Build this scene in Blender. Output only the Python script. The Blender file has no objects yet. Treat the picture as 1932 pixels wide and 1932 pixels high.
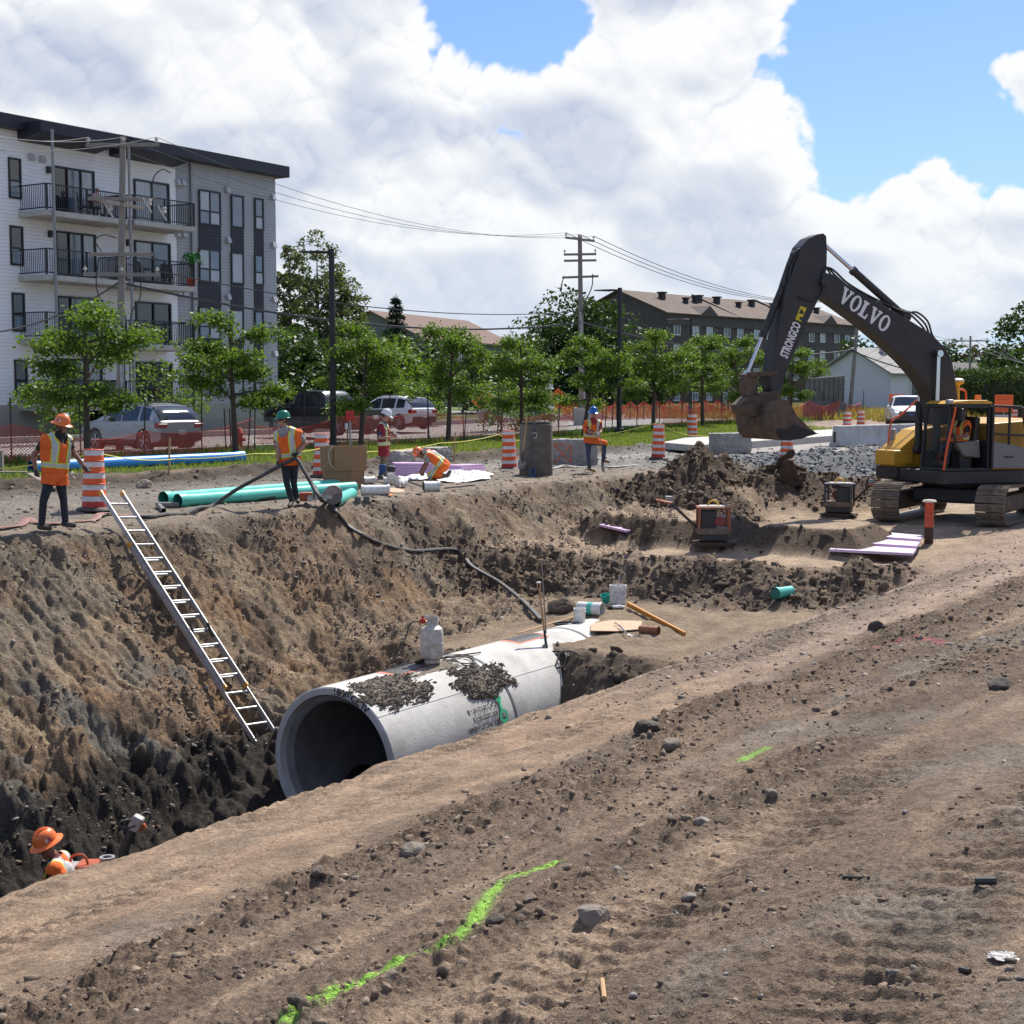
import bpy, bmesh, math, random
import numpy as np
from mathutils import Vector, Matrix
random.seed(7)
sc = bpy.context.scene
COL = sc.collection
R = math.radians
# ------------------------------------------------------------------ camera
F, HC = 2777.0, 2.3                      # focal length in units of a 1932-wide picture, eye height
PITCH = math.atan(228 / F)
cd = bpy.data.cameras.new('camera'); cam = bpy.data.objects.new('camera', cd); COL.objects.link(cam)
cd.sensor_width = 36; cd.lens = 36 * F / 1932; cd.clip_start = 0.1; cd.clip_end = 9000
cam.location = (0, 0, HC); cam.rotation_euler = (math.pi / 2 - PITCH, 0, 0)
sc.camera = cam
# ------------------------------------------------------------------ sky, sun, exposure
SUN_AZ, SUN_EL = R(27), R(52)            # azimuth to the right of the view direction
SUNV = Vector((math.sin(SUN_AZ) * math.cos(SUN_EL), math.cos(SUN_AZ) * math.cos(SUN_EL), math.sin(SUN_EL)))
wd = bpy.data.worlds.new('World'); sc.world = wd; wd.use_nodes = True
nt = wd.node_tree; nt.nodes.clear(); WN, WL = nt.nodes, nt.links
def wnode(t, **k):
 n = WN.new(t)
 for a, b in k.items(): setattr(n, a, b)
 return n
def wset(sock, v):
 if isinstance(v, (int, float, tuple, list)): sock.default_value = v
 else: WL.new(v, sock)
def wvec(op, a, b=(0, 0, 0)):
 n = wnode('ShaderNodeVectorMath', operation=op)
 wset(n.inputs[0], a); wset(n.inputs[1], b)
 return n.outputs['Value'] if op == 'DOT_PRODUCT' else n.outputs[0]
sky = wnode('ShaderNodeTexSky', sky_type='NISHITA', sun_disc=False)
sky.sun_elevation = SUN_EL; sky.sun_rotation = SUN_AZ
sky.air_density = 1.0; sky.dust_density = 0.6; sky.ozone_density = 1.6
allc = wvec('MULTIPLY', sky.outputs[0], (.60, .76, 1.08))
bg = wnode('ShaderNodeBackground'); WL.new(allc, bg.inputs[0]); bg.inputs[1].default_value = .1
wo = wnode('ShaderNodeOutputWorld'); WL.new(bg.outputs[0], wo.inputs[0])
try:
 wd.cycles.sampling_method = 'MANUAL'; wd.cycles.sample_map_resolution = 512
except Exception: pass
sl = bpy.data.lights.new('sun', 'SUN'); sl.energy = 5.0; sl.angle = R(.53); sl.color = (1, .94, .84)
so = bpy.data.objects.new('sun', sl); COL.objects.link(so)
so.rotation_euler = (-SUNV).to_track_quat('-Z', 'Y').to_euler(); so.location = (20, 40, 60)
sc.view_settings.view_transform = 'Standard'; sc.view_settings.look = 'None'
sc.view_settings.gamma = 1; sc.view_settings.use_curve_mapping = False
sc.view_settings.exposure = 0.46
sc.cycles.max_bounces = 6; sc.cycles.diffuse_bounces = 3; sc.cycles.glossy_bounces = 3
sc.cycles.transmission_bounces = 4; sc.cycles.transparent_max_bounces = 12
sc.cycles.caustics_reflective = False; sc.cycles.caustics_refractive = False
sc.cycles.use_denoising = True
# ------------------------------------------------------------------ picture directions and street grid
CP, SP = math.cos(PITCH), math.sin(PITCH)
def ray(px, py):
 u = (966 - py) / F
 return Vector(((px - 966) / F, CP + SP * u, -SP + CP * u))
def on(px, py, z):                        # where the sight line meets level z
 d = ray(px, py); k = (z - HC) / d.z
 return Vector((d.x * k, d.y * k, z))
def atY(px, py, Y):
 d = ray(px, py); k = Y / d.y
 return Vector((d.x * k, Y, HC + d.z * k))
TH = R(33)
TX, TY = math.sin(TH), math.cos(TH)       # along the street and trench
NX, NY = -math.cos(TH), math.sin(TH)      # across, away from the camera
def sD(X, Y): return X * TX + Y * TY, X * NX + Y * NY
def XY(s, D): return s * TX + D * NX, s * TY + D * NY
# ------------------------------------------------------------------ noise (numpy)
_pr = np.random.default_rng(3)
_PERM = np.concatenate([_pr.permutation(256)] * 2).astype(np.int32)
_GA = _pr.uniform(0, 2 * np.pi, 256); _GX, _GY = np.cos(_GA), np.sin(_GA)
_JX, _JY, _JR = _pr.uniform(.15, .85, 256), _pr.uniform(.15, .85, 256), _pr.uniform(0, 1, 256)
def _h(ix, iy): return _PERM[(_PERM[ix & 255] + iy) & 255]
def perlin(x, y, seed=0):
 x = np.asarray(x, float) + seed * 17.31; y = np.asarray(y, float) + seed * 9.73
 xf, yf = np.floor(x), np.floor(y); ix, iy = xf.astype(np.int32), yf.astype(np.int32)
 fx, fy = x - xf, y - yf
 u = fx * fx * fx * (fx * (fx * 6 - 15) + 10); v = fy * fy * fy * (fy * (fy * 6 - 15) + 10)
 def g(a, b):
  h = _h(ix + a, iy + b); return _GX[h] * (fx - a) + _GY[h] * (fy - b)
 a = g(0, 0); b = g(1, 0); c = g(0, 1); d = g(1, 1)
 return (a + u * (b - a) + v * ((c + u * (d - c)) - (a + u * (b - a)))) * 1.5
def fbm(x, y, o=4, seed=0, gain=.5):
 t = 0; a = 1.0
 for k in range(o):
  t = t + a * perlin(x * 2 ** k, y * 2 ** k, seed + k); a *= gain
 return t
def clods(x, y, seed=0, lo=.25, hi=.6):
 """Broken lumps one to a cell, of uneven size, angular, each tilted its own way; 0..1."""
 x = np.asarray(x, float) + seed * 5.77; y = np.asarray(y, float) + seed * 3.19
 xf, yf = np.floor(x), np.floor(y); ix, iy = xf.astype(np.int32), yf.astype(np.int32)
 fx, fy = x - xf, y - yf
 best = np.zeros_like(fx)
 for a in (-1, 0, 1):
  for b in (-1, 0, 1):
   h = _h(ix + a, iy + b); r = lo + (hi - lo) * _JR[h] ** 2
   u0 = fx - a - _JX[h]; v0 = fy - b - _JY[h]; c, s = _GX[h], _GY[h]
   u = u0 * c + v0 * s; v = v0 * c - u0 * s
   e = np.maximum(np.maximum(np.abs(u), np.abs(v) * 1.3), (np.abs(u) + np.abs(v)) * .78 + .1 * u) / r
   q = np.minimum((1 - e) * 1.7, .78 + .45 * u0 / r * s)
   best = np.maximum(best, q * r / hi)
 return best
def domes(x, y, seed=0, lo=.45, hi=.95):
 x = np.asarray(x, float) + seed * 5.77; y = np.asarray(y, float) + seed * 3.19
 xf, yf = np.floor(x), np.floor(y); ix, iy = xf.astype(np.int32), yf.astype(np.int32)
 fx, fy = x - xf, y - yf; best = np.zeros_like(fx)
 for a in (-1, 0, 1):
  for b in (-1, 0, 1):
   h = _h(ix + a, iy + b); r = lo + (hi - lo) * _JR[h] ** 2
   q = 1 - ((fx - a - _JX[h]) ** 2 + (fy - b - _JY[h]) ** 2) / (r * r)
   best = np.maximum(best, np.sqrt(np.maximum(q, 0)) * r / hi)
 return best
def sstep(a, b, x):
 t = np.clip((x - a) / (b - a), 0, 1); return t * t * (3 - 2 * t)
def smax(a, b, k):
 h = np.clip(.5 + .5 * (a - b) / k, 0, 1); return b + (a - b) * h + k * h * (1 - h)
def smin(a, b, k): return -smax(-a, -b, k)
# ------------------------------------------------------------------ shape of the land
DN, DF, WS = 8.5, 19.3, .88               # near lip, far lip of the excavation, slope of the far wall
CONES = []
for px, py, Y, top, sl_ in ((1312, 857, 39.5, .62, .72), (1262, 905, 38.6, .05, .62), (1360, 868, 40.2, .45, .62), (1430, 890, 40.0, .22, .6),
      (1500, 905, 40.2, .05, .55), (1570, 915, 40.8, -.05, .55), (1636, 925, 41.2, -.2, .5), (1320, 920, 37.0, -.25, .6)):
 q = atY(px, py, Y); CONES.append((q.x, q.y, top, sl_))
SMALL = []
for px, py, Y, top, sl_ in ((1635, 893, 46, -.42, .5), (1700, 895, 47, -.45, .4), (1560, 880, 50, -.1, .3)):
 q = atY(px, py, Y); SMALL.append((q.x, q.y, top, sl_))
def far_top(s, D):
 led = 27.6 + .5 * perlin(s * .35, s * 0 + 2.3, 5) - 3.2 * sstep(44, 54, s)
 z = .20 * sstep(led, led + .8, D) + .10 * sstep(led + 1, 32, D)
 z = z + .12 * np.exp(-((D - led - .5) / .45) ** 2) * (perlin(s * 1.3, D * 0, 9) + .4)
 z = z - .10 * sstep(32.6, 33.0, D)
 return z + .22 * sstep(46, 52, D) + .25 * sstep(50, 75, s) * sstep(26, 32, D)
def floor_z(s, D):
 sf = 18.3 + 1.2 * (1 - sstep(12.8, 14.8, D))
 z = -4.15 + .75 * sstep(14.2, 14.9, D) * sstep(14.8, 16.2, s)
 z = z - .4 * np.exp(-((D - 13.62) / 1.05) ** 4) * sstep(15.6, 16.2, s)
 up1 = sstep(sf, sf + 2.1, s)
 z = z + (-2.12 - z) * up1 + .25 * sstep(22, 25, s)
 lip = 27.4 + .5 * np.maximum(0, 11.6 - D) - .35 * np.maximum(0, D - 15)
 z = z + (-1.22 - z) * sstep(lip - 1.7, lip, s)
 z = z + .30 * sstep(29, 37, s)
 return z + .8 * sstep(62, 76, s)
def base_h(X, Y):
 s, D = sD(X, Y)
 zn = .6 - .2125 * np.maximum(D, -1.0)
 zw = .6 - .2125 * DN - 1.15 * (D - DN - .12 * perlin(s * .9, s * 0 + .5, 2))
 A = smin(zn, zw, .25)
 De = DF + .22 * perlin(s * .45, s * 0 + 1.5, 4)
 zl = -(De - D) * WS + .10 * perlin(s * .6, D * .5, 6)
 zl = np.where(zl < -3.0, -3.0 + (zl + 3.0) * 1.25, zl)
 B = smin(far_top(s, D), zl, .18)
 z = smax(smax(A, B, .08), floor_z(s, D), .22)
 # loose stony fan at the foot of the far wall beside the pipe
 fan = -2.05 - .55 * np.hypot((s - 18.4) * .7, D - 17.2); z = smax(z, fan, .3)
 pile = np.full_like(z, -9.0)
 for cx, cy, top, sl_ in CONES:
  r = np.hypot(X - cx, Y - cy); pile = smax(pile, top - sl_ * (np.sqrt(r * r + .05) - .2), .12)
 for cx, cy, top, sl_ in SMALL:
  r = np.hypot(X - cx, Y - cy); pile = smax(pile, top - sl_ * (np.sqrt(r * r + .05) - .2), .1)
 z = smax(z, pile, .06)
 for (s0, s1, D0, D1) in ((30.0, 32.0, 14.3, 17.2), (30.0, 31.8, 11.0, 12.9)):
  e = np.maximum(np.maximum(s0 - s, s - s1), np.maximum(D0 - D, D - D1))
  z = np.maximum(z, -.62 - .85 * np.maximum(e, 0))
 return z
def masks(X, Y):
 """Where the soil is cloddy, smooth, grassy ... (all in ground coordinates)."""
 s, D = sD(X, Y)
 w = fbm(s * .35, D * .8, 3, 11)
 m = {}
 m['ridge'] = np.exp(-((D - 5.35 - .35 * w) / .5) ** 2) * sstep(-4, 2, s)
 m['ridge2'] = np.exp(-((D - 3.75 - .3 * perlin(s * .4, D * 0, 31)) / .28) ** 2) * sstep(.05, .5, perlin(s * .33, D * .2, 33) + .25)
 m['ridge3'] = np.exp(-((D - 7.6 - .4 * w) / .5) ** 2) * sstep(12.5, 16, s) * (1 - sstep(26, 30, s))
 m['lane'] = sstep(5.7, 6.3, D + .3 * w) * (1 - sstep(9.4, 9.9, D))
 m['rough'] = (1 - sstep(5.0, 5.9, D)) * sstep(-.2, .5, perlin(s * .30, D * .55, 21) + .15 + .35 * (1 - sstep(8, 14, s)))
 m['lip'] = np.exp(-((D - 9.25) / .3) ** 2)
 m['wall'] = sstep(14.9, 15.6, D) * (1 - sstep(19.0, 19.5, D)) * (1 - sstep(44, 50, s))
 lip = 27.4 + .5 * np.maximum(0, 11.6 - D) - .35 * np.maximum(0, D - 15)
 m['bench_face'] = sstep(lip - 2.1, lip - 1.6, s) * (1 - sstep(lip - .2, lip + .5, s)) * sstep(8.6, 9.6, D) * (1 - sstep(18.3, 19.4, D + .3 * w))
 sf = 18.3 + 1.2 * (1 - sstep(12.8, 14.8, D))
 m['fill_face'] = sstep(sf - .3, sf + .1, s) * (1 - sstep(sf + 1.7, sf + 2.4, s)) * sstep(9.2, 10, D) * (1 - sstep(15.0, 16.0, D))
 m['fill_top'] = sstep(sf + 1.7, sf + 2.4, s) * (1 - sstep(lip - 2.1, lip - 1.6, s)) * sstep(9, 10, D) * (1 - sstep(16.4, 17.6, D))
 pit = (1 - sstep(sf - .3, sf + .2, s)) * sstep(9.3, 10, D) * (1 - sstep(15.2, 15.9, D)); m['pit'] = pit
 m['bank'] = sstep(19.1, 19.6, D) * (1 - sstep(27, 27.8, D))
 led = 27.6 - 3.2 * sstep(44, 54, s)
 m['ledge'] = np.exp(-((D - led - .35) / .62) ** 2) * (1 - .6 * sstep(46, 52, s))
 m['grass'] = sstep(led + .8, led + 1.3, D + .4 * w)
 pile = np.zeros_like(D)
 for cx, cy, top, sl_ in CONES: pile = np.maximum(pile, 1 - sstep(1.0, 2.1, np.hypot(X - cx, Y - cy)))
 m['pile'] = pile
 sp = np.zeros_like(D)
 for cx, cy, top, sl_ in SMALL[:2]: sp = np.maximum(sp, 1 - sstep(.7, 1.2, np.hypot(X - cx, Y - cy)))
 for (s0, s1, D0, D1) in ((30.0, 32.0, 14.3, 17.2), (30.0, 31.8, 11.0, 12.9)):
  e = np.maximum(np.maximum(s0 - s, s - s1), np.maximum(D0 - D, D - D1))
  sp = np.maximum(sp, sstep(-.02, .05, e) * (1 - sstep(.45, .7, e)))
 m['mound'] = sp
 m['stone_slope'] = sstep(41, 45, s) * (1 - sstep(70, 74, s)) * sstep(15.5, 17.5, D + .5 * w) * (1 - sstep(20.5, 22.5, D))
 return m
def detail_h(X, Y, m):
 s, D = sD(X, Y)
 near = 1 - sstep(24, 60, Y)
 z = .035 * fbm(s * .8, D * 1.2, 3, 41) * (1 - sstep(30, 40, D))
 # tracks and drag marks run along the works
 z = z + (.022 * perlin(s * .22, D * 5.5, 51) + .012 * perlin(s * .4, D * 13, 52)) * np.maximum(m['lane'], .7 * (1 - sstep(5, 6, D)))
 for dc, w_ in ((7.0, .26), (8.05, .26), (1.6, .3), (2.9, .3)):
  st = np.exp(-((D - dc - .1 * perlin(s * .2, s * 0, 88)) / w_) ** 4) * sstep(-.15, .3, perlin(s * .35, D * .3, 89))
  z = z - st * (.016 + .014 * np.tanh(4 * np.sin(s * 35)))
 big = .9 * m['ridge'] + .55 * m['ridge2'] + .8 * m['ridge3'] + .30 * m['rough'] + .5 * m['lip']
 far = 1.0 * m['bench_face'] + 1.0 * m['pile'] + .55 * m['fill_face'] + .55 * m['ledge'] + .42 * m['mound'] * .4
 wl = m['wall']
 patch = sstep(-.1, .45, fbm(s * .5, D * .8, 3, 61))
 z = z + .10 * m['ridge'] * (perlin(s * .9, D * .9, 62) + .35) + .05 * m['ridge2'] + .07 * m['ridge3']
 z = z + big * (.055 * clods(s * 4.6, D * 4.6, 1) + .045 * clods(s * 9.7, D * 9.7, 2)) + (big * .6 + .22 * (1 - m['lane']) * (1 - sstep(9, 10, D))) * .035 * clods(s * 17, D * 17, 3)
 z = z + (.5 * m['lane'] + .9 * (1 - sstep(4.5, 6, D))) * (.010 * perlin(s * 9, D * 11, 63) + .007 * perlin(s * 23, D * 26, 64))
 z = z + far * (.15 * clods(s * 1.5, D * 1.5, 4) + .11 * clods(s * 3.2, D * 3.2, 5) + .08 * clods(s * 6.6, D * 6.6, 6))
 z = z + m['pile'] * .22 * fbm(X * .8, Y * .8, 3, 66) + m['bench_face'] * .22 * fbm(s * .7, D * .7, 2, 65)
 # far wall: grooves from the bucket down the slope, slabs, crumbs
 g = perlin((s + .25 * D) * 2.1, D * .45, 71) + .6 * perlin((s + .2 * D) * 5.2, D * .5, 72)
 z = z + wl * (.07 * g * (1 - .4 * patch) * sstep(15.9, 16.8, D) + .15 * fbm(s * .9, D * 1.3, 5, 73) - .10 * np.maximum(0, .18 - np.abs(fbm((s - .4 * D) * .8, D * .5, 3, 74))) * 4
     + patch * (.10 * clods(s * 3.3, D * 3.3, 7) + .08 * clods(s * 7, D * 7, 8)) + .045 * fbm(s * 4.5, D * 4.5, 4, 76, .65) + .03 * (1 - patch) * perlin((s + .2 * D) * 13, D * 1.6, 77))
 tooth = sstep(.12, .34, perlin(s * .55 + 3, D * .42, 78)) * wl
 z = z + tooth * .05 * np.abs(np.sin((s + .3 * D) * 19 + 2.5 * perlin(s * .6, D * .6, 79)))
 z = z + wl * (1 - .75 * tooth) * (.055 * clods(s * 11, D * 11, 15) + .035 * clods(s * 19, D * 19, 16) - .10 * np.maximum(0, .16 - np.abs(perlin(s * 1.9, D * 1.5, 87))) * 3 + .05 * clods(s * 2.1, D * 1.5, 17))
 low = wl * (1 - sstep(15.9, 16.6, D)) * (1 - sstep(17, 18.5, s))
 z = z + low * (.30 * fbm(s * .9, D * 1.3, 4, 75, .5) + .24 * clods(s * 1.5, D * 1.5, 9) + .12 * clods(s * 3.4, D * 3.4, 14))
 # wet wheel track and ruts on the far bank
 z = z + m['bank'] * (.035 * perlin(s * .5, D * 1.6, 81) - .05 * np.exp(-((D - 24.6) / .8) ** 2) + .028 * clods(s * 4, D * 4, 10, .15, .5) * sstep(-.2, .4, perlin(s * .6, D * .6, 82)))
 z = z + m['stone_slope'] * (.10 * clods(s * 2.8, D * 2.8, 12) + .08 * perlin(s, D, 83))
 z = z + m['fill_top'] * (.02 * perlin(s * .6, D * 6, 84) + .02 * fbm(s * 2, D * 2, 3, 85)) + m['pit'] * (1 - np.exp(-((D - 13.62) / 1.05) ** 4) * sstep(15.6, 16.2, s)) * (.10 * fbm(s * 1.5, D * 1.5, 3, 86) + .22 * clods(s * 1.7, D * 1.7, 18) + .14 * clods(s * 3.7, D * 3.7, 19) + .07 * clods(s * 8, D * 8, 20))
 return z * (1 - sstep(70, 110, np.hypot(X, Y)))
def hgt(X, Y):
 X = np.asarray([X], float); Y = np.asarray([Y], float)
 return float((base_h(X, Y) + detail_h(X, Y, masks(X, Y)))[0])
def hit(px, py, lift=0.0):
 """Where the sight line through a picture point first meets the land."""
 d = ray(px, py); k = np.concatenate([np.arange(3, 60, .25), np.arange(60, 130, 1.0)])
 for q in range(2):
  g = base_h(d.x * k, d.y * k)
  if q: g = g + detail_h(d.x * k, d.y * k, masks(d.x * k, d.y * k))
  i = int(np.argmax(HC + d.z * k < g + lift))
  if q and i == 0: i = len(k) - 1
  if i == 0 and q == 0: return on(px, py, 0.0)
  if q == 0: k = np.linspace(max(3, k[i - 1] - .5), k[i] + .1, 44)
 x, y = float(d.x * k[i]), float(d.y * k[i]); return Vector((x, y, hgt(x, y)))
# ------------------------------------------------------------------ materials
MATS = {}
def mat(name, col, rough=.75, metal=0.0, col2=None, scale=6.0, amt=1.0, bump=0.0, bscale=40.0, spec=.5, coat=0.0, trans=0.0, emit=0.0, alpha=1.0, stretch=None):
 """A procedural surface: a base colour broken up by a second one, fine relief, gloss."""
 if name in MATS: return MATS[name]
 m = bpy.data.materials.new(name); m.use_nodes = True; N, L = m.node_tree.nodes, m.node_tree.links
 b = N['Principled BSDF']; MATS[name] = m
 b.inputs['Base Color'].default_value = (*col, 1); b.inputs['Roughness'].default_value = rough
 b.inputs['Metallic'].default_value = metal; b.inputs['Specular IOR Level'].default_value = spec
 b.inputs['Coat Weight'].default_value = coat; b.inputs['Coat Roughness'].default_value = .08
 if trans: b.inputs['Transmission Weight'].default_value = trans
 if alpha < 1: b.inputs['Alpha'].default_value = alpha
 if emit:
  b.inputs['Emission Color'].default_value = (*col, 1); b.inputs['Emission Strength'].default_value = emit
 if col2 or bump:
  t = N.new('ShaderNodeTexCoord'); v = t.outputs['Object']
  if stretch:
   mp = N.new('ShaderNodeMapping'); mp.inputs['Scale'].default_value = stretch; L.new(v, mp.inputs[0]); v = mp.outputs[0]
 if col2:
  n = N.new('ShaderNodeTexNoise'); n.inputs['Scale'].default_value = scale; n.inputs['Detail'].default_value = 6; n.inputs['Roughness'].default_value = .65
  L.new(v, n.inputs['Vector'])
  r = N.new('ShaderNodeMapRange'); r.inputs[1].default_value = .38; r.inputs[2].default_value = .66; r.inputs[4].default_value = amt; L.new(n.outputs['Fac'], r.inputs[0])
  x = N.new('ShaderNodeMix'); x.data_type = 'RGBA'; x.inputs[6].default_value = (*col, 1); x.inputs[7].default_value = (*col2, 1)
  L.new(r.outputs[0], x.inputs[0]); L.new(x.outputs[2], b.inputs['Base Color'])
  rr = N.new('ShaderNodeMapRange'); rr.inputs[3].default_value = max(0, rough - .12); rr.inputs[4].default_value = min(1, rough + .15); L.new(n.outputs['Fac'], rr.inputs[0]); L.new(rr.outputs[0], b.inputs['Roughness'])
 if bump:
  n2 = N.new('ShaderNodeTexNoise'); n2.inputs['Scale'].default_value = bscale; n2.inputs['Detail'].default_value = 5
  L.new(v, n2.inputs['Vector'])
  bp = N.new('ShaderNodeBump'); bp.inputs['Strength'].default_value = bump; bp.inputs['Distance'].default_value = .02
  L.new(n2.outputs['Fac'], bp.inputs['Height']); L.new(bp.outputs[0], b.inputs['Normal'])
 return m
def soil_mat(name, attr, bump=1.0, rough=.93, wet=False):
 m = bpy.data.materials.new(name); m.use_nodes = True; N, L = m.node_tree.nodes, m.node_tree.links; b = N['Principled BSDF']
 MATS[name] = m
 a = N.new('ShaderNodeAttribute'); a.attribute_name = attr
 g = N.new('ShaderNodeNewGeometry')
 def noise(s, d=4):
  n = N.new('ShaderNodeTexNoise'); n.inputs['Scale'].default_value = s; n.inputs['Detail'].default_value = d; n.inputs['Roughness'].default_value = .7; L.new(g.outputs['Position'], n.inputs['Vector']); return n.outputs['Fac']
 n1, n2, n3, n4 = noise(2.2), noise(38, 5), noise(130, 3), noise(13, 5)
 def mr(v, lo, hi):
  r = N.new('ShaderNodeMapRange'); r.inputs[1].default_value = .3; r.inputs[2].default_value = .7; r.inputs[3].default_value = lo; r.inputs[4].default_value = hi; L.new(v, r.inputs[0]); return r.outputs[0]
 def mul(x, y):
  q = N.new('ShaderNodeMath'); q.operation = 'MULTIPLY'; L.new(x, q.inputs[0]); L.new(y, q.inputs[1]); return q.outputs[0]
 f = mul(mul(mul(mr(n1, .82, 1.18), mr(n2, .62, 1.38)), mr(n3, .8, 1.2)), mr(n4, .78, 1.22))
 sc_ = N.new('ShaderNodeVectorMath'); sc_.operation = 'SCALE'; L.new(a.outputs['Color'], sc_.inputs[0]); L.new(f, sc_.inputs['Scale'])
 L.new(sc_.outputs[0], b.inputs['Base Color'])
 b.inputs['Roughness'].default_value = rough; b.inputs['Specular IOR Level'].default_value = .25
 if wet:
  w = N.new('ShaderNodeMapRange'); w.inputs[3].default_value = rough; w.inputs[4].default_value = .16
  q = N.new('ShaderNodeMath'); q.operation = 'MULTIPLY'; L.new(a.outputs['Alpha'], q.inputs[0]); L.new(mr(n1, .3, 1.0), q.inputs[1])
  L.new(q.outputs[0], w.inputs[0]); L.new(w.outputs[0], b.inputs['Roughness'])
 ad = N.new('ShaderNodeMath'); ad.operation = 'MULTIPLY_ADD'; L.new(n3, ad.inputs[0]); ad.inputs[1].default_value = .35; L.new(n2, ad.inputs[2])
 bp = N.new('ShaderNodeBump'); bp.inputs['Strength'].default_value = bump; bp.inputs['Distance'].default_value = .03
 L.new(ad.outputs[0], bp.inputs['Height'])
 b2 = N.new('ShaderNodeBump'); b2.inputs['Strength'].default_value = bump * .8; b2.inputs['Distance'].default_value = .09; L.new(n4, b2.inputs['Height']); L.new(bp.outputs[0], b2.inputs['Normal'])
 L.new(b2.outputs[0], b.inputs['Normal'])
 return m
# ------------------------------------------------------------------ the land, one sheet out to the horizon, finer where things are near
def flat_path(pts, n=8):
 P = [hit(x, y) for x, y in pts]; P = [P[0] * 2 - P[1]] + P + [P[-1] * 2 - P[-2]]; out = []
 for i in range(1, len(P) - 2):
  for k in range(n):
   t = k / n; a, b, c, d = P[i - 1], P[i], P[i + 1], P[i + 2]; out.append(.5 * ((2 * b) + (c - a) * t + (2 * a - 5 * b + 4 * c - d) * t * t + (3 * b - a - 3 * c + d) * t ** 3))
 return out + [P[-2]]
PAINT_PX = ([(545, 1922), (640, 1868), (740, 1822), (840, 1770), (900, 1722), (925, 1690), (970, 1655), (1050, 1628)], [(1405, 1430), (1445, 1412)], [(1918, 1110), (1932, 1098)], [(1640, 1232), (1690, 1212), (1740, 1205), (1780, 1213)])
PAINT = [(flat_path(p), w, col) for p, w, col in zip(PAINT_PX, (.036, .045, .06, .05), ((.36, .68, .10), (.33, .60, .12), (.36, .66, .1), (.45, .16, .17)))]
def soil_colour(X, Y, Z, m):
 s, D = sD(X, Y)
 n1 = fbm(s * .6, D * .9, 4, 101); n2 = fbm(s * 2.3, D * 2.3, 3, 105); n3 = fbm(s * .18, D * 1.6, 3, 109)
 def c(*v): return np.array(v, float)[None, :]
 def mix(a, col, f): f = np.clip(f, 0, 1)[:, None]; return a * (1 - f) + col * f
 k = np.ones((len(X), 3)) * c(.225, .168, .122)                                # brown sandy gravel near the camera
 k = mix(k, c(.37, .275, .195), sstep(.05, .55, n3) * .85)
 k = mix(k, c(.145, .106, .08), sstep(.05, .5, fbm(s * .25, D * 1.1, 3, 131)) * .75)
 k = mix(k, c(.215, .19, .165), sstep(.1, .7, -n1) * .7)                        # greyer, stonier
 k = mix(k, c(.42, .305, .21), m['lane'] * (.62 + .35 * n2))
 k = mix(k, c(.34, .235, .165), m['lane'] * sstep(.1, .5, n3) * .7)
 k = mix(k, c(.36, .275, .225), m['lane'] * sstep(13, 17, s) * .75)
 k = mix(k, c(.19, .14, .10), np.maximum(m['ridge'], .8 * m['ridge2']) * .85)
 k = mix(k, c(.20, .165, .13), m['ridge3'] * .8)
 k = mix(k, c(.22, .16, .115), m['lip'] * .6)
 # far wall
 up = sstep(-1.6, -.3, Z + .5 * n1)
 k = k * np.array([1.16, 1.10, 1.03])
 wall = np.ones_like(k) * c(.30, .215, .14)
 wall = mix(wall, c(.36, .225, .125), sstep(.0, .5, n1) * .8)
 wall = mix(wall, c(.40, .32, .22), sstep(.15, .5, fbm((s + .2 * D) * .8, D * .4, 3, 113)) * .8)
 wall = mix(wall, c(.15, .115, .085), sstep(.1, .5, fbm(s * .8, D, 3, 117)) * .75)
 gl = 1 - sstep(14.5, 17, s + n1)
 wall = mix(wall, c(.20, .18, .15), up * (.35 + .55 * gl))
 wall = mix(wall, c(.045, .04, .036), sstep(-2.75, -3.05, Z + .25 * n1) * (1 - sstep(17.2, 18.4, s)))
 wall = mix(wall, c(.20, .20, .185), sstep(.30, .42, fbm((s + .3 * D) * 1.0, D * .4, 3, 121)) * (1 - sstep(-2.2, -1.4, Z)) * (1 - sstep(16.5, 18, s)) * .85)
 tooth = sstep(.12, .34, perlin(s * .55 + 3, D * .42, 78)); wall = mix(wall, c(.30, .265, .205), tooth * .7 * sstep(-.4, .3, n1))
 wall = wall * np.array([.93, .87, .80])
 k = mix(k, wall, sstep(14.9, 15.5, D) * (1 - sstep(19.2, 19.6, D)))
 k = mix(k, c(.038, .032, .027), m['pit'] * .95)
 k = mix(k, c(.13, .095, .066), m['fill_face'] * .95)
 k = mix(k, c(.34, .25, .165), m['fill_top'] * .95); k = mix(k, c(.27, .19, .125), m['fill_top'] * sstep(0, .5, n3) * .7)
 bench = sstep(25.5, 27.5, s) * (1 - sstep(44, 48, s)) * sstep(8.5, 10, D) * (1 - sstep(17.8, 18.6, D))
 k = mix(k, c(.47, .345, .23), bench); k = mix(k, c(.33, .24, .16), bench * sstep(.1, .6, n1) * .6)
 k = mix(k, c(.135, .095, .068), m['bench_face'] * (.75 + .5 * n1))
 bank = m['bank']
 k = mix(k, c(.25, .215, .175), bank); k = mix(k, c(.33, .255, .18), bank * (1 - sstep(20.2, 21.6, D + .6 * n1)) * .7)
 k = mix(k, c(.15, .135, .115), bank * sstep(25.2, 26.4, D + .5 * n1) * .8); k = mix(k, c(.30, .245, .19), bank * np.exp(-((D - 24.4) / 1.0) ** 2) * .7)
 far = sstep(19.4, 20, D) * sstep(36, 42, s) * (1 - sstep(26, 28, D)); k = mix(k, c(.24, .235, .22), far * .8)
 k = mix(k, c(.085, .066, .05), m['ledge'] * .95)
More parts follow.
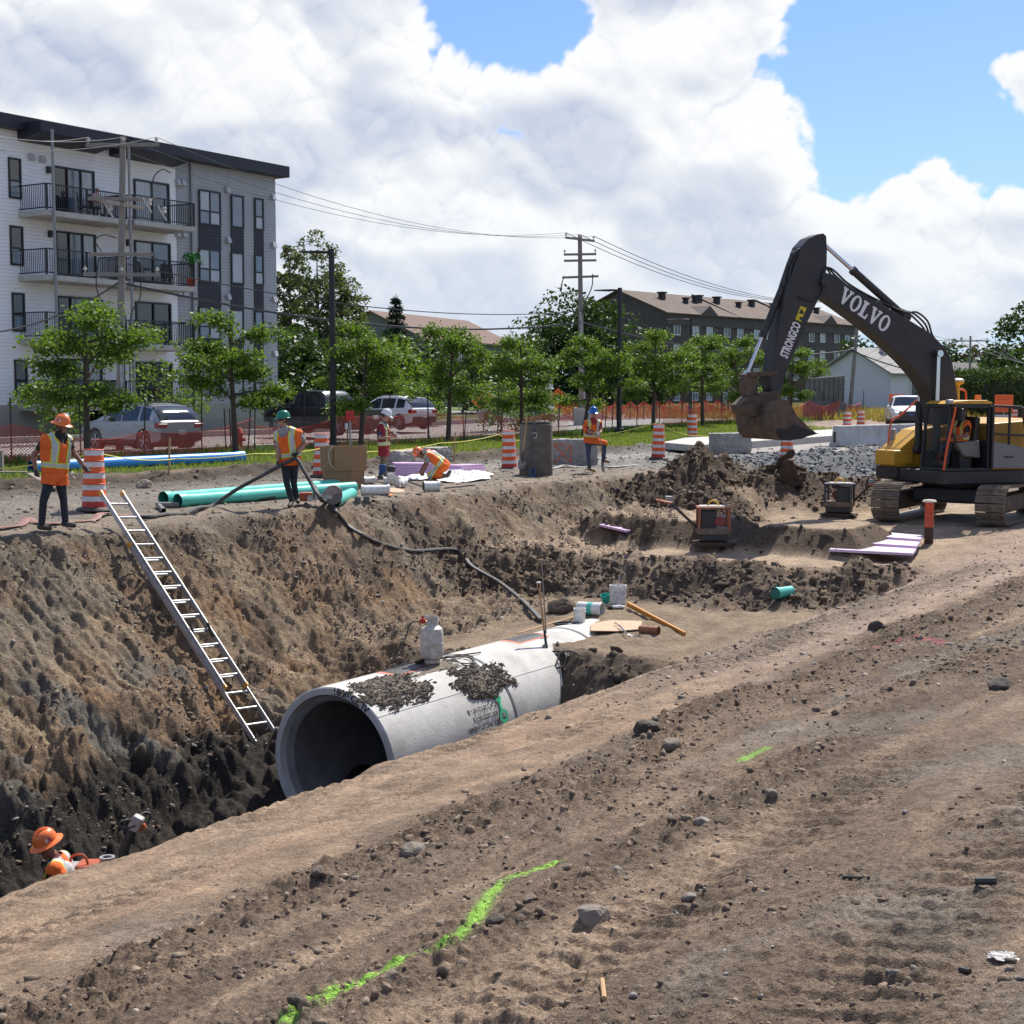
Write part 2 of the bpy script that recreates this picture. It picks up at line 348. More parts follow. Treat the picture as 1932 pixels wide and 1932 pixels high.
 k = mix(k, c(.075, .105, .028), m['grass'] * (.95 - .35 * sstep(.2, .7, n2)))
 k = mix(k, c(.115, .078, .052), m['pile'] * .97); k = mix(k, c(.13, .09, .058), m['mound'] * .97)
 k = mix(k, c(.165, .17, .175), m['stone_slope'])
 # beyond the works: lawns, a reddish gravel lot
 farR = sstep(66, 76, s) * (1 - sstep(30, 34, D)) * sstep(6, 9, D); k = mix(k, c(.34, .25, .20), farR)
 k = mix(k, c(.10, .135, .04), sstep(48, 49, D) * .9); k = mix(k, c(.12, .155, .05), sstep(105, 112, s) * .95)
 k = k * (1 + .16 * n2[:, None])
 g_ = k.mean(1, keepdims=True); k = (k * .90 + g_ * .10) * .95
 for pts, w_, col_ in PAINT:
  sel = np.nonzero((X > min(p.x for p in pts) - .3) & (X < max(p.x for p in pts) + .3) & (Y > min(p.y for p in pts) - .3) & (Y < max(p.y for p in pts) + .3))[0]
  dm = np.full(len(sel), 9.0)
  for p, q in zip(pts[:-1], pts[1:]):
   ex_, ey_ = q.x - p.x, q.y - p.y; t = np.clip(((X[sel] - p.x) * ex_ + (Y[sel] - p.y) * ey_) / (ex_ * ex_ + ey_ * ey_), 0, 1); dm = np.minimum(dm, np.hypot(X[sel] - p.x - t * ex_, Y[sel] - p.y - t * ey_))
  f = np.clip(1.35 * np.exp(-(dm / w_) ** 2) * (.75 + .7 * perlin(X[sel] * 34, Y[sel] * 34, 151)), 0, .92); k[sel] = k[sel] * (1 - f[:, None]) + np.array(col_) * f[:, None]
 wet = np.clip(bank * np.exp(-((D - 24.8) / 1.3) ** 2) * (1 - sstep(50, 60, s)), 0, 1)
 return np.concatenate([np.clip(k, .015, .8), wet[:, None]], 1)
def grid_mesh(name, P, nr, nc, wrap):
 i = np.arange(nr - 1)[:, None] * nc + np.arange(nc if wrap else nc - 1)[None, :]
 j = np.arange(nr - 1)[:, None] * nc + (np.arange(nc if wrap else nc - 1)[None, :] + 1) % nc
 q = np.stack([i, j, j + nc, i + nc], -1).reshape(-1, 4)
 me = bpy.data.meshes.new(name)
 me.vertices.add(len(P)); me.vertices.foreach_set('co', P.astype(np.float32).ravel())
 me.loops.add(q.size); me.loops.foreach_set('vertex_index', q.astype(np.int32).ravel())
 me.polygons.add(len(q)); me.polygons.foreach_set('loop_start', np.arange(0, q.size, 4, dtype=np.int32))
 me.polygons.foreach_set('use_smooth', np.ones(len(q), bool)); me.update(calc_edges=True)
 return me
az = np.concatenate([np.arange(-180, -40, 5.0), np.arange(-40, -21.0, .5), np.arange(-21.0, 21.0, .064), np.arange(21.0, 40, .5), np.arange(40, 180, 5.0)])
rr = [1.0]
while rr[-1] < 3200:
 r = rr[-1]
 if r < 4.6: d = .12
 elif r < 10.5: d = max(.0125, 1.7 * r * r / (1472 * (1.75 + .11 * r)))
 elif r < 13: d = .055
 elif r < 27: d = .036
 elif r < 46: d = .0012 * (r - 27) * 3 + .05
 else: d = .03 * (r - 40)
 rr.append(r + d)
rr = np.array(rr)
A_, R_ = np.meshgrid(np.radians(az), rr)
GX, GY = (np.sin(A_) * R_).ravel(), (np.cos(A_) * R_).ravel()
GM = masks(GX, GY)
GZ = base_h(GX, GY) + detail_h(GX, GY, GM)
GZ = GZ - np.where(np.hypot(GX, GY) > 600, (np.hypot(GX, GY) - 600) * .0012, 0)
ground_me = grid_mesh('ground', np.stack([GX, GY, GZ], 1), len(rr), len(az), True)
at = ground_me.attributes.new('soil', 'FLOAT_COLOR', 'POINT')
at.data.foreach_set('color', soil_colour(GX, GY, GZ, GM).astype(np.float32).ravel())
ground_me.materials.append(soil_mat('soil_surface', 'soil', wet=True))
ground = bpy.data.objects.new('ground', ground_me); COL.objects.link(ground); ground['kind'] = 'structure'
print('ground verts', len(GX), len(rr), len(az))
del GM
# ------------------------------------------------------------------ loose stones and crumbs of soil: nobody could count them
def stone_field(name, label, n, lo, hi, sampler, cols, sub=1, seed=1, flat=.6, sink=.25):
 rg = np.random.default_rng(seed)
 bmx = bmesh.new(); bmesh.ops.create_icosphere(bmx, subdivisions=sub, radius=1)
 bv = np.array([v.co[:] for v in bmx.verts]); bf = np.array([[v.index for v in f.verts] for f in bmx.faces]); bmx.free()
 X, Y = sampler(rg, n); n = len(X)
 Z = base_h(X, Y) + detail_h(X, Y, masks(X, Y))
 size = lo * (hi / lo) ** (rg.random(n) ** 2.6)
 V = bv[None] * (1 + np.clip(rg.normal(0, .3, (n, len(bv), 1)), -.5, .6))
 V = V * np.stack([rg.uniform(.75, 1.3, n), rg.uniform(.6, 1.05, n), rg.uniform(.35, .9, n) * flat / .6], 1)[:, None]
 a, t = rg.uniform(0, 6.28, n), rg.normal(0, .35, n)
 ca, sa, ct, st = np.cos(a), np.sin(a), np.cos(t), np.sin(t)
 x, y, z = V[..., 0], V[..., 1], V[..., 2]
 y, z = y * ct[:, None] - z * st[:, None], y * st[:, None] + z * ct[:, None]
 x, y = x * ca[:, None] - y * sa[:, None], x * sa[:, None] + y * ca[:, None]
 P = np.stack([x, y, z], -1) * size[:, None, None] + np.stack([X, Y, Z + size * (.35 - sink)], 1)[:, None]
 Fc = (bf[None] + (np.arange(n) * len(bv))[:, None, None]).reshape(-1, 3)
 me = bpy.data.meshes.new(name); P = P.reshape(-1, 3)
 me.vertices.add(len(P)); me.vertices.foreach_set('co', P.astype(np.float32).ravel())
 me.loops.add(Fc.size); me.loops.foreach_set('vertex_index', Fc.astype(np.int32).ravel())
 me.polygons.add(len(Fc)); me.polygons.foreach_set('loop_start', np.arange(0, Fc.size, 3, dtype=np.int32)); me.update(calc_edges=True)
 cc = np.array(cols)[rg.integers(0, len(cols), n)] * rg.uniform(.75, 1.25, (n, 1))
 cc = np.concatenate([cc, np.zeros((n, 1))], 1)
 me.attributes.new('soil', 'FLOAT_COLOR', 'POINT').data.foreach_set('color', np.repeat(cc, len(bv), 0).astype(np.float32).ravel())
 me.materials.append(MATS.get('stone_surface') or soil_mat('stone_surface', 'soil', bump=.35, rough=.85))
 o = bpy.data.objects.new(name, me); COL.objects.link(o); o['kind'] = 'stuff'; o['label'] = label; o['category'] = 'stones'
 return o
def sampler(s0, s1, D0, D1, prob):
 def f(rg, n):
  s = rg.uniform(s0, s1, n * 5); D = rg.uniform(D0, D1, n * 5); X = s * TX + D * NX; Y = s * TY + D * NY
  ok = (Y > 3.5) & (np.abs(X) < Y * .40 + .6); X, Y = X[ok], Y[ok]
  p = prob(masks(X, Y), X, Y); k = rg.random(len(X)) < np.clip(p, 0, 1); return X[k][:n], Y[k][:n]
 return f
BROWN = [(.18, .135, .10), (.22, .165, .12), (.15, .11, .082), (.25, .19, .14)]
GREY = [(.27, .245, .215), (.20, .18, .16), (.33, .30, .265), (.24, .20, .17)]
DARK = [(.11, .08, .056), (.14, .10, .07), (.085, .064, .048)]
stone_field('loose_gravel', 'small grey and brown stones scattered over the near sandy ground', 9000, .004, .024,
   sampler(0, 16, -2, 5.8, lambda m, X, Y: (.06 + .94 * m['rough'] * sstep(-.1, .5, fbm(X * .9, Y * .9, 3, 141))) * np.clip(9 / Y, .12, 1) ** 2), GREY[:3] + BROWN * 4, seed=2, sink=.35)
stone_field('soil_crumbs', 'brown crumbs and clods of soil along the cloddy ridge', 9000, .010, .036,
   sampler(0, 30, 2.2, 9.6, lambda m, X, Y: np.clip(m['ridge'] + .8 * m['ridge2'] + .9 * m['ridge3'] + .35 * m['lip'], 0, 1) * np.clip(10 / Y, .2, 1)), BROWN, seed=3, flat=.75, sink=.45)
stone_field('distant_gravel', 'grey gravel spread over the sloping right hand ground', 3500, .015, .05,
   sampler(12, 40, -8, 8.6, lambda m, X, Y: .3 + .7 * m['rough']), GREY + BROWN * 2, seed=4, sink=.4)
stone_field('wall_rubble', 'stones and crumbs on the far trench slope', 11000, .012, .055,
   sampler(8, 34, 15.0, 19.8, lambda m, X, Y: m['wall'] * sstep(-.15, .4, fbm(sD(X, Y)[0] * .5, sD(X, Y)[1] * .8, 3, 61)) + .10), [tuple(v * .85 for v in q) for q in BROWN * 2 + GREY], seed=5, sink=.4)
stone_field('backfill_clods', 'dark brown clods on the backfill faces and the spoil heap', 6000, .025, .12,
   sampler(16, 46, 9, 21, lambda m, X, Y: np.clip(m['bench_face'] + .9 * m['pile'] + .5 * m['fill_face'] + .25 * m['mound'], 0, 1)), DARK, seed=6, flat=.85, sink=.5)
stone_field('bank_gravel', 'grey stones on the far bank and its cut edge', 4000, .02, .08,
   sampler(14, 60, 19.2, 28.8, lambda m, X, Y: .35 * m['bank'] + .6 * m['ledge']), GREY[2:] + BROWN * 2 + [(.15, .12, .09)], seed=8, sink=.4)
stone_field('crushed_stone', 'blue grey crushed stone on the slope behind the excavator', 5000, .04, .11,
   sampler(40, 74, 15, 23, lambda m, X, Y: m['stone_slope']), [(.19, .195, .20), (.25, .255, .26), (.14, .145, .15)], seed=9)
# ------------------------------------------------------------------ cumulus: a cloud deck far away, seen against the sky texture
def cloud_field(az, el, fine=True):
 """Cloud density at compass angle and height (degrees): banks of rounded heads."""
 sq = 1 + 1.3 * np.exp(-(el / 4.5))                     # far clouds near the horizon are seen flattened
 x, y = az / 6.0, el * sq / 5.0
 wx = fbm(x * 1.6, y * 1.6, 2, 201); wy = fbm(x * 1.6, y * 1.6, 2, 211)
 x1 = x + .07 * wx; y1 = y + .07 * wy
 d = .62 * fbm(x * .55, y * .6, 3, 221)
 for k, (f, a) in enumerate(((1.2, .30), (2.6, .22), (5.6, .135), (11.8, .075), (24.5, .040))[:5 if fine else 3]):
  d = d + a * (domes(x1 * f + 1.7 * k, y1 * f, 31 + k) - .42)
 d = d + .14 * fbm(x1 * 2.5, y1 * 2.5, 6 if fine else 3, 241, .5)
 b = np.zeros_like(d)
 for (px, py, rx, ry, amt) in CLOUD_BANKS:
  ca = math.degrees(math.atan((px - 966) / F)); ce = math.degrees(math.atan((738 - py) / F))
  b = b + amt * np.exp(-((az - ca) / rx) ** 2 - ((el - ce) / ry) ** 2)
 inview = np.exp(-(az / 34) ** 4) * np.exp(-((el - 8) / 18) ** 4)
 return d + b * inview - .16 - .12 * inview
def cloud_colour(az, el):
 c0 = cloud_field(az, el)
 th = lambda c: np.sqrt(np.maximum(c, 0) + .02)
 def slope(fine, eps):
  h0 = th(c0 if fine else cloud_field(az, el, False))
  return (th(cloud_field(az, el + eps, fine)) - h0) / eps * .85 + (th(cloud_field(az + eps, el, fine)) - h0) / eps * .45
 t0 = np.maximum(c0, 0)
 lumps = np.tanh(1.3 * slope(False, .45)) + .50 * np.tanh(.9 * slope(True, .14))
 soft = fbm(az * .13, el * .24, 3, 251)
 lit = .90 - .40 * lumps * sstep(.02, .2, t0) - .52 * sstep(.10, .90, t0 * .7 + 1.15 * soft) + .14 * (1 - sstep(.0, .25, t0))
 lit = np.clip(lit, 0, 1)
 dark, bright = np.array([.31, .37, .50]), np.array([.735, .735, .73])
 cc = dark + (bright - dark) * lit[:, None]
 low = (1 - sstep(0, 9, el))[:, None]
 cc = cc * (1 - .55 * low) + np.array([.55, .61, .69]) * (.55 * low)
 ca = sstep(-.02, .11, c0) * .97
 hz = np.exp(-(np.maximum(el, 0) / 4.5)) * .85
 alpha = 1 - (1 - ca) * (1 - hz)
 hm = ((1 - ca) * hz / np.maximum(alpha, 1e-3))[:, None]
 cc = cc * (1 - hm) + np.array([.40, .55, .72]) * hm
 return cc, alpha
CLOUD_BANKS = ((250, 240, 18, 9, .62), (20, 330, 4, 3, .35), (820, 330, 12, 8, .42), (1150, 130, 6.0, 7.5, .50), (1330, 270, 3.5, 3.5, .25), (1760, 440, 6, 3.4, .52), (1480, 440, 6, 2.6, .42), (1250, 500, 7, 2.4, .45), (700, 590, 14, 2.4, .5), (1700, 600, 12, 2.6, .42),
 (1890, 185, 2.2, 1.3, .62), (1010, 75, 2.6, 1.5, -.62), (860, 20, 1.8, 1.0, -.3), (1690, 150, 4.2, 5.4, -.75), (1930, 330, 3, 1.2, -.4), (1800, 40, 5, 2.6, -.6), (1590, 320, 2.0, 2.4, -.45), (270, 5, 1.2, .9, -.4), (520, 60, 1.2, 1.0, -.45), (760, 440, 3, .5, -.25), (1150, 420, 2.5, .5, -.3))
CA = np.concatenate([np.arange(-180, -24, 4.0), np.arange(-24, 24, .07), np.arange(24, 180, 4.0)])
CE = np.concatenate([np.arange(-.6, 15.6, .07), np.arange(15.6, 40, 1.2), np.arange(40, 86, 5.0)])
CAm, CEm = np.meshgrid(CA, CE); ca_, ce_ = CAm.ravel(), CEm.ravel()
cc, alpha = cloud_colour(ca_, ce_)
sunang = np.hypot((ca_ - 27) * np.cos(np.radians(ce_)), ce_ - 52); alpha = alpha * sstep(8, 16, sunang)   # the sun shines through a gap
rad = 6000.0
P = np.stack([np.sin(np.radians(ca_)) * np.cos(np.radians(ce_)), np.cos(np.radians(ca_)) * np.cos(np.radians(ce_)), np.sin(np.radians(ce_))], 1) * rad
sky_me = grid_mesh('sky', P, len(CE), len(CA), True)
sky_me.attributes.new('cloud', 'FLOAT_COLOR', 'POINT').data.foreach_set('color', np.concatenate([cc, alpha[:, None]], 1).astype(np.float32).ravel())
cm = bpy.data.materials.new('cloud_deck'); cm.use_nodes = True; N, L = cm.node_tree.nodes, cm.node_tree.links; N.clear()
ca1 = N.new('ShaderNodeAttribute'); ca1.attribute_name = 'cloud'
em = N.new('ShaderNodeEmission'); L.new(ca1.outputs['Color'], em.inputs[0]); em.inputs[1].default_value = 1.0
tr = N.new('ShaderNodeBsdfTransparent'); mx = N.new('ShaderNodeMixShader'); L.new(ca1.outputs['Alpha'], mx.inputs[0]); L.new(tr.outputs[0], mx.inputs[1]); L.new(em.outputs[0], mx.inputs[2])
oo = N.new('ShaderNodeOutputMaterial'); L.new(mx.outputs[0], oo.inputs[0])
cm.cycles.emission_sampling = 'NONE'
sky_me.materials.append(cm)
sky_o = bpy.data.objects.new('sky', sky_me); COL.objects.link(sky_o); sky_o['kind'] = 'structure'
# ------------------------------------------------------------------ mesh helpers
class MB:
 def __init__(s): s.v, s.f, s.m, s.T = [], [], [], None
 def at(s, T): s.T = T; return s
 def add(s, vs, fs, mi=0):
  o = len(s.v)
  if s.T is not None: vs = [s.T @ Vector(v) for v in vs]
  s.v.extend(tuple(v) for v in vs); s.f.extend(tuple(i + o for i in f) for f in fs); s.m.extend([mi] * len(fs)); return s
 def box(s, c, d, rz=0, mi=0, M=None):
  x, y, z = (q / 2 for q in d); vs = [Vector((a * x, b * y, e * z)) for e in (-1, 1) for b in (-1, 1) for a in (-1, 1)]
  if rz: vs = [Matrix.Rotation(rz, 3, 'Z') @ v for v in vs]
  if M is not None: vs = [M @ v for v in vs]
  return s.add([v + Vector(c) for v in vs], [(0, 2, 3, 1), (4, 5, 7, 6), (0, 1, 5, 4), (2, 6, 7, 3), (0, 4, 6, 2), (1, 3, 7, 5)], mi)
 def beam(s, p, q, w, h, up=(0, 0, 1), mi=0):
  p, q = Vector(p), Vector(q); y = (q - p).normalized(); x = y.cross(Vector(up))
  x = x.normalized() if x.length > 1e-4 else Vector((1, 0, 0)); z = x.cross(y)
  vs = [e + x * (a * w / 2) + z * (b * h / 2) for e in (p, q) for b in (-1, 1) for a in (-1, 1)]
  return s.add(vs, [(0, 2, 3, 1), (4, 5, 7, 6), (0, 1, 5, 4), (2, 6, 7, 3), (0, 4, 6, 2), (1, 3, 7, 5)], mi)
 def tube(s, pts, r, n=8, mi=0, caps=True, flat=None):
  pts = [Vector(p) for p in pts]; k = len(pts); rs = r if isinstance(r, (list, tuple)) else [r] * k
  t = (pts[1] - pts[0]).normalized(); a = t.orthogonal().normalized(); vs = []; prev = t
  for i, p in enumerate(pts):
   d = (pts[min(i + 1, k - 1)] - pts[max(i - 1, 0)])
   t = d.normalized() if d.length > 1e-6 else prev
   a = (a - t * a.dot(t)); a = a.normalized() if a.length > 1e-5 else t.orthogonal().normalized(); b = t.cross(a); prev = t
   for j in range(n):
    w = 2 * math.pi * j / n
    if flat:                      # a flattened hose: width flat[0], thickness flat[1], lying level
     h = Vector((0, 0, 1)).cross(t); h = h.normalized() if h.length > 1e-3 else a; g = t.cross(h)
     vs.append(p + h * math.cos(w) * flat[0] + g * math.sin(w) * flat[1])
    else: vs.append(p + (a * math.cos(w) + b * math.sin(w)) * rs[i])
  fs = [(i * n + j, i * n + (j + 1) % n, (i + 1) * n + (j + 1) % n, (i + 1) * n + j) for i in range(k - 1) for j in range(n)]
  if caps: fs += [tuple(range(n))[::-1], tuple(range((k - 1) * n, k * n))]
  return s.add(vs, fs, mi)
 def cyl(s, p, q, r, r2=None, n=16, mi=0, caps=True): return s.tube([p, q], [r, r if r2 is None else r2], n, mi, caps)
 def lathe(s, prof, n=24, o=(0, 0, 0), M=None, mi=0, mis=None):
  vs = [Vector((r * math.cos(2 * math.pi * j / n), r * math.sin(2 * math.pi * j / n), z)) for r, z in prof for j in range(n)]
  if M is not None: vs = [M @ v for v in vs]
  vs = [v + Vector(o) for v in vs]
  for i in range(len(prof) - 1):
   pass
  off = len(s.v); fs = [(i * n + j, i * n + (j + 1) % n, (i + 1) * n + (j + 1) % n, (i + 1) * n + j) for i in range(len(prof) - 1) for j in range(n)]
  s.add(vs, fs, mi)
  if mis:
   for i, q in enumerate(mis):
    for j in range(n): s.m[-len(fs) + i * n + j] = q
  return s
 def prism(s, poly, a, b, f=lambda u, v, w: (u, w, v), mi=0):
  n = len(poly); vs = [f(u, v, a) for u, v in poly] + [f(u, v, b) for u, v in poly]
  fs = [tuple(range(n)), tuple(range(2 * n - 1, n - 1, -1))] + [(i, i + n, (i + 1) % n + n, (i + 1) % n) for i in range(n)]
  return s.add(vs, fs, mi)
 def ball(s, c, r, n=10, k=6, mi=0, sc=(1, 1, 1)):
  prof = [(max(1e-4, math.sin(math.pi * i / k)), -math.cos(math.pi * i / k)) for i in range(k + 1)]
  M = Matrix.Diagonal((r * sc[0], r * sc[1], r * sc[2])); return s.lathe(prof, n, c, M, mi)
 def build(s, name, mats, parent=None, smooth=False, bevel=0, seg=2, ang=35, weld=False):
  me = bpy.data.meshes.new(name); me.from_pydata(s.v, [], s.f)
  mats = mats if isinstance(mats, (list, tuple)) else [mats]
  for m in mats: me.materials.append(m)
  if len(mats) > 1: me.polygons.foreach_set('material_index', s.m)
  b = bmesh.new(); b.from_mesh(me)
  if weld: bmesh.ops.remove_doubles(b, verts=b.verts, dist=1e-4)
  bmesh.ops.recalc_face_normals(b, faces=b.faces); b.to_mesh(me); b.free()
  if smooth:
   me.polygons.foreach_set('use_smooth', [True] * len(me.polygons))
   try: me.set_sharp_from_angle(angle=R(ang))
   except Exception: pass
  me.update(); o = bpy.data.objects.new(name, me); COL.objects.link(o)
  if parent is not None: o.parent = parent
  if bevel:
   q = o.modifiers.new('bevel', 'BEVEL'); q.width = bevel; q.segments = seg; q.limit_method = 'ANGLE'; q.angle_limit = R(40)
  return o
def tag(o, label=None, cat=None, group=None, kind=None):
 for k, v in (('label', label), ('category', cat), ('group', group), ('kind', kind)):
  if v: o[k] = v
 return o
def thing(name, label, cat, loc=(0, 0, 0), rz=0, group=None):
 o = bpy.data.objects.new(name, None); COL.objects.link(o); o.location = loc; o.rotation_euler = (0, 0, rz); o.empty_display_size = .2
 return tag(o, label, cat, group)
def viewaz(p): return -math.atan2(p[0], p[1])           # turns local +y away from the camera
def copy_tree(o, parent=None, **props):
 c = o.copy(); COL.objects.link(c); c.parent = parent
 for k, v in props.items(): c[k] = v
 for ch in list(o.children): copy_tree(ch, c)
 return c
def text_mesh(txt, size=1.0, bold=.0, depth=.01, align='CENTER'):
 cu = bpy.data.curves.new('t', 'FONT'); cu.body = txt; cu.size = size; cu.offset = bold; cu.extrude = depth; cu.align_x = align; cu.align_y = 'CENTER'; cu.resolution_u = 3
 o = bpy.data.objects.new('t', cu); COL.objects.link(o); dg = bpy.context.evaluated_depsgraph_get()
 me = bpy.data.meshes.new_from_object(o.evaluated_get(dg)); vs = [v.co.copy() for v in me.vertices]; fs = [tuple(p.vertices) for p in me.polygons]
 bpy.data.objects.remove(o); bpy.data.curves.remove(cu); bpy.data.meshes.remove(me); return vs, fs
def lettering(name, txt, size, m, parent, f, bold=0.0, depth=.004):
 """Writing laid on a surface: f maps the flat letter plane to the thing's own space."""
 vs, fs = text_mesh(txt, size, bold, depth); b = MB(); b.add([f(v) for v in vs], fs); return b.build(name, m, parent)
def zc(x0, y0, size):                                    # enlarged-view coordinates to picture coordinates
 return lambda x, y: ((x0 + x * size / 1932) * .483, (y0 + y * size / 1932) * .483)
def arc(c, r, a0, a1, n): return [(c[0] + r * math.cos(a0 + (a1 - a0) * i / n), c[1] + r * math.sin(a0 + (a1 - a0) * i / n)) for i in range(n + 1)]
def smooth_path(pts, n=6):
 pts = [Vector(p) for p in pts]; out = []; P = [pts[0] * 2 - pts[1]] + pts + [pts[-1] * 2 - pts[-2]]
 for i in range(1, len(P) - 2):
  for k in range(n):
   t = k / n; a, b, c, d = P[i - 1], P[i], P[i + 1], P[i + 2]
   out.append(.5 * ((2 * b) + (c - a) * t + (2 * a - 5 * b + 4 * c - d) * t * t + (3 * b - a - 3 * c + d) * t ** 3))
 return out + [pts[-1]]
# ------------------------------------------------------------------ shared materials
CONC = mat('concrete', (.50, .49, .46), .85, col2=(.38, .37, .35), scale=3, bump=.35, bscale=60)
CONC_D = mat('shaded_concrete', (.14, .12, .095), .8, col2=(.09, .078, .062), scale=5, bump=.3, bscale=50)  # manhole concrete darkened, its backlit shade put into the base colour
CONC_B = mat('block_concrete', (.34, .33, .31), .9, col2=(.22, .21, .19), scale=4, bump=.5, bscale=30)
STEEL = mat('galvanised_steel', (.45, .46, .47), .45, .8, col2=(.30, .30, .31), scale=9)
ALU = mat('aluminium', (.50, .50, .50), .5, .6, col2=(.33, .33, .33), scale=14)
BLACKP = mat('black_plastic', (.02, .02, .021), .55, col2=(.05, .048, .045), scale=20)
RUBBER = mat('black_rubber', (.025, .025, .026), .6, col2=(.11, .10, .09), scale=11, amt=.7)
WOOD = mat('raw_wood', (.46, .30, .15), .7, col2=(.33, .20, .10), scale=5, stretch=(30, 30, 2))
WOODG = mat('weathered_wood', (.30, .26, .21), .85, col2=(.19, .165, .135), scale=4, stretch=(14, 14, 1.2), bump=.4, bscale=25)
ORANGE = mat('reflective_orange', (.80, .115, .012), .5, col2=(.62, .08, .012), scale=9)
WHITE_R = mat('reflective_white', (.70, .70, .71), .5, col2=(.42, .40, .38), scale=8, amt=.8)
RUST = mat('rusty_steel', (.10, .058, .036), .75, .35, col2=(.055, .04, .032), scale=6, bump=.3, bscale=30)
TEAL = mat('teal_pipe_plastic', (.085, .50, .40), .35, col2=(.12, .54, .45), scale=3)
BLUEP = mat('blue_pipe_plastic', (.03, .26, .68), .35, col2=(.06, .33, .72), scale=2)
WHITEP = mat('white_plastic', (.75, .75, .73), .4, col2=(.6, .59, .56), scale=8)
PURPLE = mat('purple_foam', (.50, .33, .53), .8, col2=(.56, .40, .58), scale=6)
YELLOW = mat('yellow_paint', (.70, .42, .03), .5, col2=(.55, .32, .03), scale=8)
REDP = mat('red_paint', (.50, .035, .025), .5, col2=(.36, .03, .02), scale=8)
MUDM = mat('wet_mud', (.10, .082, .062), .75, col2=(.15, .125, .095), scale=12, bump=.6, bscale=40)
# ------------------------------------------------------------------ the concrete pipe line
PR, PI_, PZ, PD, PL_ = 1.13, .90, -3.10, 13.62, 3.2
PMAT = mat('precast_concrete', (.55, .54, .51), .85, col2=(.39, .375, .345), scale=1.7, bump=.35, bscale=38)
def pipe_pt(s, ang, r):                                  # ang measured from the crown towards the near side
 x, y = XY(s, PD - r * math.sin(ang)); return Vector((x, y, PZ + r * math.cos(ang)))
for k in range(3):
 s0 = 16.2 + k * (PL_ + .025); x, y = XY(s0, PD)
 root = thing('concrete_pipe', ('open ended grey concrete pipe section at the front of the trench', 'second concrete pipe section, joined behind the open end and half buried',
     'third concrete pipe section, only its white crown showing behind the shovel')[k], 'pipe', (x, y, PZ), -TH, 'sections of the concrete pipe line')
 M = Matrix.Rotation(-math.pi / 2, 4, 'X')            # lathe axis z becomes +y, the pipe direction
 b = MB(); b.lathe([(1.00, .12), (1.02, 0), (PR - .02, 0), (PR, .02), (PR, 1.0), (PR, 2.1), (PR - .012, 2.12), (PR - .012, PL_ - .02), (PR - .03, PL_), (.96, PL_)], 72, M=M)
 b.build('barrel', PMAT, root, smooth=True, ang=25)
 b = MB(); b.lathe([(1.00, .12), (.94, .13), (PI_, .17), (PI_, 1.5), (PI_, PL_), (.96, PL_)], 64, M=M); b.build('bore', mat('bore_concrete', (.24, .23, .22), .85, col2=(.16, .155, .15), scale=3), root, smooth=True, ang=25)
 if k < 2:                                            # tarred lifting hole on the crown, ringed with orange paint
  yc = (1.75, 1.95)[k]
  for nm, m_, grow, lift in (('paint_mark', mat('orange_paint_mark', (.70, .16, .09), .8, col2=(.55, .30, .24), scale=16), 1.22, .004), ('tar_patch', mat('tar', (.03, .03, .03), .55, bump=.5, bscale=25), 1.0, .009)):
   b = MB(); n = 8
   vs = [(-(PR + lift) * math.sin(a), yc + .40 * grow * u + .05 * math.sin(9 * a + u), (PR + lift) * math.cos(a)) for i in range(n + 1) for u in (-1, 1) for a in [(-.16 + .34 * i / n * 1.0) * grow]]
   b.add(vs, [(2 * i, 2 * i + 1, 2 * i + 3, 2 * i + 2) for i in range(n)]); b.build(nm, m_, root)
 for an in (-.75, .80, 1.62):
  b = MB(); b.beam(((PR + .001) * math.sin(an), .03, (PR + .001) * math.cos(an)), ((PR + .001) * math.sin(an), PL_ * .66, (PR + .001) * math.cos(an)), .014, .010, up=(math.sin(an), 0, math.cos(an))); b.build('form_seam', PMAT, root)
 if k == 0:
  ink = mat('stencil_ink', (.05, .05, .055), .8)
  lettering('class_marking', '1800 CL IV', .15, ink, root, lambda v: (lambda a: ((1.075 + v.y) * -math.sin(a), -.004 - v.z * .2, (1.075 + v.y) * math.cos(a)))(-.33 - v.x / 1.07), .004)
  for i, tx in enumerate(('BSC A 120 CL IV - B', '1800 2022-06-15', 'FORTIER INC ST-HENRI', 'MODELE 1800-CL 4')):
   lettering('stencil_line', tx, .105, ink, root, lambda v, i=i: (lambda a: ((PR + .003 + v.z * .1) * math.sin(a), 2.42 - v.x, (PR + .003 + v.z * .1) * math.cos(a)))(1.10 + .12 * i + v.y / PR), .002)
  b = MB(); g = mat('green_paint_mark', (.03, .42, .20), .8)
  for pts in ([(1.00, 2.78), (1.08, 2.86), (1.2, 2.84), (1.3, 2.76), (1.38, 2.84)], [(1.02, 2.94), (1.1, 2.86)], [(1.2, 2.84), (1.24, 2.95), (1.34, 2.95), (1.38, 2.84)]):
   P_ = [Vector(((PR + .004) * math.sin(a), y_, (PR + .004) * math.cos(a))) for a, y_ in pts]
   for p, q in zip(P_[:-1], P_[1:]): b.beam(p, q, .05, .006, up=(math.sin(1.2), 0, math.cos(1.2)))
  b.build('painted_emblem', g, root)
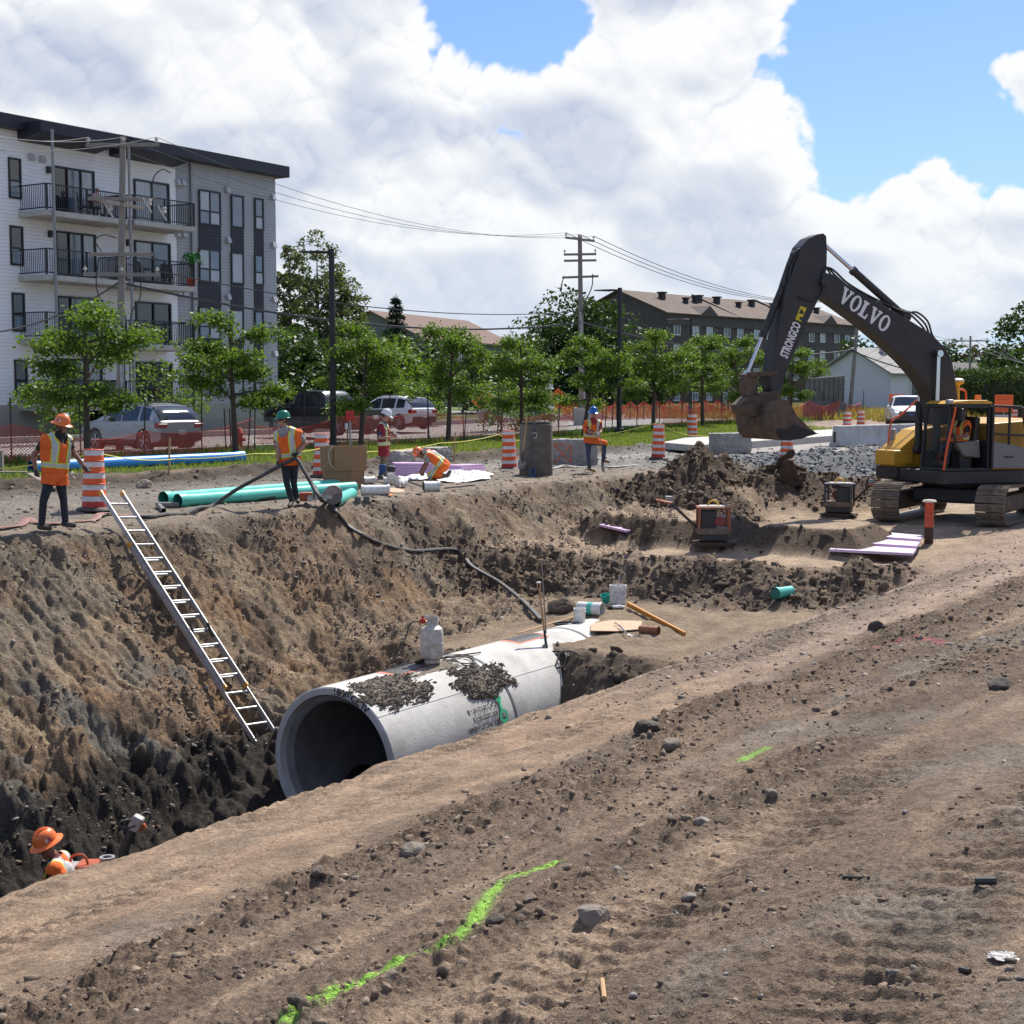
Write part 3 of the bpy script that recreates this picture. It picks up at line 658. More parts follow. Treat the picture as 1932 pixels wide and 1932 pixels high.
# mud thrown over the pipe
def pipe_mud(name, label, n, s0, s1, a0, a1, seed, thick=.085, thr=.0):
 U, W = np.meshgrid(np.linspace(-1.3, 1.3, n), np.linspace(-1.3, 1.3, n)); u, w = U.ravel(), W.ravel()
 S, A = (s0 + s1) / 2 + (s1 - s0) / 2 * u, (a0 + a1) / 2 + (a1 - a0) / 2 * w
 sh = 1 - np.sqrt(u * u + w * w) + .42 * fbm(u * 1.6, w * 1.6, 3, 300 + seed) + .30 * fbm(u * 9, w * 9, 3, 310 + seed, .7) - thr
 h = thick * np.sqrt(np.clip(sh, 0, .5) * 2) * (.45 + .5 * clods(S * 9, A * 9, seed) + .35 * clods(S * 21, A * 21, seed + 5)) - .004
 r = PR + h; x, y = S * TX + (PD - r * np.sin(A)) * NX, S * TY + (PD - r * np.sin(A)) * NY; z = PZ + r * np.cos(A)
 ok = (h > 0).reshape(n, n); fs = [(i * n + j, i * n + j + 1, (i + 1) * n + j + 1, (i + 1) * n + j) for i in range(n - 1) for j in range(n - 1) if ok[i, j] or ok[i + 1, j] or ok[i, j + 1] or ok[i + 1, j + 1]]
 b = MB(); b.add(np.stack([x, y, z], 1).tolist(), fs)
 o = b.build(name, mat('drying_mud', (.20, .165, .125), .9, col2=(.12, .098, .074), scale=14, bump=.6, bscale=70)); return tag(o, label, 'mud', kind='stuff')
pipe_mud('mud_splatter', 'clump of grey mud by the open rim of the pipe', 120, 16.2, 17.75, .12, .72, 1)
pipe_mud('mud_splatter', 'round brown mud patch on the pipe by its first joint', 120, 18.35, 19.6, .42, .98, 2)
pipe_mud('mud_splatter', 'thin mud specks around the tarred hole under the gas cylinder', 70, 17.3, 19.3, .02, .40, 3, .025, .35)
# ------------------------------------------------------------------ ladder lying on the far slope
def SDZ(s, D, z): x, y = XY(s, D); return Vector((x, y, z))
lad = thing('extension_ladder', 'long aluminium extension ladder leaning on the trench slope', 'ladder', SDZ(16.9, 15.3, -3.45))
LO = SDZ(16.9, 15.3, -3.45); lb, lt = SDZ(16.85, 15.3, -3.34) - LO, SDZ(17.45, 19.6, .52) - LO
ax = (lt - lb).normalized(); LW = Vector((TX, TY, 0)); LW = (LW - ax * LW.dot(ax)).normalized(); ln = ax.cross(LW).normalized(); ln = ln if ln.z > 0 else -ln; LL = (lt - lb).length
for sect, (u0, u1, off, w) in (('base_section', (0.0, .33 + .325 * 13.2, 0, .50)), ('fly_section', (.325 * 4.2, LL, .055, .45))):
 sec = None
 for side in (-1, 1):
  b = MB(); c = LW * side * w / 2 + ln * off
  b.beam(lb + ax * u0 + c, lb + ax * u1 + c, .028, .085, up=ln)
  o = b.build('rail', ALU, lad, bevel=.006)
  for v0, v1 in ((u1 - .07, u1 + .012), (u0 - .01, u0 + .05)):
   b = MB(); b.beam(lb + ax * v0 + c, lb + ax * v1 + c, .036, .095, up=ln); b.build('end_cap', mat('amber_plastic', (.66, .33, .03), .5), o)
 k = .325 * math.ceil(u0 / .325 + .3)
 while k < u1 - .1:
  b = MB(); p = lb + ax * k + ln * off; b.cyl(p - LW * w / 2, p + LW * w / 2, .019, n=8); b.build('rung', ALU, lad); k += .325
for side in (-1, 1): b = MB(); b.box(lb - ax * .05 + LW * side * .25, (.06, .12, .03), rz=-TH); b.build('foot', BLACKP, lad)
for side in (-1, 1):
 b = MB(); b.beam(lb + ax * (.42 * LL) + LW * side * .2 + ln * .05, lb + ax * (.46 * LL) + LW * side * .17 + ln * .13, .02, .05, up=ln); b.build('rung_lock', BLACKP, lad)
# ------------------------------------------------------------------ gas cylinder, torch and hose on the crown
g0 = pipe_pt(18.55, .06, PR + .012); root = thing('gas_cylinder', 'scuffed white propane cylinder standing on the concrete pipe', 'gas cylinder', g0, .4)
wc = mat('scuffed_white_paint', (.62, .60, .55), .5, col2=(.38, .33, .26), scale=14, amt=.9)
b = MB(); b.lathe([(.10, 0), (.125, 0), (.125, .05)], 28); b.build('foot_ring', wc, root, smooth=True)
b = MB(); b.lathe([(.0, .03), (.10, .035), (.165, .08), (.182, .14), (.182, .30), (.187, .305), (.187, .315), (.182, .32), (.182, .47), (.165, .54), (.11, .585), (0, .60)], 32); b.build('tank', wc, root, smooth=True)
b = MB()
for a0, a1 in ((.35, 2.8), (3.5, 5.9)):
 n = 8
 for i in range(n):
  a, c = a0 + (a1 - a0) * i / n, a0 + (a1 - a0) * (i + 1) / n
  b.add([(.105 * math.cos(q), .105 * math.sin(q), z) for q in (a, c) for z in (.57, .735)] + [(.098 * math.cos(q), .098 * math.sin(q), z) for q in (a, c) for z in (.57, .735)], [(0, 1, 3, 2), (4, 6, 7, 5), (1, 5, 7, 3), (0, 2, 6, 4)])
b.build('collar', wc, root)
b = MB(); b.cyl((0, 0, .59), (0, 0, .67), .022); b.cyl((-.02, 0, .65), (-.13, 0, .66), .014); b.build('valve', mat('brass', (.45, .30, .09), .4, .8), root)
b = MB(); b.cyl((-.15, 0, .63), (-.15, 0, .70), .045, n=12); b.cyl((-.15, 0, .70), (-.15, 0, .75), .018); b.build('regulator', REDP, root)
hose_m = RUBBER
P0 = g0 + Vector((-.17, -.02, .66))
pts = [P0, P0 + Vector((-.16, -.03, -.04)), P0 + Vector((-.27, -.02, -.33)), pipe_pt(18.1, -.42, PR + .02), pipe_pt(18.3, -.30, PR + .02), pipe_pt(18.75, -.02, PR + .02)]
for k in range(16):
 a = k * .95; rr_ = .22 + .09 * math.sin(k * 1.7); pts.append(pipe_pt(19.02 + rr_ * 1.15 * math.cos(a) + .02 * k * .5, .18 + rr_ * .75 * math.sin(a) + .006 * k, PR + .018 + .002 * (k % 5)))
b = MB(); b.tube(smooth_path(pts, 5), .011, 6); root = tag(b.build('gas_hose', hose_m, smooth=True), 'thin black gas hose coiled on the pipe beside the cylinder', 'hose')
b = MB(); b.cyl(pipe_pt(18.3, -.05, PR + .035), pipe_pt(18.85, .03, PR + .035), .03, n=12); b.cyl(pipe_pt(18.85, .03, PR + .035), pipe_pt(19.7, .19, PR + .03), .012, n=8)
o = b.build('propane_torch', RUST, smooth=True); tag(o, 'rusty propane torch lying on the pipe behind the gas cylinder', 'torch')
# ------------------------------------------------------------------ tools and pails at the far end of the pipe
def local(p, rz): return Matrix.Translation(p) @ Matrix.Rotation(rz, 4, 'Z')
def shovel(name, label, foot, top, blade_dir, grip=True, hl=None):
 foot, top = Vector(foot), Vector(top); root = thing(name, label, 'shovel', foot); ax_ = (top - foot).normalized(); L_ = (top - foot).length; bd = Vector(blade_dir).normalized()
 sd = ax_.cross(bd).normalized()
 b = MB(); b.tube([ax_ * .30, ax_ * .55, ax_ * (L_ - (.14 if grip else 0))], [.020, .019, .017], 8); b.build('handle', WOOD, root, smooth=True)
 b = MB(); b.tube([ax_ * .22, ax_ * .34, ax_ * .52], [.024, .023, .021], 8); b.build('socket', mat('black_steel', (.04, .04, .042), .5, .6), root, smooth=True)
 b = MB(); n = 8; rows = [(0, .02), (.04, .09), (.10, .11), (.20, .115), (.27, .10), (.29, .03)]
 vs = [ax_ * h + sd * (w * (2 * j / n - 1)) + bd * (.035 * (1 - (2 * j / n - 1) ** 2) - .02) for h, w in rows for j in range(n + 1)]
 b.add(vs, [(i * (n + 1) + j, i * (n + 1) + j + 1, (i + 1) * (n + 1) + j + 1, (i + 1) * (n + 1) + j) for i in range(len(rows) - 1) for j in range(n)])
 o = b.build('blade', mat('worn_steel', (.28, .27, .25), .5, .7, col2=(.12, .10, .085), scale=10), root, smooth=True); q = o.modifiers.new('s', 'SOLIDIFY'); q.thickness = .004
 if grip:
  b = MB(); e = ax_ * (L_ - .15)
  for sg in (-1, 1): b.tube([e, e + ax_ * .07 + sd * sg * .05, e + ax_ * .145 + sd * sg * .055], .011, 6)
  b.build('fork', WOOD, root, smooth=True); b = MB(); b.cyl(ax_ * L_ - sd * .065, ax_ * L_ + sd * .065, .016, n=8); b.build('grip', WHITEP, root)
 return root
q = hit(1034, 1237); tp = atY(1016, 1099, q.y + .25)
shovel('shovel', 'wooden handled shovel stuck upright in soil beside the pipe', q + Vector((0, 0, -.10)), tp, (.9, -.5, .1))
q = hit(1032, 1210); b = MB(); tp = atY(1022, 1062, q.y + .1); b.tube([q + Vector((0, 0, -.1)), tp], [.013, .010], 8); b.tube([tp, tp + (tp - q).normalized() * .05], [.016, .004], 8)
tag(b.build('pry_bar', WOODG, smooth=True), 'thin upright bar standing directly behind the shovel', 'bar')
def pail(name, label, p, rz, r, h, lying=False, band=None, tool=None, lab=False):
 root = thing(name, label, 'pail', p, rz); M = Matrix.Rotation(math.pi / 2, 4, 'X') if lying else Matrix.Identity(4); o_ = (0, h / 2, r) if lying else (0, 0, 0)
 b = MB(); b.lathe([(.002, 0), (r * .93, 0), (r * .95, .01), (r, h - .05)], 28, o_, M); b.build('body', WHITEP, root, smooth=True)
 b = MB(); b.lathe([(r + .006, h - .06), (r + .011, h - .055), (r + .011, h - .045), (r + .003, h - .04), (r + .003, h - .01), (r + .009, h - .008), (r + .009, h), (r - .006, h), (r - .008, h - .05), (r * .9, .02), (.001, .015)], 28, o_, M); b.build('rim', WHITEP, root, smooth=True)
 if band: b = MB(); b.lathe([(r * .97 + .003, h * .42), (r * .985 + .003, h * .62)], 28, o_, M); b.build('band', band, root, smooth=True)
 if lab:
  b = MB(); a0 = -2.5
  vs = [((r * .98 + .003) * math.cos(a0 + .25 * i), (r * .98 + .003) * math.sin(a0 + .25 * i), z) for i in range(7) for z in (h * .22, h * .72)]
  b.add(vs, [(2 * i, 2 * i + 2, 2 * i + 3, 2 * i + 1) for i in range(6)]); b.build('paper_label', mat('printed_label', (.70, .70, .70), .6, col2=(.25, .25, .27), scale=34), root)
 if tool:
  b = MB(); b.tube([(-.02, 0, .05), (.03, .02, h + .16)], [.012, .01], 6); b.tube([(.03, .02, h + .10), (.04, .025, h + .19)], [.02, .016], 6); b.build('brush', STEEL, root)
 return root
zz = zc(1900, 1900, 1000)
def zh(x, y): return hit(*zz(x, y))
def flat_on(px, py, z): return on(px, py, z)
ZP = -1.97                                               # level of the pipe crown and the sand beside it
p = pipe_pt(24.2, .0, PR); p.z = hgt(p.x, p.y) if hgt(p.x, p.y) > p.z else p.z
def crown(x, y, dz=0.0):                                 # on the crown or the sand, whichever is on top
 q = on(*zz(x, y), ZP + .02); s_, D_ = sD(q.x, q.y); a = (PD - D_) / PR
 zc_ = PZ + PR * math.sqrt(max(0, 1 - a * a)) if abs(a) < 1 else -9
 return Vector((q.x, q.y, max(zc_, hgt(q.x, q.y)) + dz))
pail('paint_pail', 'large white pail with a brush standing in it, behind the tools', crown(992, 915), .3, .165, .36, tool=True, lab=True)
pail('sealant_can', 'small open white can standing on the pipe crown', crown(703, 1015), 0, .108, .26)
pail('sealant_pail', 'white pail with a teal band lying on its side by the cans', crown(785, 970), math.radians(62), .125, .50, lying=True, band=TEAL)
q = crown(905, 905); b = MB(); b.lathe([(.001, .01), (.07, 0), (.095, .17), (.089, .17), (.066, .012), (.001, .015)], 20); o = b.build('measuring_cup', mat('teal_cup', (.03, .40, .33), .4), smooth=True); o.location = q; o.rotation_euler = (.25, -.2, 0)
tag(o, 'small teal plastic cup beside the large white pail', 'cup')
q = crown(975, 1040); b = MB(); b.prism([(-.55, -.22), (-.40, .22), (.0, .34), (.55, .10), (.34, -.42), (-.12, -.40)], 0, .018, lambda u, v, w: (u, v, w)); o = b.build('plywood_offcut', mat('pale_plywood', (.55, .37, .24), .75, col2=(.47, .31, .2), scale=6), bevel=.003); o.location = q + Vector((0, 0, .05)); o.rotation_euler = (.10, -.05, .25)
tag(o, 'pale brown plywood offcut lying beside the pails', 'board')
def chain(name, label, pts, link, m=STEEL):
 root = thing(name, label, 'chain', pts[0]); o0 = Vector(pts[0]); path = smooth_path(pts, 8); acc = 0; k = 0; me = None; last = path[0]
 b = MB(); n = 10; ring = [(link * .62 * math.cos(a) , link * .36 * math.sin(a), 0) for a in [2 * math.pi * i / n for i in range(n)]]; b.tube(ring + [ring[0]], link * .13, 5, caps=False)
 for p in path[1:]:
  acc += (p - last).length; dirn = (p - last); last = p
  if acc > link * .95:
   acc = 0
   if me is None: o = b.build('link', m, root, smooth=True); me = o.data
   else: o = bpy.data.objects.new('link', me); COL.objects.link(o); o.parent = root
   qv = dirn.to_track_quat('X', 'Z'); o.rotation_mode = 'QUATERNION'; o.rotation_quaternion = qv @ Matrix.Rotation(math.pi / 2 * (k % 2) + .4, 3, 'X').to_quaternion(); o.location = p - o0; k += 1
 return root
chain('steel_chain', 'bright steel chain trailing off the plywood offcut', [crown(958, 1036, .09), crown(1010, 1060, .085), crown(1060, 1085, .07), crown(1110, 1090, .03), crown(1165, 1100, .03)], .05)
q0, q1 = crown(1160, 1075, .07), crown(1300, 1090, .07); b = MB(); d_ = (q1 - q0); b.tube([q0, q0 + d_ * .97, q1], [.075, .075, .075], 24, caps=False); b.tube([q1, q0], [.062, .062], 24, caps=False)
tag(b.build('clay_pipe_stub', mat('terracotta', (.34, .14, .075), .7, col2=(.26, .10, .06), scale=8), smooth=True), 'short stub of orange brown pipe on the sand', 'pipe')
q0, q1 = crown(1065, 955, .10), crown(1497, 1092, .03); b = MB(); b.beam(q0, q1, .05, .085); o = b.build('spirit_level', mat('orange_level', (.55, .22, .02), .45, col2=(.42, .17, .02), scale=10), bevel=.006)
tag(o, 'long orange spirit level lying from the pail onto the sand', 'level')
q0, q1 = crown(240, 1085, .06), crown(660, 982, .03); b = MB(); b.beam(q0, q1, .04, .02); tag(b.build('wood_lath', WOOD), 'thin wooden lath lying along the pipe crown', 'lath')
def coil(name, label, c, R0, turns, r, m, tail=(), squash=.55, seed=0):
 rg = random.Random(seed); pts = []
 for i in range(int(turns * 12)):
  a = i * math.pi / 6; k = R0 * (1 + .12 * math.sin(i * .37 + seed) + .1 * rg.uniform(-1, 1)); x, y = c.x + k * math.cos(a), c.y + k * math.sin(a) * squash * 1.6
  z = max(hgt(x, y), c.z - .03); pts.append(Vector((x, y, z + r + .004 * (i // 12) * 4)))
 pts += [Vector(t) for t in tail]; b = MB(); b.tube(smooth_path(pts, 3), r, 6); return tag(b.build(name, m, smooth=True), label, 'hose')
coil('hose_coil', 'small black hose coil beside the open can on the pipe', crown(600, 1020, .01), .20, 3.2, .013, RUBBER, seed=1)
c_ = zh(515, 1360); coil('hose_loop', 'grey black rubber hose loop on the soil by the shovel', c_, .20, 1.9, .018, RUBBER, tail=[zh(560, 1310) + Vector((0, 0, .10)), zh(640, 1290) + Vector((0, 0, .07)), zh(705, 1295) + Vector((0, 0, .03))], seed=2)
q = crown(985, 945, .02); b = MB()
for i in range(9): b.ball((q.x + random.uniform(-.16, .2), q.y + random.uniform(-.08, .08), q.z + .02), random.uniform(.04, .08), 7, 4, mi=i % 3 == 0 and 1 or 0, sc=(1.4, 1, .5))
tag(b.build('rag_pile', [mat('dark_rag', (.05, .045, .055), .9, bump=.4), mat('pale_rag', (.5, .48, .5), .9)]), 'crumpled dark and pale rags in front of the large pail', 'rags')
q = hit(1470, 1131); d_ = Vector((-.75, -.66, 0)); root = thing('pipe_stub', 'teal plastic pipe end poking out of the backfill', 'pipe', q + Vector((0, 0, .12))); b = MB()
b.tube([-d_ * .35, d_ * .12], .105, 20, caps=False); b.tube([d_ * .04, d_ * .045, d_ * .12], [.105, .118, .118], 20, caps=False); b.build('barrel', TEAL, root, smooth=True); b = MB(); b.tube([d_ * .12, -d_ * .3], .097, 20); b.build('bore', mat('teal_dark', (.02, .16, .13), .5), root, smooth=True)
# ------------------------------------------------------------------ people
SKIN = mat('skin', (.42, .22, .15), .55, col2=(.36, .18, .12), scale=12)
SKIN_T = mat('tanned_skin', (.27, .13, .085), .55, col2=(.22, .10, .065), scale=12)
HAIR = mat('dark_hair', (.025, .018, .014), .7); HAIRG = mat('grey_hair', (.30, .27, .24), .7)
JEANS = mat('blue_jeans', (.045, .065, .12), .85, col2=(.07, .09, .15), scale=10, bump=.3, bscale=30)
DARKP = mat('dark_work_trousers', (.016, .019, .028), .85, col2=(.03, .034, .045), scale=8, bump=.3, bscale=25)
KHAKI = mat('khaki_trousers', (.17, .135, .085), .85, col2=(.13, .10, .06), scale=8, bump=.3, bscale=25)
GREYT = mat('grey_cloth', (.32, .31, .29), .85, col2=(.26, .25, .24), scale=8, bump=.3, bscale=25)
BLACKT = mat('black_cloth', (.012, .012, .013), .85, col2=(.03, .03, .03), scale=8)
NAVYT = mat('navy_shirt', (.03, .05, .11), .8, col2=(.04, .07, .15), scale=8, bump=.3, bscale=25)
REDT = mat('red_shirt', (.36, .03, .045), .8, col2=(.28, .025, .035), scale=8)
MAROON = mat('maroon_shirt', (.10, .018, .025), .85)
BOOTB = mat('dark_boots', (.035, .03, .027), .7, col2=(.10, .085, .07), scale=9); BOOTT = mat('tan_boots', (.30, .155, .065), .7, col2=(.22, .11, .05), scale=9)
GLOVE = mat('black_gloves', (.022, .022, .024), .8, col2=(.06, .055, .05), scale=20); GLOVEG = mat('pale_gloves', (.42, .41, .38), .85)
VO = mat('orange_vest_cloth', (.82, .15, .018), .8, col2=(.70, .115, .015), scale=7, bump=.3, bscale=22); VR = mat('red_vest_cloth', (.26, .012, .022), .8, col2=(.2, .01, .016), scale=7, bump=.3, bscale=22)
LIME = mat('lime_trim', (.52, .72, .06), .7); SILV = mat('silver_tape', (.48, .48, .46), .45)
def capsule(b, p, q, r0, r1, n=12, k=4):
 p, q = Vector(p), Vector(q); d = q - p; L_ = d.length
 if L_ < 1e-5: d = Vector((0, 0, 1e-3)); L_ = 1e-3
 prof = [(max(1e-4, r0 * math.sin(math.pi / 2 * i / k)), -r0 * math.cos(math.pi / 2 * i / k)) for i in range(k + 1)] + [(max(1e-4, r1 * math.cos(math.pi / 2 * i / k)), L_ + r1 * math.sin(math.pi / 2 * i / k)) for i in range(k + 1)]
 b.lathe(prof, n, p, d.to_track_quat('Z', 'Y').to_matrix())
def seg_dist(P, a, b_):
 a, b_ = np.array(a), np.array(b_); d = b_ - a; t = np.clip(((P - a) @ d) / max(d @ d, 1e-9), 0, 1); return np.linalg.norm(P - (a + t[:, None] * d), axis=1)
def person(label, base, rz, j, skin, hair, shirt, trousers, boots, gloves, vest, hat, beard=None, fd=(0, -1, 0), hu=(0, 0, 1), sleeve=.55, curl=(.6, .6), hdir=(None, None), group=None, voxel=.0095, glasses=False, vest_low=None, full_back=False):
 """One continuous body grown over a posed skeleton (joints in metres, +x picture right, +y away), clothing and hat as parts."""
 root = thing('person', label, 'person', base, rz, group)
 V = {k: Vector(v) for k, v in j.items()}; fd = Vector(fd).normalized(); hu = Vector(hu).normalized(); hr = hu.cross(-fd).normalized(); hu = (-fd).cross(hr) * -1 if False else (hu - fd * hu.dot(fd)).normalized()
 bones = []                                           # (a, b, ra, rb, material, kind)
 def bone(a, b_, ra, rb, m, kd=''): bones.append((Vector(a), Vector(b_), ra, rb, m, kd))
 mats_ = [skin, hair, shirt, trousers, boots, gloves or skin]
 SK, HA, SH, TR, BO, GL = range(6)
 pel, nk = V['pel'], V['neck']; up = (nk - pel).normalized()
 sl, sr_, hl, hr_ = V['shL'], V['shR'], V['hipL'], V['hipR']
 ch = pel.lerp(nk, .68)
 bone(hl, hr_, .105, .105, TR); bone(pel, pel + up * .10, .125, .13, TR)
 bone(pel + up * .10, ch, .130, .150, SH, 'T'); bone(ch, nk - up * .05, .15, .085, SH, 'T')
 bone(hl.lerp(sl, .2), hl.lerp(sl, .86), .095, .10, SH, 'T'); bone(hr_.lerp(sr_, .2), hr_.lerp(sr_, .86), .095, .10, SH, 'T')
 bone(sl, sr_, .075, .075, SH, 'T'); bone(sl.lerp(nk, .25), nk, .06, .06, SH, 'T'); bone(sr_.lerp(nk, .25), nk, .06, .06, SH, 'T')
 hc = V['head']; bone(nk - up * .02, hc - hu * .04, .058, .055, SK)
 # head: skull, face, jaw, nose, ears
 bone(hc + hu * .025 - fd * .018, hc + hu * .03 - fd * .02, .092, .092, HA, 'H'); bone(hc + fd * .022 + hu * .02, hc + fd * .030 - hu * .065, .072, .055, SK)
 bone(hc + fd * .04 - hu * .085, hc + fd * .058 - hu * .09, .036, .032, HA if beard else SK, 'B')
 if beard:
  for sg in (-1, 1): bone(hc + hr * .058 * sg + fd * .02 - hu * .05, hc + fd * .06 - hu * .095, .022, .03, HA, 'B')
 bone(hc + fd * .088 + hu * .012, hc + fd * .108 - hu * .022, .010, .015, SK); bone(hc + fd * .082 + hu * .028 - hr * .04, hc + fd * .082 + hu * .028 + hr * .04, .014, .014, SK)
 for sg in (-1, 1): bone(hc + hr * .083 * sg + hu * .015 - fd * .005, hc + hr * .085 * sg - hu * .02, .018, .013, SK)
 for i, sd in enumerate('LR'):
  s_, e_, w_ = V['sh' + sd], V['el' + sd], V['wr' + sd]; m_ = s_.lerp(e_, sleeve) if sleeve < 1 else e_
  bone(s_, m_, .068, .062 if sleeve < 1 else .052, SH, 'A')
  if sleeve < 1: bone(m_, e_, .048, .043, SK)
  elif sleeve > 1: bone(e_, w_, .05, .04, SH, 'A')
  if sleeve <= 1: bone(e_, w_.lerp(e_, .35), .044, .040, SK)
  bone(e_.lerp(w_, .6), w_, .037, .029, SK if sleeve <= 1 else SH)
  d = Vector(hdir[i]).normalized() if hdir[i] is not None else (w_ - e_).normalized()
  side = d.cross(fd if abs(d.dot(fd)) < .9 else Vector((0, 0, 1))).normalized(); pn = side.cross(d).normalized(); c = curl[i]
  p1 = w_ + d * .085; bone(w_, p1, .030, .034, GL); bone(w_ + d * .05 - side * .022, w_ + d * .05 + side * .022, .024, .024, GL)
  for q, (o_, ln_) in enumerate(((-.034, .072), (-.012, .082), (.011, .077), (.033, .060))):
   a = p1 + side * o_ - d * .01; b1 = a + (d * math.cos(c * .7) + pn * math.sin(c * .7)) * ln_ * .55; b2 = b1 + (d * math.cos(c * 2) + pn * math.sin(c * 2)) * ln_ * .5
   bone(a, b1, .0125, .0115, GL); bone(b1, b2, .0115, .010, GL)
  ta = w_ + d * .03 - side * .028; tb = ta + (-side * .7 + d * .7 + pn * .3 * c).normalized() * .045; bone(ta, tb, .016, .0135, GL); bone(tb, tb + (d * .8 + pn * .6 * c - side * .2).normalized() * .033, .013, .0105, GL)
  h_, k_, a_, t_ = V['hip' + sd], V['kn' + sd], V['an' + sd], V['toe' + sd]
  bone(h_, k_, .098, .066, TR); bone(k_, k_.lerp(a_, .35), .064, .062, TR); bone(k_.lerp(a_, .3), a_ + (k_ - a_).normalized() * .04, .064, .056, TR)
  f_ = (t_ - a_); fl = f_.normalized(); bone(a_ + (k_ - a_).normalized() * .02, a_, .052, .05, BO); bone(a_ - Vector((0, 0, .03)) - fl * .03, t_, .05, .042, BO)
 b = MB()
 for (p, q, r0, r1, m_, kd) in bones: capsule(b, p, q, r0, r1)
 me = bpy.data.meshes.new('body'); me.from_pydata(b.v, [], b.f); o = bpy.data.objects.new('body', me); COL.objects.link(o)
 bm = bmesh.new(); bm.from_mesh(me); bmesh.ops.remove_doubles(bm, verts=bm.verts, dist=1e-5); bmesh.ops.recalc_face_normals(bm, faces=bm.faces); bm.to_mesh(me); bm.free()
 q = o.modifiers.new('r', 'REMESH'); q.mode = 'VOXEL'; q.voxel_size = voxel; q = o.modifiers.new('s', 'SMOOTH'); q.factor = .5; q.iterations = 3
 dg = bpy.context.evaluated_depsgraph_get(); m2 = bpy.data.meshes.new_from_object(o.evaluated_get(dg)); o.modifiers.clear(); o.data = m2; bpy.data.meshes.remove(me); m2.name = 'body'
 m2.materials.clear()
 for m_ in mats_: m2.materials.append(m_)
 n = len(m2.polygons); C_ = np.empty(n * 3); m2.polygons.foreach_get('center', C_); C_ = C_.reshape(-1, 3); No = np.empty(n * 3); m2.polygons.foreach_get('normal', No); No = No.reshape(-1, 3)
 D_ = np.stack([seg_dist(C_, p, q_) - .5 * (r0 + r1) for (p, q_, r0, r1, m_, kd) in bones], 1); near = D_.argmin(1)
 mi = np.array([x[4] for x in bones])[near]; kd_ = np.array([x[5] for x in bones])[near]
 hcn, fdn, hun = np.array(hc), np.array(fd), np.array(hu); face = (kd_ == 'H') & (((C_ - hcn) @ fdn) > .02) & (((C_ - hcn) @ hun) < .075); mi[face] = SK
 m2.polygons.foreach_set('material_index', mi.astype(np.int32)); m2.polygons.foreach_set('use_smooth', np.ones(n, bool)); o.parent = root
 # eyes
 for sg in (-1, 1):
  e = MB(); e.ball(hc + fd * .092 + hu * .012 + hr * .032 * sg, .011, 8, 6); e.build('eye', mat('eye_dark', (.03, .02, .018), .2), root)
 if glasses:
  e = MB(); pts = [hc + fd * .107 * math.cos(a) + hr * .082 * math.sin(a) + hu * .013 for a in [-1.35 + 2.7 * i / 10 for i in range(11)]]
  for p, q_ in zip(pts[:-1], pts[1:]): e.beam(p, q_, .006, .034, up=hu)
  e.build('sunglasses', mat('dark_lens', (.008, .008, .009), .15), root)
 # vest: the torso's own surface lifted off the body
 if vest is not None:
  vm, trim = vest; upn = np.array(up); P = C_ - np.array(pel); hgt_ = P @ upn; Lt = (nk - pel).length; low = vest_low if vest_low is not None else -.16
  arm = np.min(np.stack([seg_dist(C_, V['sh' + s].lerp(V['el' + s], .35), V['el' + s]) for s in 'LR'], 1), 1)
  legd = (hgt_ < .02)
  body_ok = (kd_ == 'T') | ((kd_ == '') & (mi == TR) & (hgt_ > low)) | ((kd_ == 'A') & (arm > .085))
  fw = np.array(V['front'] if 'front' in V else fd); fw = fw - upn * (fw @ upn); fw /= np.linalg.norm(fw); rt = np.cross(fw, upn)
  xl = P @ rt; fr = P @ fw
  hand_ok = np.min(np.stack([seg_dist(C_, V['el' + s], V['wr' + s]) for s in 'LR'], 1), 1) > .07
  vn = np.abs(xl) < .055 + .0 * xl; neckhole = (hgt_ > Lt - .16) & (fr > 0) & (np.abs(xl) < .05 + .35 * np.maximum(0, hgt_ - (Lt - .16)))
  sel = body_ok & (hgt_ > low) & (hgt_ < Lt + .02) & hand_ok & ~neckhole
  vi = np.full(n, 0); tape = .052; trimw = .018
  xs = .125; dx = np.abs(np.abs(xl) - xs); v_ok = hgt_ > Lt * .30
  vi[(dx < tape / 2 + trimw) & v_ok] = 1; vi[(dx < tape / 2) & v_ok] = 2
  dz = np.abs(hgt_ - Lt * .24); vi[dz < tape / 2 + trimw] = 1; vi[dz < tape / 2] = 2
  if full_back: vi[(fr < 0) & (np.abs(np.abs(xl) - .30 * np.abs(hgt_ - Lt * .30)) < .045) & (hgt_ > Lt * .3)] = 2
  idx = np.nonzero(sel)[0]; bm = bmesh.new(); mp = {}; vs_ = m2.vertices; rg = random.Random(4)
  Hn = Lt
  for fi in idx:
   f = m2.polygons[fi]; q_ = []
   for v in f.vertices:
    if v not in mp:
     co = vs_[v].co; h = (co - pel).dot(up); loose = .020 + .05 * max(0, (.22 - h)) ; w = .5 + .5 * math.sin(co.x * 31 + co.z * 9 + co.y * 23)
     mp[v] = bm.verts.new(co + vs_[v].normal * (loose + .010 * w * (1 if h < .25 else .4)))
    q_.append(mp[v])
   try: nf = bm.faces.new(q_); nf.material_index = int(vi[fi]); nf.smooth = True
   except Exception: pass
  vme = bpy.data.meshes.new('vest'); bm.to_mesh(vme); bm.free()
  for m_ in (vm, trim, SILV): vme.materials.append(m_)
  vo = bpy.data.objects.new('vest', vme); COL.objects.link(vo); vo.parent = root; md = vo.modifiers.new('t', 'SOLIDIFY'); md.thickness = .006
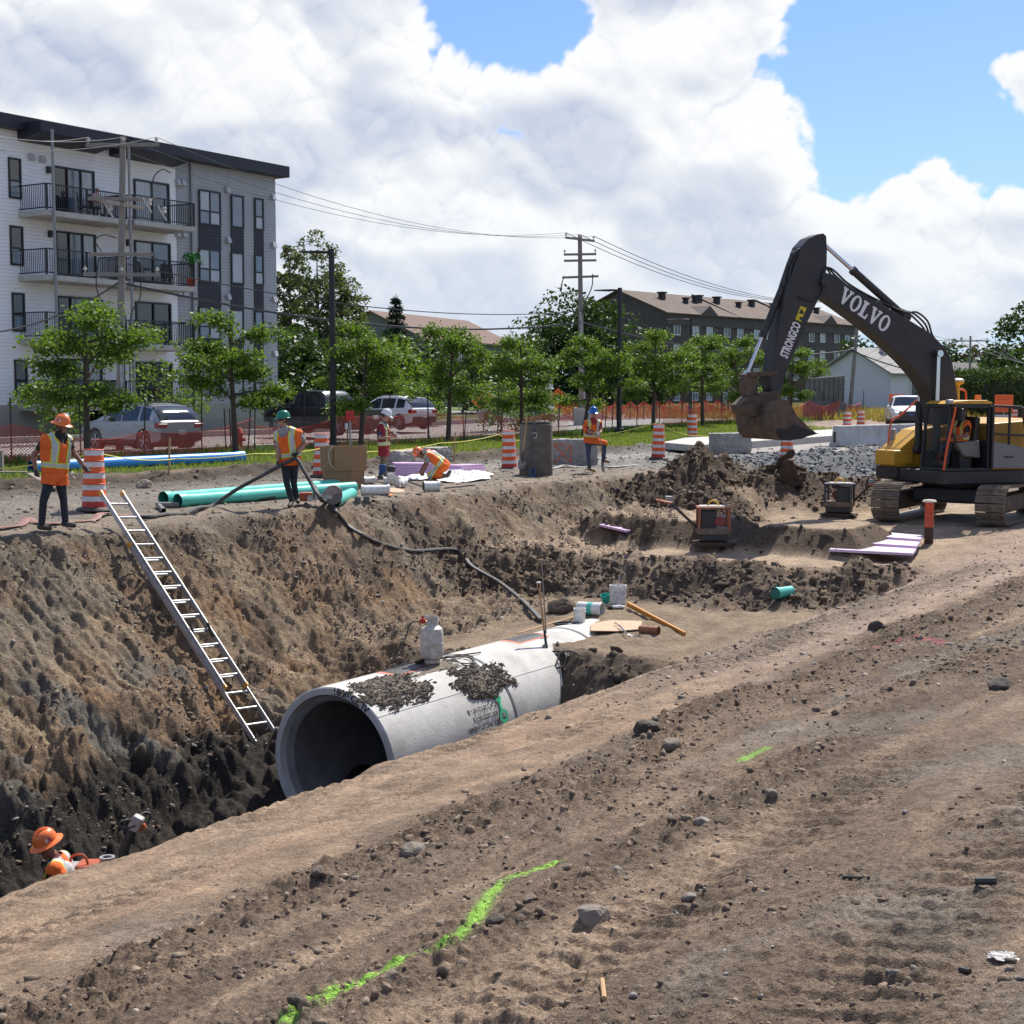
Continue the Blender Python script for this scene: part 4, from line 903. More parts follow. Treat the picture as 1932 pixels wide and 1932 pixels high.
 # hard hat
 if hat is not None:
  hm, kind = hat; T = Matrix((hr, fd, hu)).transposed().to_4x4(); T.translation = hc + hu * .052 - fd * .012; rb = .122
  h_ = thing('h', None, None); COL.objects.unlink(h_); bpy.data.objects.remove(h_)
  b = MB(); b.at(T); prof = [(rb, 0), (rb, .02), (rb * .985, .05), (rb * .90, .095), (rb * .70, .128), (rb * .4, .147), (.001, .152)]
  n_ = 28; vs = [(r * .88 * math.cos(2 * math.pi * i / n_), r * 1.1 * math.sin(2 * math.pi * i / n_), z) for r, z in prof for i in range(n_)]
  b.add(vs, [(k * n_ + i, k * n_ + (i + 1) % n_, (k + 1) * n_ + (i + 1) % n_, (k + 1) * n_ + i) for k in range(len(prof) - 1) for i in range(n_)])
  shell = b.build('hard_hat', hm, root, smooth=True, ang=60)
  b = MB(); b.at(T); ring = []
  for i in range(n_):
   a = 2 * math.pi * i / n_; w = .052 if kind == 'full' else .012 + .055 * max(0, math.sin(a)) ** 1.5
   dr = -.018 if kind == 'full' else -.012 * max(0, math.sin(a))
   for e_, z in ((.985, .008), (1 + w / rb, dr), (1 + w / rb, dr - .005), (.985, -.002)): ring.append((rb * e_ * .88 * math.cos(a), rb * e_ * 1.1 * math.sin(a), z))
  b.add(ring, [(i * 4 + k, ((i + 1) % n_) * 4 + k, ((i + 1) % n_) * 4 + (k + 1) % 4, i * 4 + (k + 1) % 4) for i in range(n_) for k in range(4)]); b.build('brim', hm, shell, smooth=True)
  b = MB(); b.at(T)
  for x_ in (-.028, 0, .028):
   pts = [(x_ * (1 - .0 * t), rb * 1.1 * math.cos(t) * .97, .010 + .148 * math.sin(t)) for t in [.35 + 2.3 * i / 10 for i in range(11)]]; b.tube(pts, .007, 5)
  b.build('crown_ridges', hm, shell, smooth=True)['kind'] = 'stuff'
  if kind == 'full':
   for sg, off in ((-1, 0), (1, 0)):
    b = MB(); b.at(T); v4 = [(sg * rb * .88 * 1.005 * math.cos(a) * k_, rb * 1.1 * math.sin(a) * k_, z) for a in (-.22, .02, .26) for z, k_ in ((.03, 1.0), (.066, .962))]
    b.add(v4, [(0, 2, 3, 1), (2, 4, 5, 3)], 0); b.m[-1] = 1; b.build('sticker', [mat('sticker_navy', (.05, .07, .2), .5), mat('sticker_white', (.7, .7, .7), .5)], shell)
 return root
HATO = mat('orange_hard_hat', (.85, .20, .05), .35, col2=(.75, .16, .04), scale=6); HATG = mat('green_hard_hat', (.01, .22, .14), .3, col2=(.008, .17, .11), scale=6)
HATW = mat('white_hard_hat', (.78, .79, .80), .3, col2=(.62, .62, .62), scale=6); HATB = mat('blue_hard_hat', (.01, .13, .48), .3, col2=(.008, .1, .38), scale=6)
def pose(z, basex, basey, pxm, d, hipw=.09, shw=None):
 """Joints given as points of an enlarged view plus a depth in metres."""
 bx, by = z(basex, basey); out = {}
 for k, (x, y, dep) in d.items():
  px, py = z(x, y); out[k] = Vector(((px - bx) / pxm, dep, (by - py) / pxm))
 return out
HUMANS = 'site workers around the trench'
# worker on the left bank, walking to the drum
z1 = zc(0, 1500, 700); bx, by = z1(600, 1575); p = hit(bx, by)
J = pose(z1, 600, 1590, 116, dict(pel=(600, 985, 0), neck=(655, 545, 0), head=(695, 462, 0), shL=(520, 610, -.06), shR=(745, 610, .06), elL=(392, 770, .0), wrL=(408, 925, -.05), elR=(820, 765, .05), wrR=(915, 900, .0),
 hipL=(560, 1010, -.05), hipR=(650, 1010, .05), knL=(480, 1270, -.10), anL=(455, 1535, -.05), toeL=(540, 1562, -.10), knR=(690, 1260, .06), anR=(705, 1515, .05), toeR=(795, 1545, 0)))
J['front'] = Vector((.75, -.65, 0))
person('bearded worker in orange hard hat and orange vest walking beside the leftmost drum', p, viewaz(p), J, SKIN_T, HAIR, BLACKT, DARKP, BOOTB, GLOVE, (VO, LIME), (HATO, 'full'), beard=True, fd=(.80, -.55, -.25), group=HUMANS, sleeve=.5)
# worker with the hose
z2 = zc(600, 1500, 700); bx, by = z2(1510, 1330); p = hit(bx, by)
J = pose(z2, 1510, 1345, 97, dict(pel=(1470, 850, 0), neck=(1430, 470, -.05), head=(1405, 385, -.07), shL=(1350, 540, -.10), shR=(1570, 530, .0), elL=(1345, 700, -.12), wrL=(1345, 830, -.16), elR=(1650, 640, -.02), wrR=(1560, 735, -.14),
 hipL=(1425, 860, -.03), hipR=(1520, 860, .03), knL=(1440, 1080, -.10), anL=(1490, 1270, -.10), toeL=(1462, 1318, -.26), knR=(1515, 1080, .0), anR=(1545, 1255, .10), toeR=(1560, 1285, -.03)))
J['front'] = Vector((-.45, -.9, 0))
person('worker in green hard hat and sunglasses pulling the black hose', p, viewaz(p), J, SKIN, HAIR, GREYT, DARKP, BOOTB, GLOVE, (VO, LIME), (HATG, 'cap'), fd=(-.95, -.3, -.05), group=HUMANS, glasses=True, curl=(.9, .9), sleeve=.65, vest_low=-.04)
PW2 = p
# supervisor reading
z3 = zc(1200, 1450, 700); bx, by = z3(820, 1165); p = hit(bx, by)
J = pose(z3, 820, 1172, 73.5, dict(pel=(830, 850, 0), neck=(822, 555, .0), head=(855, 482, -.02), shL=(795, 600, -.17), shR=(845, 600, .17), elL=(785, 715, -.22), wrL=(905, 708, -.20), elR=(850, 710, .18), wrR=(925, 690, -.06),
 hipL=(825, 865, -.09), hipR=(840, 865, .09), knL=(815, 1005, -.10), anL=(785, 1140, -.10), toeL=(825, 1160, -.18), knR=(840, 1005, .08), anR=(850, 1140, .10), toeR=(895, 1158, .05)))
J['front'] = Vector((1, -.15, 0))
w3 = person('supervisor in white hard hat and red vest reading papers', p, viewaz(p), J, SKIN, HAIR, NAVYT, KHAKI, BOOTB, None, (VR, LIME), (HATW, 'cap'), fd=(.88, -.25, -.42), group=HUMANS, curl=(.5, .5), sleeve=.6)
b = MB(); c = J['wrL'] + Vector((.16, .02, .05)); M = Matrix.Rotation(.5, 4, 'Y') @ Matrix.Rotation(-.25, 4, 'X')
b.box(c, (.23, .30, .004), M=M.to_3x3()); b.box(c + Vector((.02, -.02, .012)), (.22, .29, .003), M=(Matrix.Rotation(.62, 4, 'Y') @ Matrix.Rotation(-.2, 4, 'X')).to_3x3())
o = b.build('paper_sheets', mat('paper', (.8, .8, .78), .7)); o.location = p; o.rotation_euler = (0, 0, viewaz(p)); tag(o, 'white paper sheets held by the supervisor in the white hat', 'papers')
# kneeling worker
bx, by = z3(1420, 1165); p = hit(bx, by)
J = pose(z3, 1420, 1175, 73.5, dict(pel=(1478, 1020, .0), neck=(1285, 882, -.02), head=(1212, 900, -.03), shL=(1320, 915, -.17), shR=(1310, 890, .17), elL=(1285, 1020, -.20), wrL=(1252, 1085, -.10), elR=(1270, 1010, .16), wrR=(1225, 1080, .05),
 hipL=(1470, 1035, -.09), hipR=(1472, 1030, .09), knL=(1330, 1128, -.14), anL=(1500, 1140, -.13), toeL=(1535, 1090, -.13), knR=(1340, 1128, .12), anR=(1510, 1140, .10), toeR=(1545, 1092, .10)))
J['front'] = Vector((-.6, 0, -.8))
person('kneeling worker in orange hard hat bent over the purple foam boards', p, viewaz(p), J, SKIN_T, HAIR, GREYT, KHAKI, BOOTB, None, (VO, LIME), (HATO, 'full'), fd=(-.62, -.12, -.78), hu=(-.75, 0, .66), group=HUMANS, curl=(.7, .7), sleeve=.6, full_back=True, vest_low=-.10)
PW4 = p
# worker with a foot on the shovel
z5 = zc(1850, 1450, 750); bx, by = z5(1200, 1020); p = hit(bx, by)
J = pose(z5, 1200, 1025, 71.9, dict(pel=(1180, 680, 0), neck=(1205, 445, 0), head=(1203, 385, -.02), shL=(1135, 490, -.03), shR=(1262, 490, .0), elL=(1150, 585, -.10), wrL=(1222, 592, -.22), elR=(1288, 575, -.08), wrR=(1262, 600, -.24),
 hipL=(1150, 690, 0), hipR=(1210, 690, 0), knL=(1150, 835, -.03), anL=(1165, 980, .03), toeL=(1215, 1006, -.06), knR=(1325, 712, -.16), anR=(1315, 885, -.12), toeR=(1372, 905, -.16)))
J['front'] = Vector((.25, -.97, 0))
person('worker in blue hard hat resting one foot on a shovel', p, viewaz(p), J, SKIN, HAIR, REDT, JEANS, BOOTT, GLOVEG, (VO, LIME), (HATB, 'full'), fd=(.30, -.93, -.18), group=HUMANS, curl=(1.1, 1.1), sleeve=.5, vest_low=-.06)
ca, sa = math.cos(viewaz(p)), math.sin(viewaz(p)); W = lambda v: p + Vector((v.x * ca - v.y * sa, v.x * sa + v.y * ca, v.z))
def zl(x, y, dep, base=(1200, 1025), s=71.9): a, b_ = z5(x, y); c, d = z5(*base); return W(Vector(((a - c) / s, dep, (d - b_) / s)))
shovel('digging_shovel', 'black handled digging shovel under the boot of the blue hat worker', zl(1322, 1015, -.20), zl(1268, 585, -.26), (.9, -.4, 0), grip=False)
# worker down in the trench
z8 = zc(0, 2900, 1100); x_, y_ = XY(0, 0); d = ray(104, 1640); Y_ = 15.6; p = atY(104, 1640, Y_); p.z = hgt(p.x, p.y)
sc8 = 2777 / Y_; a0, b0 = z8(340, 0)
def j8(x, y, dep): a, b_ = z8(x, y); q = atY(a, b_, Y_); return Vector(((a - a0) / sc8, dep, q.z - p.z))
J = dict(head=j8(288, 705, -.02), neck=j8(348, 795, 0)); nz = J['neck'].z; nx = J['neck'].x
J.update(pel=Vector((nx + .10, 0, nz - .55)), shL=Vector((nx - .02, -.18, nz - .07)), shR=Vector((nx + .06, .18, nz - .07)), elL=Vector((nx - .07, -.23, nz - .35)), wrL=Vector((nx - .30, -.2, nz - .42)), elR=Vector((nx + .0, .22, nz - .35)), wrR=Vector((nx - .24, .15, nz - .42)),
 hipL=Vector((nx + .08, -.09, nz - .58)), hipR=Vector((nx + .10, .09, nz - .58)), knL=Vector((nx + .02, -.1, nz * .30)), knR=Vector((nx + .08, .1, nz * .30)), anL=Vector((nx + .08, -.1, .09)), anR=Vector((nx + .14, .1, .09)), toeL=Vector((nx - .06, -.1, .05)), toeR=Vector((nx, .1, .05)), front=Vector((-.95, -.25, 0)))
person('worker in orange hard hat standing deep in the trench at the left edge', p, viewaz(p), J, SKIN_T, HAIRG, MAROON, DARKP, BOOTB, GLOVE, (VO, LIME), (HATO, 'full'), fd=(-.85, -.35, -.38), group=HUMANS, full_back=True, glasses=True)
PW6 = p
# ------------------------------------------------------------------ orange and white traffic drums
def drum_parts():
 root = thing('traffic_drum', 'x', 'traffic drum', (0, 0, 0)); H, n = 1.16, 28
 zs = [0.07 + (H - .07) * i / 5 for i in range(6)]
 for i in range(5):
  r0, r1 = .235 - .010 * i, .222 - .010 * i; z0, z1 = zs[i], zs[i + 1]; zm = z0 + (z1 - z0) * .52
  if i == 0:
   b = MB(); b.lathe([(r0, z0), (r0, z0 + .02), (r1, zm)], n); b.build('band', mat('drum_red', (.55, .045, .02), .5, col2=(.42, .03, .018), scale=7), root, smooth=True)
  else:
   b = MB(); b.lathe([(r0 + .006, z0), (r0 + .006, z0 + .015), (r0 - .002, z0 + .02), (r1, zm)], n); b.build('band', ORANGE, root, smooth=True)
  b = MB(); b.lathe([(r1, zm), (r1 - .001, z1 - .006)], n); b.build('band', WHITE_R, root, smooth=True)
 b = MB(); b.lathe([(.186, H - .006), (.19, H), (.18, H + .012), (.001, H + .012)], n); b.build('lid', mat('drum_red', (.55, .045, .02), .5), root, smooth=True)
 b = MB(); b.lathe([(.001, 0), (.34, 0), (.345, .02), (.32, .055), (.24, .075), (.001, .08)], 24); b.build('base', RUBBER, root, smooth=True)
 return root
DR = 'orange and white traffic drums'
drum0 = drum_parts(); drum0['group'] = DR; first = True
for k, (px, py, z_, lab) in enumerate(((178, 963, None, 'battered striped drum beside the ladder top'), (607, 900, None, 'striped drum behind the green hat worker'), (961, 883, None, 'striped drum left of the round concrete manhole section'),
  (1242, 866, None, 'striped drum near the spoil heap with the yellow rope tied on'), (1306, 834, None, 'striped drum standing at the end of the concrete kerb'), (1484, 868, None, 'striped drum mostly hidden below the raised bucket'),
  (1598, 822, .12, 'striped drum half hidden behind the left end of the long barrier'), (1624, 818, .12, 'striped drum with slimmer look behind the long barrier, right of another drum'), (1912, 812, .12, 'striped drum glimpsed through the excavator cab door'))):
 q = hit(px, py) if z_ is None else on(px, py, z_); o = drum0 if first else copy_tree(drum0); first = False
 o['label'] = lab; o.location = q + Vector((0, 0, -.01)); o.rotation_euler = (random.uniform(-.02, .02), random.uniform(-.02, .02), random.uniform(0, 6))
# ------------------------------------------------------------------ pipes and gear on the far bank
def plain_pipe(name, label, p, q, r, m, inner, bell=True, lift=True, band=False):
 p, q = Vector(p), Vector(q)
 if lift: p, q = p + Vector((0, 0, r)), q + Vector((0, 0, r))
 root = thing(name, label, 'pipe', p); d = q - p; u = d.normalized(); L_ = d.length
 b = MB()
 if bell: b.tube([u * .0, u * .20, u * .26, u * L_], [r * 1.12, r * 1.12, r, r], 24, caps=False)
 else: b.tube([u * 0, u * L_], r, 24, caps=False)
 b.build('barrel', m, root, smooth=True); b = MB(); b.tube([u * .001, u * .25, u * (L_ - .001)], [r * 1.05 if bell else r * .93, r * .93, r * .93], 20, caps=False); b.build('bore', inner, root, smooth=True)
 if band:
  b = MB()
  for k in (0, 1): b.tube([u * (.02 + .1 * k), u * (.035 + .1 * k)], [r * 1.15] * 2, 24, caps=False)
  b.build('gasket_ring', m, root, smooth=True)['kind'] = 'stuff'
 return root
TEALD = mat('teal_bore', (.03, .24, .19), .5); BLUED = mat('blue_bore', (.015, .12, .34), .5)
z3_ = z2
plain_pipe('blue_water_pipe', 'long blue plastic pipe lying along the grass edge', hit(*z2(960, 838)), hit(58, 892), .15, BLUEP, BLUED)
lettering_root = None
A = hit(*z2(110, 1312)); B = hit(*z2(1480, 1210)); plain_pipe('green_sewer_pipe', 'rear of the two long teal pipes lying on the bank', hit(*z2(105, 1300)), hit(1268/1.0*0+ 640, 923), .125, TEAL, TEALD)
plain_pipe('green_sewer_pipe', 'front of the two long teal pipes, its bell end nearest the camera', hit(*z2(260, 1330)), hit(668, 930), .125, TEAL, TEALD)
plain_pipe('green_pipe_offcut', 'short teal pipe offcut with an open end at the bank edge', hit(*z3(300, 1465)), hit(*z3(480, 1370)), .125, TEAL, TEALD, bell=False)
# cut-off saw
q = hit(*z2(1700, 1300)); root = thing('cut_off_saw', 'orange and grey cut-off saw resting on the bank behind the hose', 'saw', q, viewaz(q)); k = 1 / 97 * .7 * .483
b = MB(); b.box((-.10, 0, .16), (.26, .20, .18)); b.build('motor_body', mat('saw_orange', (.50, .10, .03), .5, col2=(.25, .07, .04), scale=14), root, bevel=.03)
b = MB(); b.cyl((-.02, -.12, .13), (-.02, -.16, .13), .065, n=18); b.build('starter_cover', STEEL, root, smooth=True)
b = MB(); b.beam((.02, -.05, .14), (.42, -.05, .17), .05, .11); b.build('guide_arm', STEEL, root, bevel=.01)
b = MB(); b.cyl((.44, -.06, .185), (.44, -.052, .185), .185, n=40); b.build('cutting_disc', mat('disc_steel', (.16, .15, .145), .5, .6), root)
b = MB(); pr = [(.44 + .205 * math.cos(a), .185 + .205 * math.sin(a)) for a in [.35 + 2.7 * i / 14 for i in range(15)]]; pr = pr + [(.44, .185)]; b.prism(pr, -.10, -.02); b.build('disc_guard', mat('guard_grey', (.33, .31, .29), .5, .4, col2=(.20, .13, .10), scale=8), root, bevel=.008)
b = MB(); b.tube(smooth_path([(.06, -.02, .1), (.06, -.14, .2), (.08, -.10, .36), (.10, .06, .36), (.08, .14, .2)], 4), .014, 8); b.build('front_handle', BLACKP, root, smooth=True)
b = MB(); b.tube(smooth_path([(-.20, 0, .20), (-.36, 0, .24), (-.40, 0, .15), (-.24, 0, .10)], 4), .02, 8); b.build('rear_handle', mat('saw_orange', (.50, .10, .03), .5), root, smooth=True)
# open carton
q = hit(*z3(400, 1262)); root = thing('cardboard_bin', 'tall open brown cardboard bin on the bank', 'box', q, viewaz(q) + .12); cb = mat('corrugated_card', (.30, .19, .10), .85, col2=(.25, .155, .08), scale=4); k = 1
oc = [(x * .72, y) for x, y in ((-.78, -.2), (-.62, -.42), (.2, -.42), (.70, -.30), (.78, .15), (.62, .42), (-.35, .42), (-.76, .18))]
def card(z0, z1, sc0, sc1, nm):
 b = MB(); n = len(oc); vs = [(x * s, y * s, z) for s, z in ((sc0, z0), (sc1, z1), (sc1 - .03, z1), (sc0 - .03, z0)) for x, y in oc]
 b.add(vs, [(i * n + j, i * n + (j + 1) % n, ((i + 1) % 4) * n + (j + 1) % n, ((i + 1) % 4) * n + j) for i in range(4) for j in range(n)]); b.build(nm, cb, root, bevel=.012)
card(0, .52, .86, .90, 'inner_sleeve'); card(.44, 1.02, .98, 1.02, 'outer_sleeve')
b = MB(); b.box((-.3, -.44, .72), (.012, .01, .5)); b.build('seam', mat('card_dark', (.09, .055, .03), .9), root)
b = MB(); b.tube(smooth_path([(-.33, -.46, 1.03), (-.42, -.47, .85), (-.38, -.46, .62), (-.28, -.45, .5)], 4), .006, 5); b.build('strap', WHITEP, root)
# white fittings
def fitting(name, label, c, rz, r, L_, tilt=0, tee=False, elbow=False):
 root = thing(name, label, 'pipe fitting', c + Vector((0, 0, r * 1.08)), rz); b = MB()
 for (x0, x1, rr_) in ((-L_ / 2, -L_ / 2 + .05, r * 1.12), (-L_ / 2 + .05, L_ / 2 - .05, r), (L_ / 2 - .05, L_ / 2, r * 1.12)): b.tube([(x0, 0, 0), (x1, 0, 0)], rr_, 22, caps=False)
 if tee: b.tube([(0, 0, 0), (0, -.05, r * 1.9)], r * .9, 20, caps=False)
 if elbow: b.tube([(-L_ / 2, 0, 0), (-L_ / 2 - .1, .02, .05), (-L_ / 2 - .15, .02, .16)], r * .98, 20, caps=False)
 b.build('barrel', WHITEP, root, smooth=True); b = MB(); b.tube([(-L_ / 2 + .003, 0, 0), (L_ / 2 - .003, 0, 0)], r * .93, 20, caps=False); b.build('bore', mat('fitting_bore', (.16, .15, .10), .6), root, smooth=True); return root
q = hit(*z3(735, 1345)); fitting('pipe_coupling', 'long white plastic coupling lying nearest the bank edge', q, viewaz(q) + .08, .115, .62)
q = hit(*z3(1340, 1300)); fitting('pipe_coupling', 'short white plastic coupling standing alone by the plastic sheet', q, viewaz(q) + .25, .115, .38)
q = hit(*z3(660, 1215)); fitting('pipe_elbow', 'white plastic elbow fitting in front of the cardboard bin', q, viewaz(q) + .5, .085, .3, elbow=True)
q = hit(*z3(905, 1235)); fitting('pipe_tee', 'white plastic tee fitting behind the long coupling', q, viewaz(q) - .1, .10, .36, tee=True)
q = hit(*z3(1010, 1260)); fitting('pipe_elbow', 'rounded white plastic bend behind the round plywood disc', q, viewaz(q) + 1.1, .10, .26, elbow=True)
q = hit(*z3(930, 1300)); b = MB(); b.cyl((0, 0, .02), (0, 0, .05), .26, n=30); o = b.build('plywood_disc', mat('pale_plywood', (.55, .37, .24), .75)); o.location = q; o.rotation_euler = (.12, .1, 0); tag(o, 'round pale wooden disc lying among the white fittings', 'board')
q = hit(*z3(900, 1345)); b = MB(); b.beam((-.03, -.18, .015), (.03, .16, .02), .05, .02); o = b.build('orange_stake', mat('orange_stake', (.75, .27, .06), .7)); o.location = q; o.rotation_euler = (0, 0, viewaz(q)); tag(o, 'short orange stake lying by the long coupling', 'stake')
for i, (x, y, lb_) in enumerate(((545, 1415, 'left grey rubber cap standing on the bank lip'), (640, 1410, 'right grey rubber cap standing on the bank lip'), (290, 1395, 'grey rubber cap lying beside the cut-off saw'))):
 q = hit(*z3(x, y)); b = MB(); b.lathe([(.055, 0), (.07, 0), (.07, .11), (.075, .115), (.06, .12), (.055, .02), (.001, .02)], 18); o = b.build('rubber_cap', mat('grey_rubber', (.12, .12, .12), .7), smooth=True); o.location = q + Vector((0, 0, .0)); tag(o, lb_, 'cap', 'grey rubber caps on the bank')
# laser level on a pole
q = hit(*z3(1255, 1262)); q2 = hit(*z3(800, 1190)) + Vector((0, 0, .12)); root = thing('laser_receiver', 'blue and black laser receiver lying on its pole', 'instrument', q); b = MB(); b.cyl(Vector((0, 0, .03)), q2 - q + Vector((0, 0, .12)), .018, n=8); b.build('pole', BLACKP, root)
e = q2 - q + Vector((.03, 0, .18)); b = MB(); b.box(e, (.17, .10, .26)); b.build('blue_case', mat('blue_case', (.01, .05, .20), .4), root, bevel=.02); b = MB(); b.box(e + Vector((.22, 0, .02)), (.22, .12, .16), M=Matrix.Rotation(.1, 3, 'Y')); b.build('black_clamp', BLACKP, root, bevel=.05)
# purple foam, plastic sheet, kneeling area
def foam(name, label, pa, pb, w, t, n, parent=None):
 pa, pb = Vector(pa), Vector(pb); root = thing(name, label, 'foam boards', pa); u = (pb - pa); pn = Vector((-u.y, u.x, 0)).normalized()
 for i in range(n):
  b = MB(); c = Vector((0, 0, t * (i + .5) + .01)) + pn * .03 * i; b.beam(c + u * .02 * i, c + u + u * .015 * i, w, t - .004); b.build('board', PURPLE, root, bevel=.004)
 return root
foam('foam_board_stack', 'stack of purple foam boards under the kneeling worker', hit(*z3(905, 1130)) , hit(*z3(1320, 1120)), .62, .07, 5)
foam('foam_board_stack', 'purple foam boards right of the kneeling worker on the plastic', hit(*z3(1560, 1105)), hit(*z3(1815, 1075)), .62, .075, 3)
def sheet(name, label, quad, n=70, amp=.16, seed=1):
 P4 = [np.array(hit(*z3(x, y))) for x, y in quad]; U, V_ = np.meshgrid(np.linspace(0, 1, n), np.linspace(0, 1, n), indexing='ij'); u, v = U.ravel(), V_.ravel()
 P_ = (P4[0][None] * (1 - u)[:, None] + P4[1][None] * u[:, None]) * (1 - v)[:, None] + (P4[3][None] * (1 - u)[:, None] + P4[2][None] * u[:, None]) * v[:, None]
 ed = np.minimum(np.minimum(u, 1 - u), np.minimum(v, 1 - v)); wob = .25 * perlin(u * 4, v * 4, seed) * np.where(ed < .05, 1, .3); X_, Y_ = P_[:, 0] + wob, P_[:, 1] + .6 * wob
 hh = amp * (.75 * (.6 - np.abs(perlin(u * 3.2 + v, v * 2.2, seed + 2))) + .30 * (.5 - np.abs(perlin(u * 7 - v * 3, v * 5, seed + 3))) + .05 * perlin(u * 14, v * 12, seed + 4))
 Z_ = base_h(X_, Y_) + detail_h(X_, Y_, masks(X_, Y_)) + .03 + np.maximum(hh, 0) * np.minimum(1, ed * 8 + .2)
 b = MB(); b.add(np.stack([X_, Y_, Z_], 1).tolist(), [(i * n + j, i * n + j + 1, (i + 1) * n + j + 1, (i + 1) * n + j) for i in range(n - 1) for j in range(n - 1)])
 return tag(b.build(name, mat('white_sheeting', (.80, .80, .80), .35, spec=.6), smooth=True, ang=50), label, 'plastic sheet')
sheet('plastic_sheet', 'crumpled white plastic sheet spread right of the kneeling worker', ((1440, 1200), (1900, 1185), (1985, 1125), (1520, 1100)), amp=.24, seed=2)
sheet('plastic_sheet', 'crumpled white plastic sheet in front of the purple boards', ((950, 1225), (1290, 1165), (1300, 1130), (900, 1160)), n=56, amp=.14, seed=7)
# concrete blocks
def block(name, label, pl, pr, d, h, chip, mk=CONC_B, ring=False, X=False):
 pl, pr = Vector(pl), Vector(pr); u = pr - pl; L_ = u.length; rz = math.atan2(u.y, u.x); root = thing(name, label, 'concrete block', pl.lerp(pr, .5), rz); rg = random.Random(chip)
 bm = bmesh.new(); bmesh.ops.create_cube(bm, size=1); bmesh.ops.subdivide_edges(bm, edges=bm.edges[:], cuts=9, use_grid_fill=True)
 for v in bm.verts:
  c = v.co; e = (abs(c.x) > .42) + (abs(c.y) > .42) + (abs(c.z) > .42); f = 1 - (.05 if e >= 2 else 0) * rg.random()
  v.co = Vector((c.x * L_ * f, c.y * d * f + d / 2, (c.z * f + .5) * h)) + Vector((rg.gauss(0, .008), rg.gauss(0, .008), rg.gauss(0, .008)))
 me = bpy.data.meshes.new('block_body'); bm.to_mesh(me); bm.free(); me.materials.append(mk); o = bpy.data.objects.new('block_body', me); COL.objects.link(o); o.parent = root
 if ring: b = MB(); b.tube([(.0 + .13 * math.cos(a), d / 2, h + .13 * math.sin(a) - .03) for a in [math.pi * i / 10 for i in range(11)]], .014, 6); b.build('lifting_loop', RUST, root, smooth=True)
 if X:
  om = mat('orange_spray', (.62, .17, .07), .85)
  for (a, b_) in (((-.47, .12), (-.10, .80)), ((-.10, .12), (-.47, .80)), ((-.10, .12), (-.10, .8)), ((-.5, .82), (-.2, .80))):
   q = MB(); q.beam((a[0] * L_, -.012, a[1] * h), (b_[0] * L_, -.012, b_[1] * h), .035, .008, up=(0, -1, 0)); q.build('spray_mark', om, root)
 return root
block('concrete_block', 'grey concrete block with an orange sprayed cross behind the shovel worker', hit(*z5(800, 955)), hit(*z5(1250, 945)), .65, .82, 1, ring=True, X=True)
block('concrete_block', 'pale worn concrete block behind the kneeling worker, left end', hit(*z3(1000, 1040)), hit(*z3(1285, 1020)), .6, .50, 2, mat('pale_block', (.45, .42, .39), .9, col2=(.33, .28, .25), scale=4, bump=.5, bscale=25))
block('concrete_block', 'grey concrete block peeking out behind the kneeling worker back', hit(*z3(1400, 985)), hit(*z3(1565, 980)), .6, .48, 3)
z6 = zc(2500, 1500, 800); block('concrete_block', 'chipped grey concrete block standing behind the spoil heap', hit(*z6(758, 668)), hit(*z6(1058, 655)), .7, .78, 4)
# manhole section
q = hit(*z5(628, 1048)); root = thing('manhole_section', 'dark round concrete manhole section standing on the bank', 'manhole section', q, viewaz(q)); k = 1 / 71.5 * .483 * 750 / 1932
b = MB(); b.lathe([(.58, .0), (.905, .0), (.915, .02), (.91, 1.0), (.90, 2.55), (.885, 2.62), (.78, 2.625), (.775, 2.75), (.64, 2.755), (.63, 2.6), (.6, 0)], 56)
sc_ = .51
for i, v in enumerate(b.v): b.v[i] = (v[0] * sc_ * .98, v[1] * sc_ * .98, v[2] * .535)
b.build('barrel', CONC_D, root, smooth=True, ang=40); b = MB(); b.lathe([(.36, 1.47), (.395, 1.468), (.396, 1.41)], 48); b.build('rubber_gasket', mat('gasket_black', (.03, .03, .03), .4), root, smooth=True)
MHQ = q; rv = viewaz(q)
def mh(x, y, dep):                                       # a point on or before the manhole wall, from the enlarged view
 a, b_ = z5(x, y); c, d = z5(628, 1048); dep_ = dep; pp = 2777 / q.y; v = Vector(((a - c) / pp, dep_, (d - b_) / pp)); return q + Matrix.Rotation(rv, 3, 'Z') @ v
chain('lifting_chain', 'blue grey lifting chain hanging down the manhole section', [mh(615, 515, -.42), mh(605, 545, -.475), mh(585, 640, -.485), mh(575, 760, -.485), mh(580, 880, -.485), mh(592, 985, -.49)], .055, mat('blue_chain', (.09, .13, .18), .5, .5))
b = MB(); c_ = mh(612, 640, -.50); b.tube([c_ + Vector((.07 * math.cos(a), -.01, .07 * math.sin(a))) for a in [-.4 + 4.7 * i / 14 - 1.6 for i in range(15)]], .02, 7); tag(b.build('chain_hook', STEEL, smooth=True), 'steel hook hanging on the manhole chain', 'hook')
b = MB(); c_ = mh(595, 1010, -.52); b.tube([c_ + Vector((.08 * math.cos(a), -.01, .11 * math.sin(a))) for a in [2 * math.pi * i / 14 for i in range(15)]], .02, 7); tag(b.build('chain_shackle', mat('blue_steel', (.03, .10, .28), .4, .3), smooth=True), 'blue shackle ring at the foot of the manhole', 'shackle')
shovel('long_shovel', 'long wooden handled tool leaning on the manhole section', mh(482, 985, -.60), mh(540, 440, -.48), (0, -1, 0), grip=False)
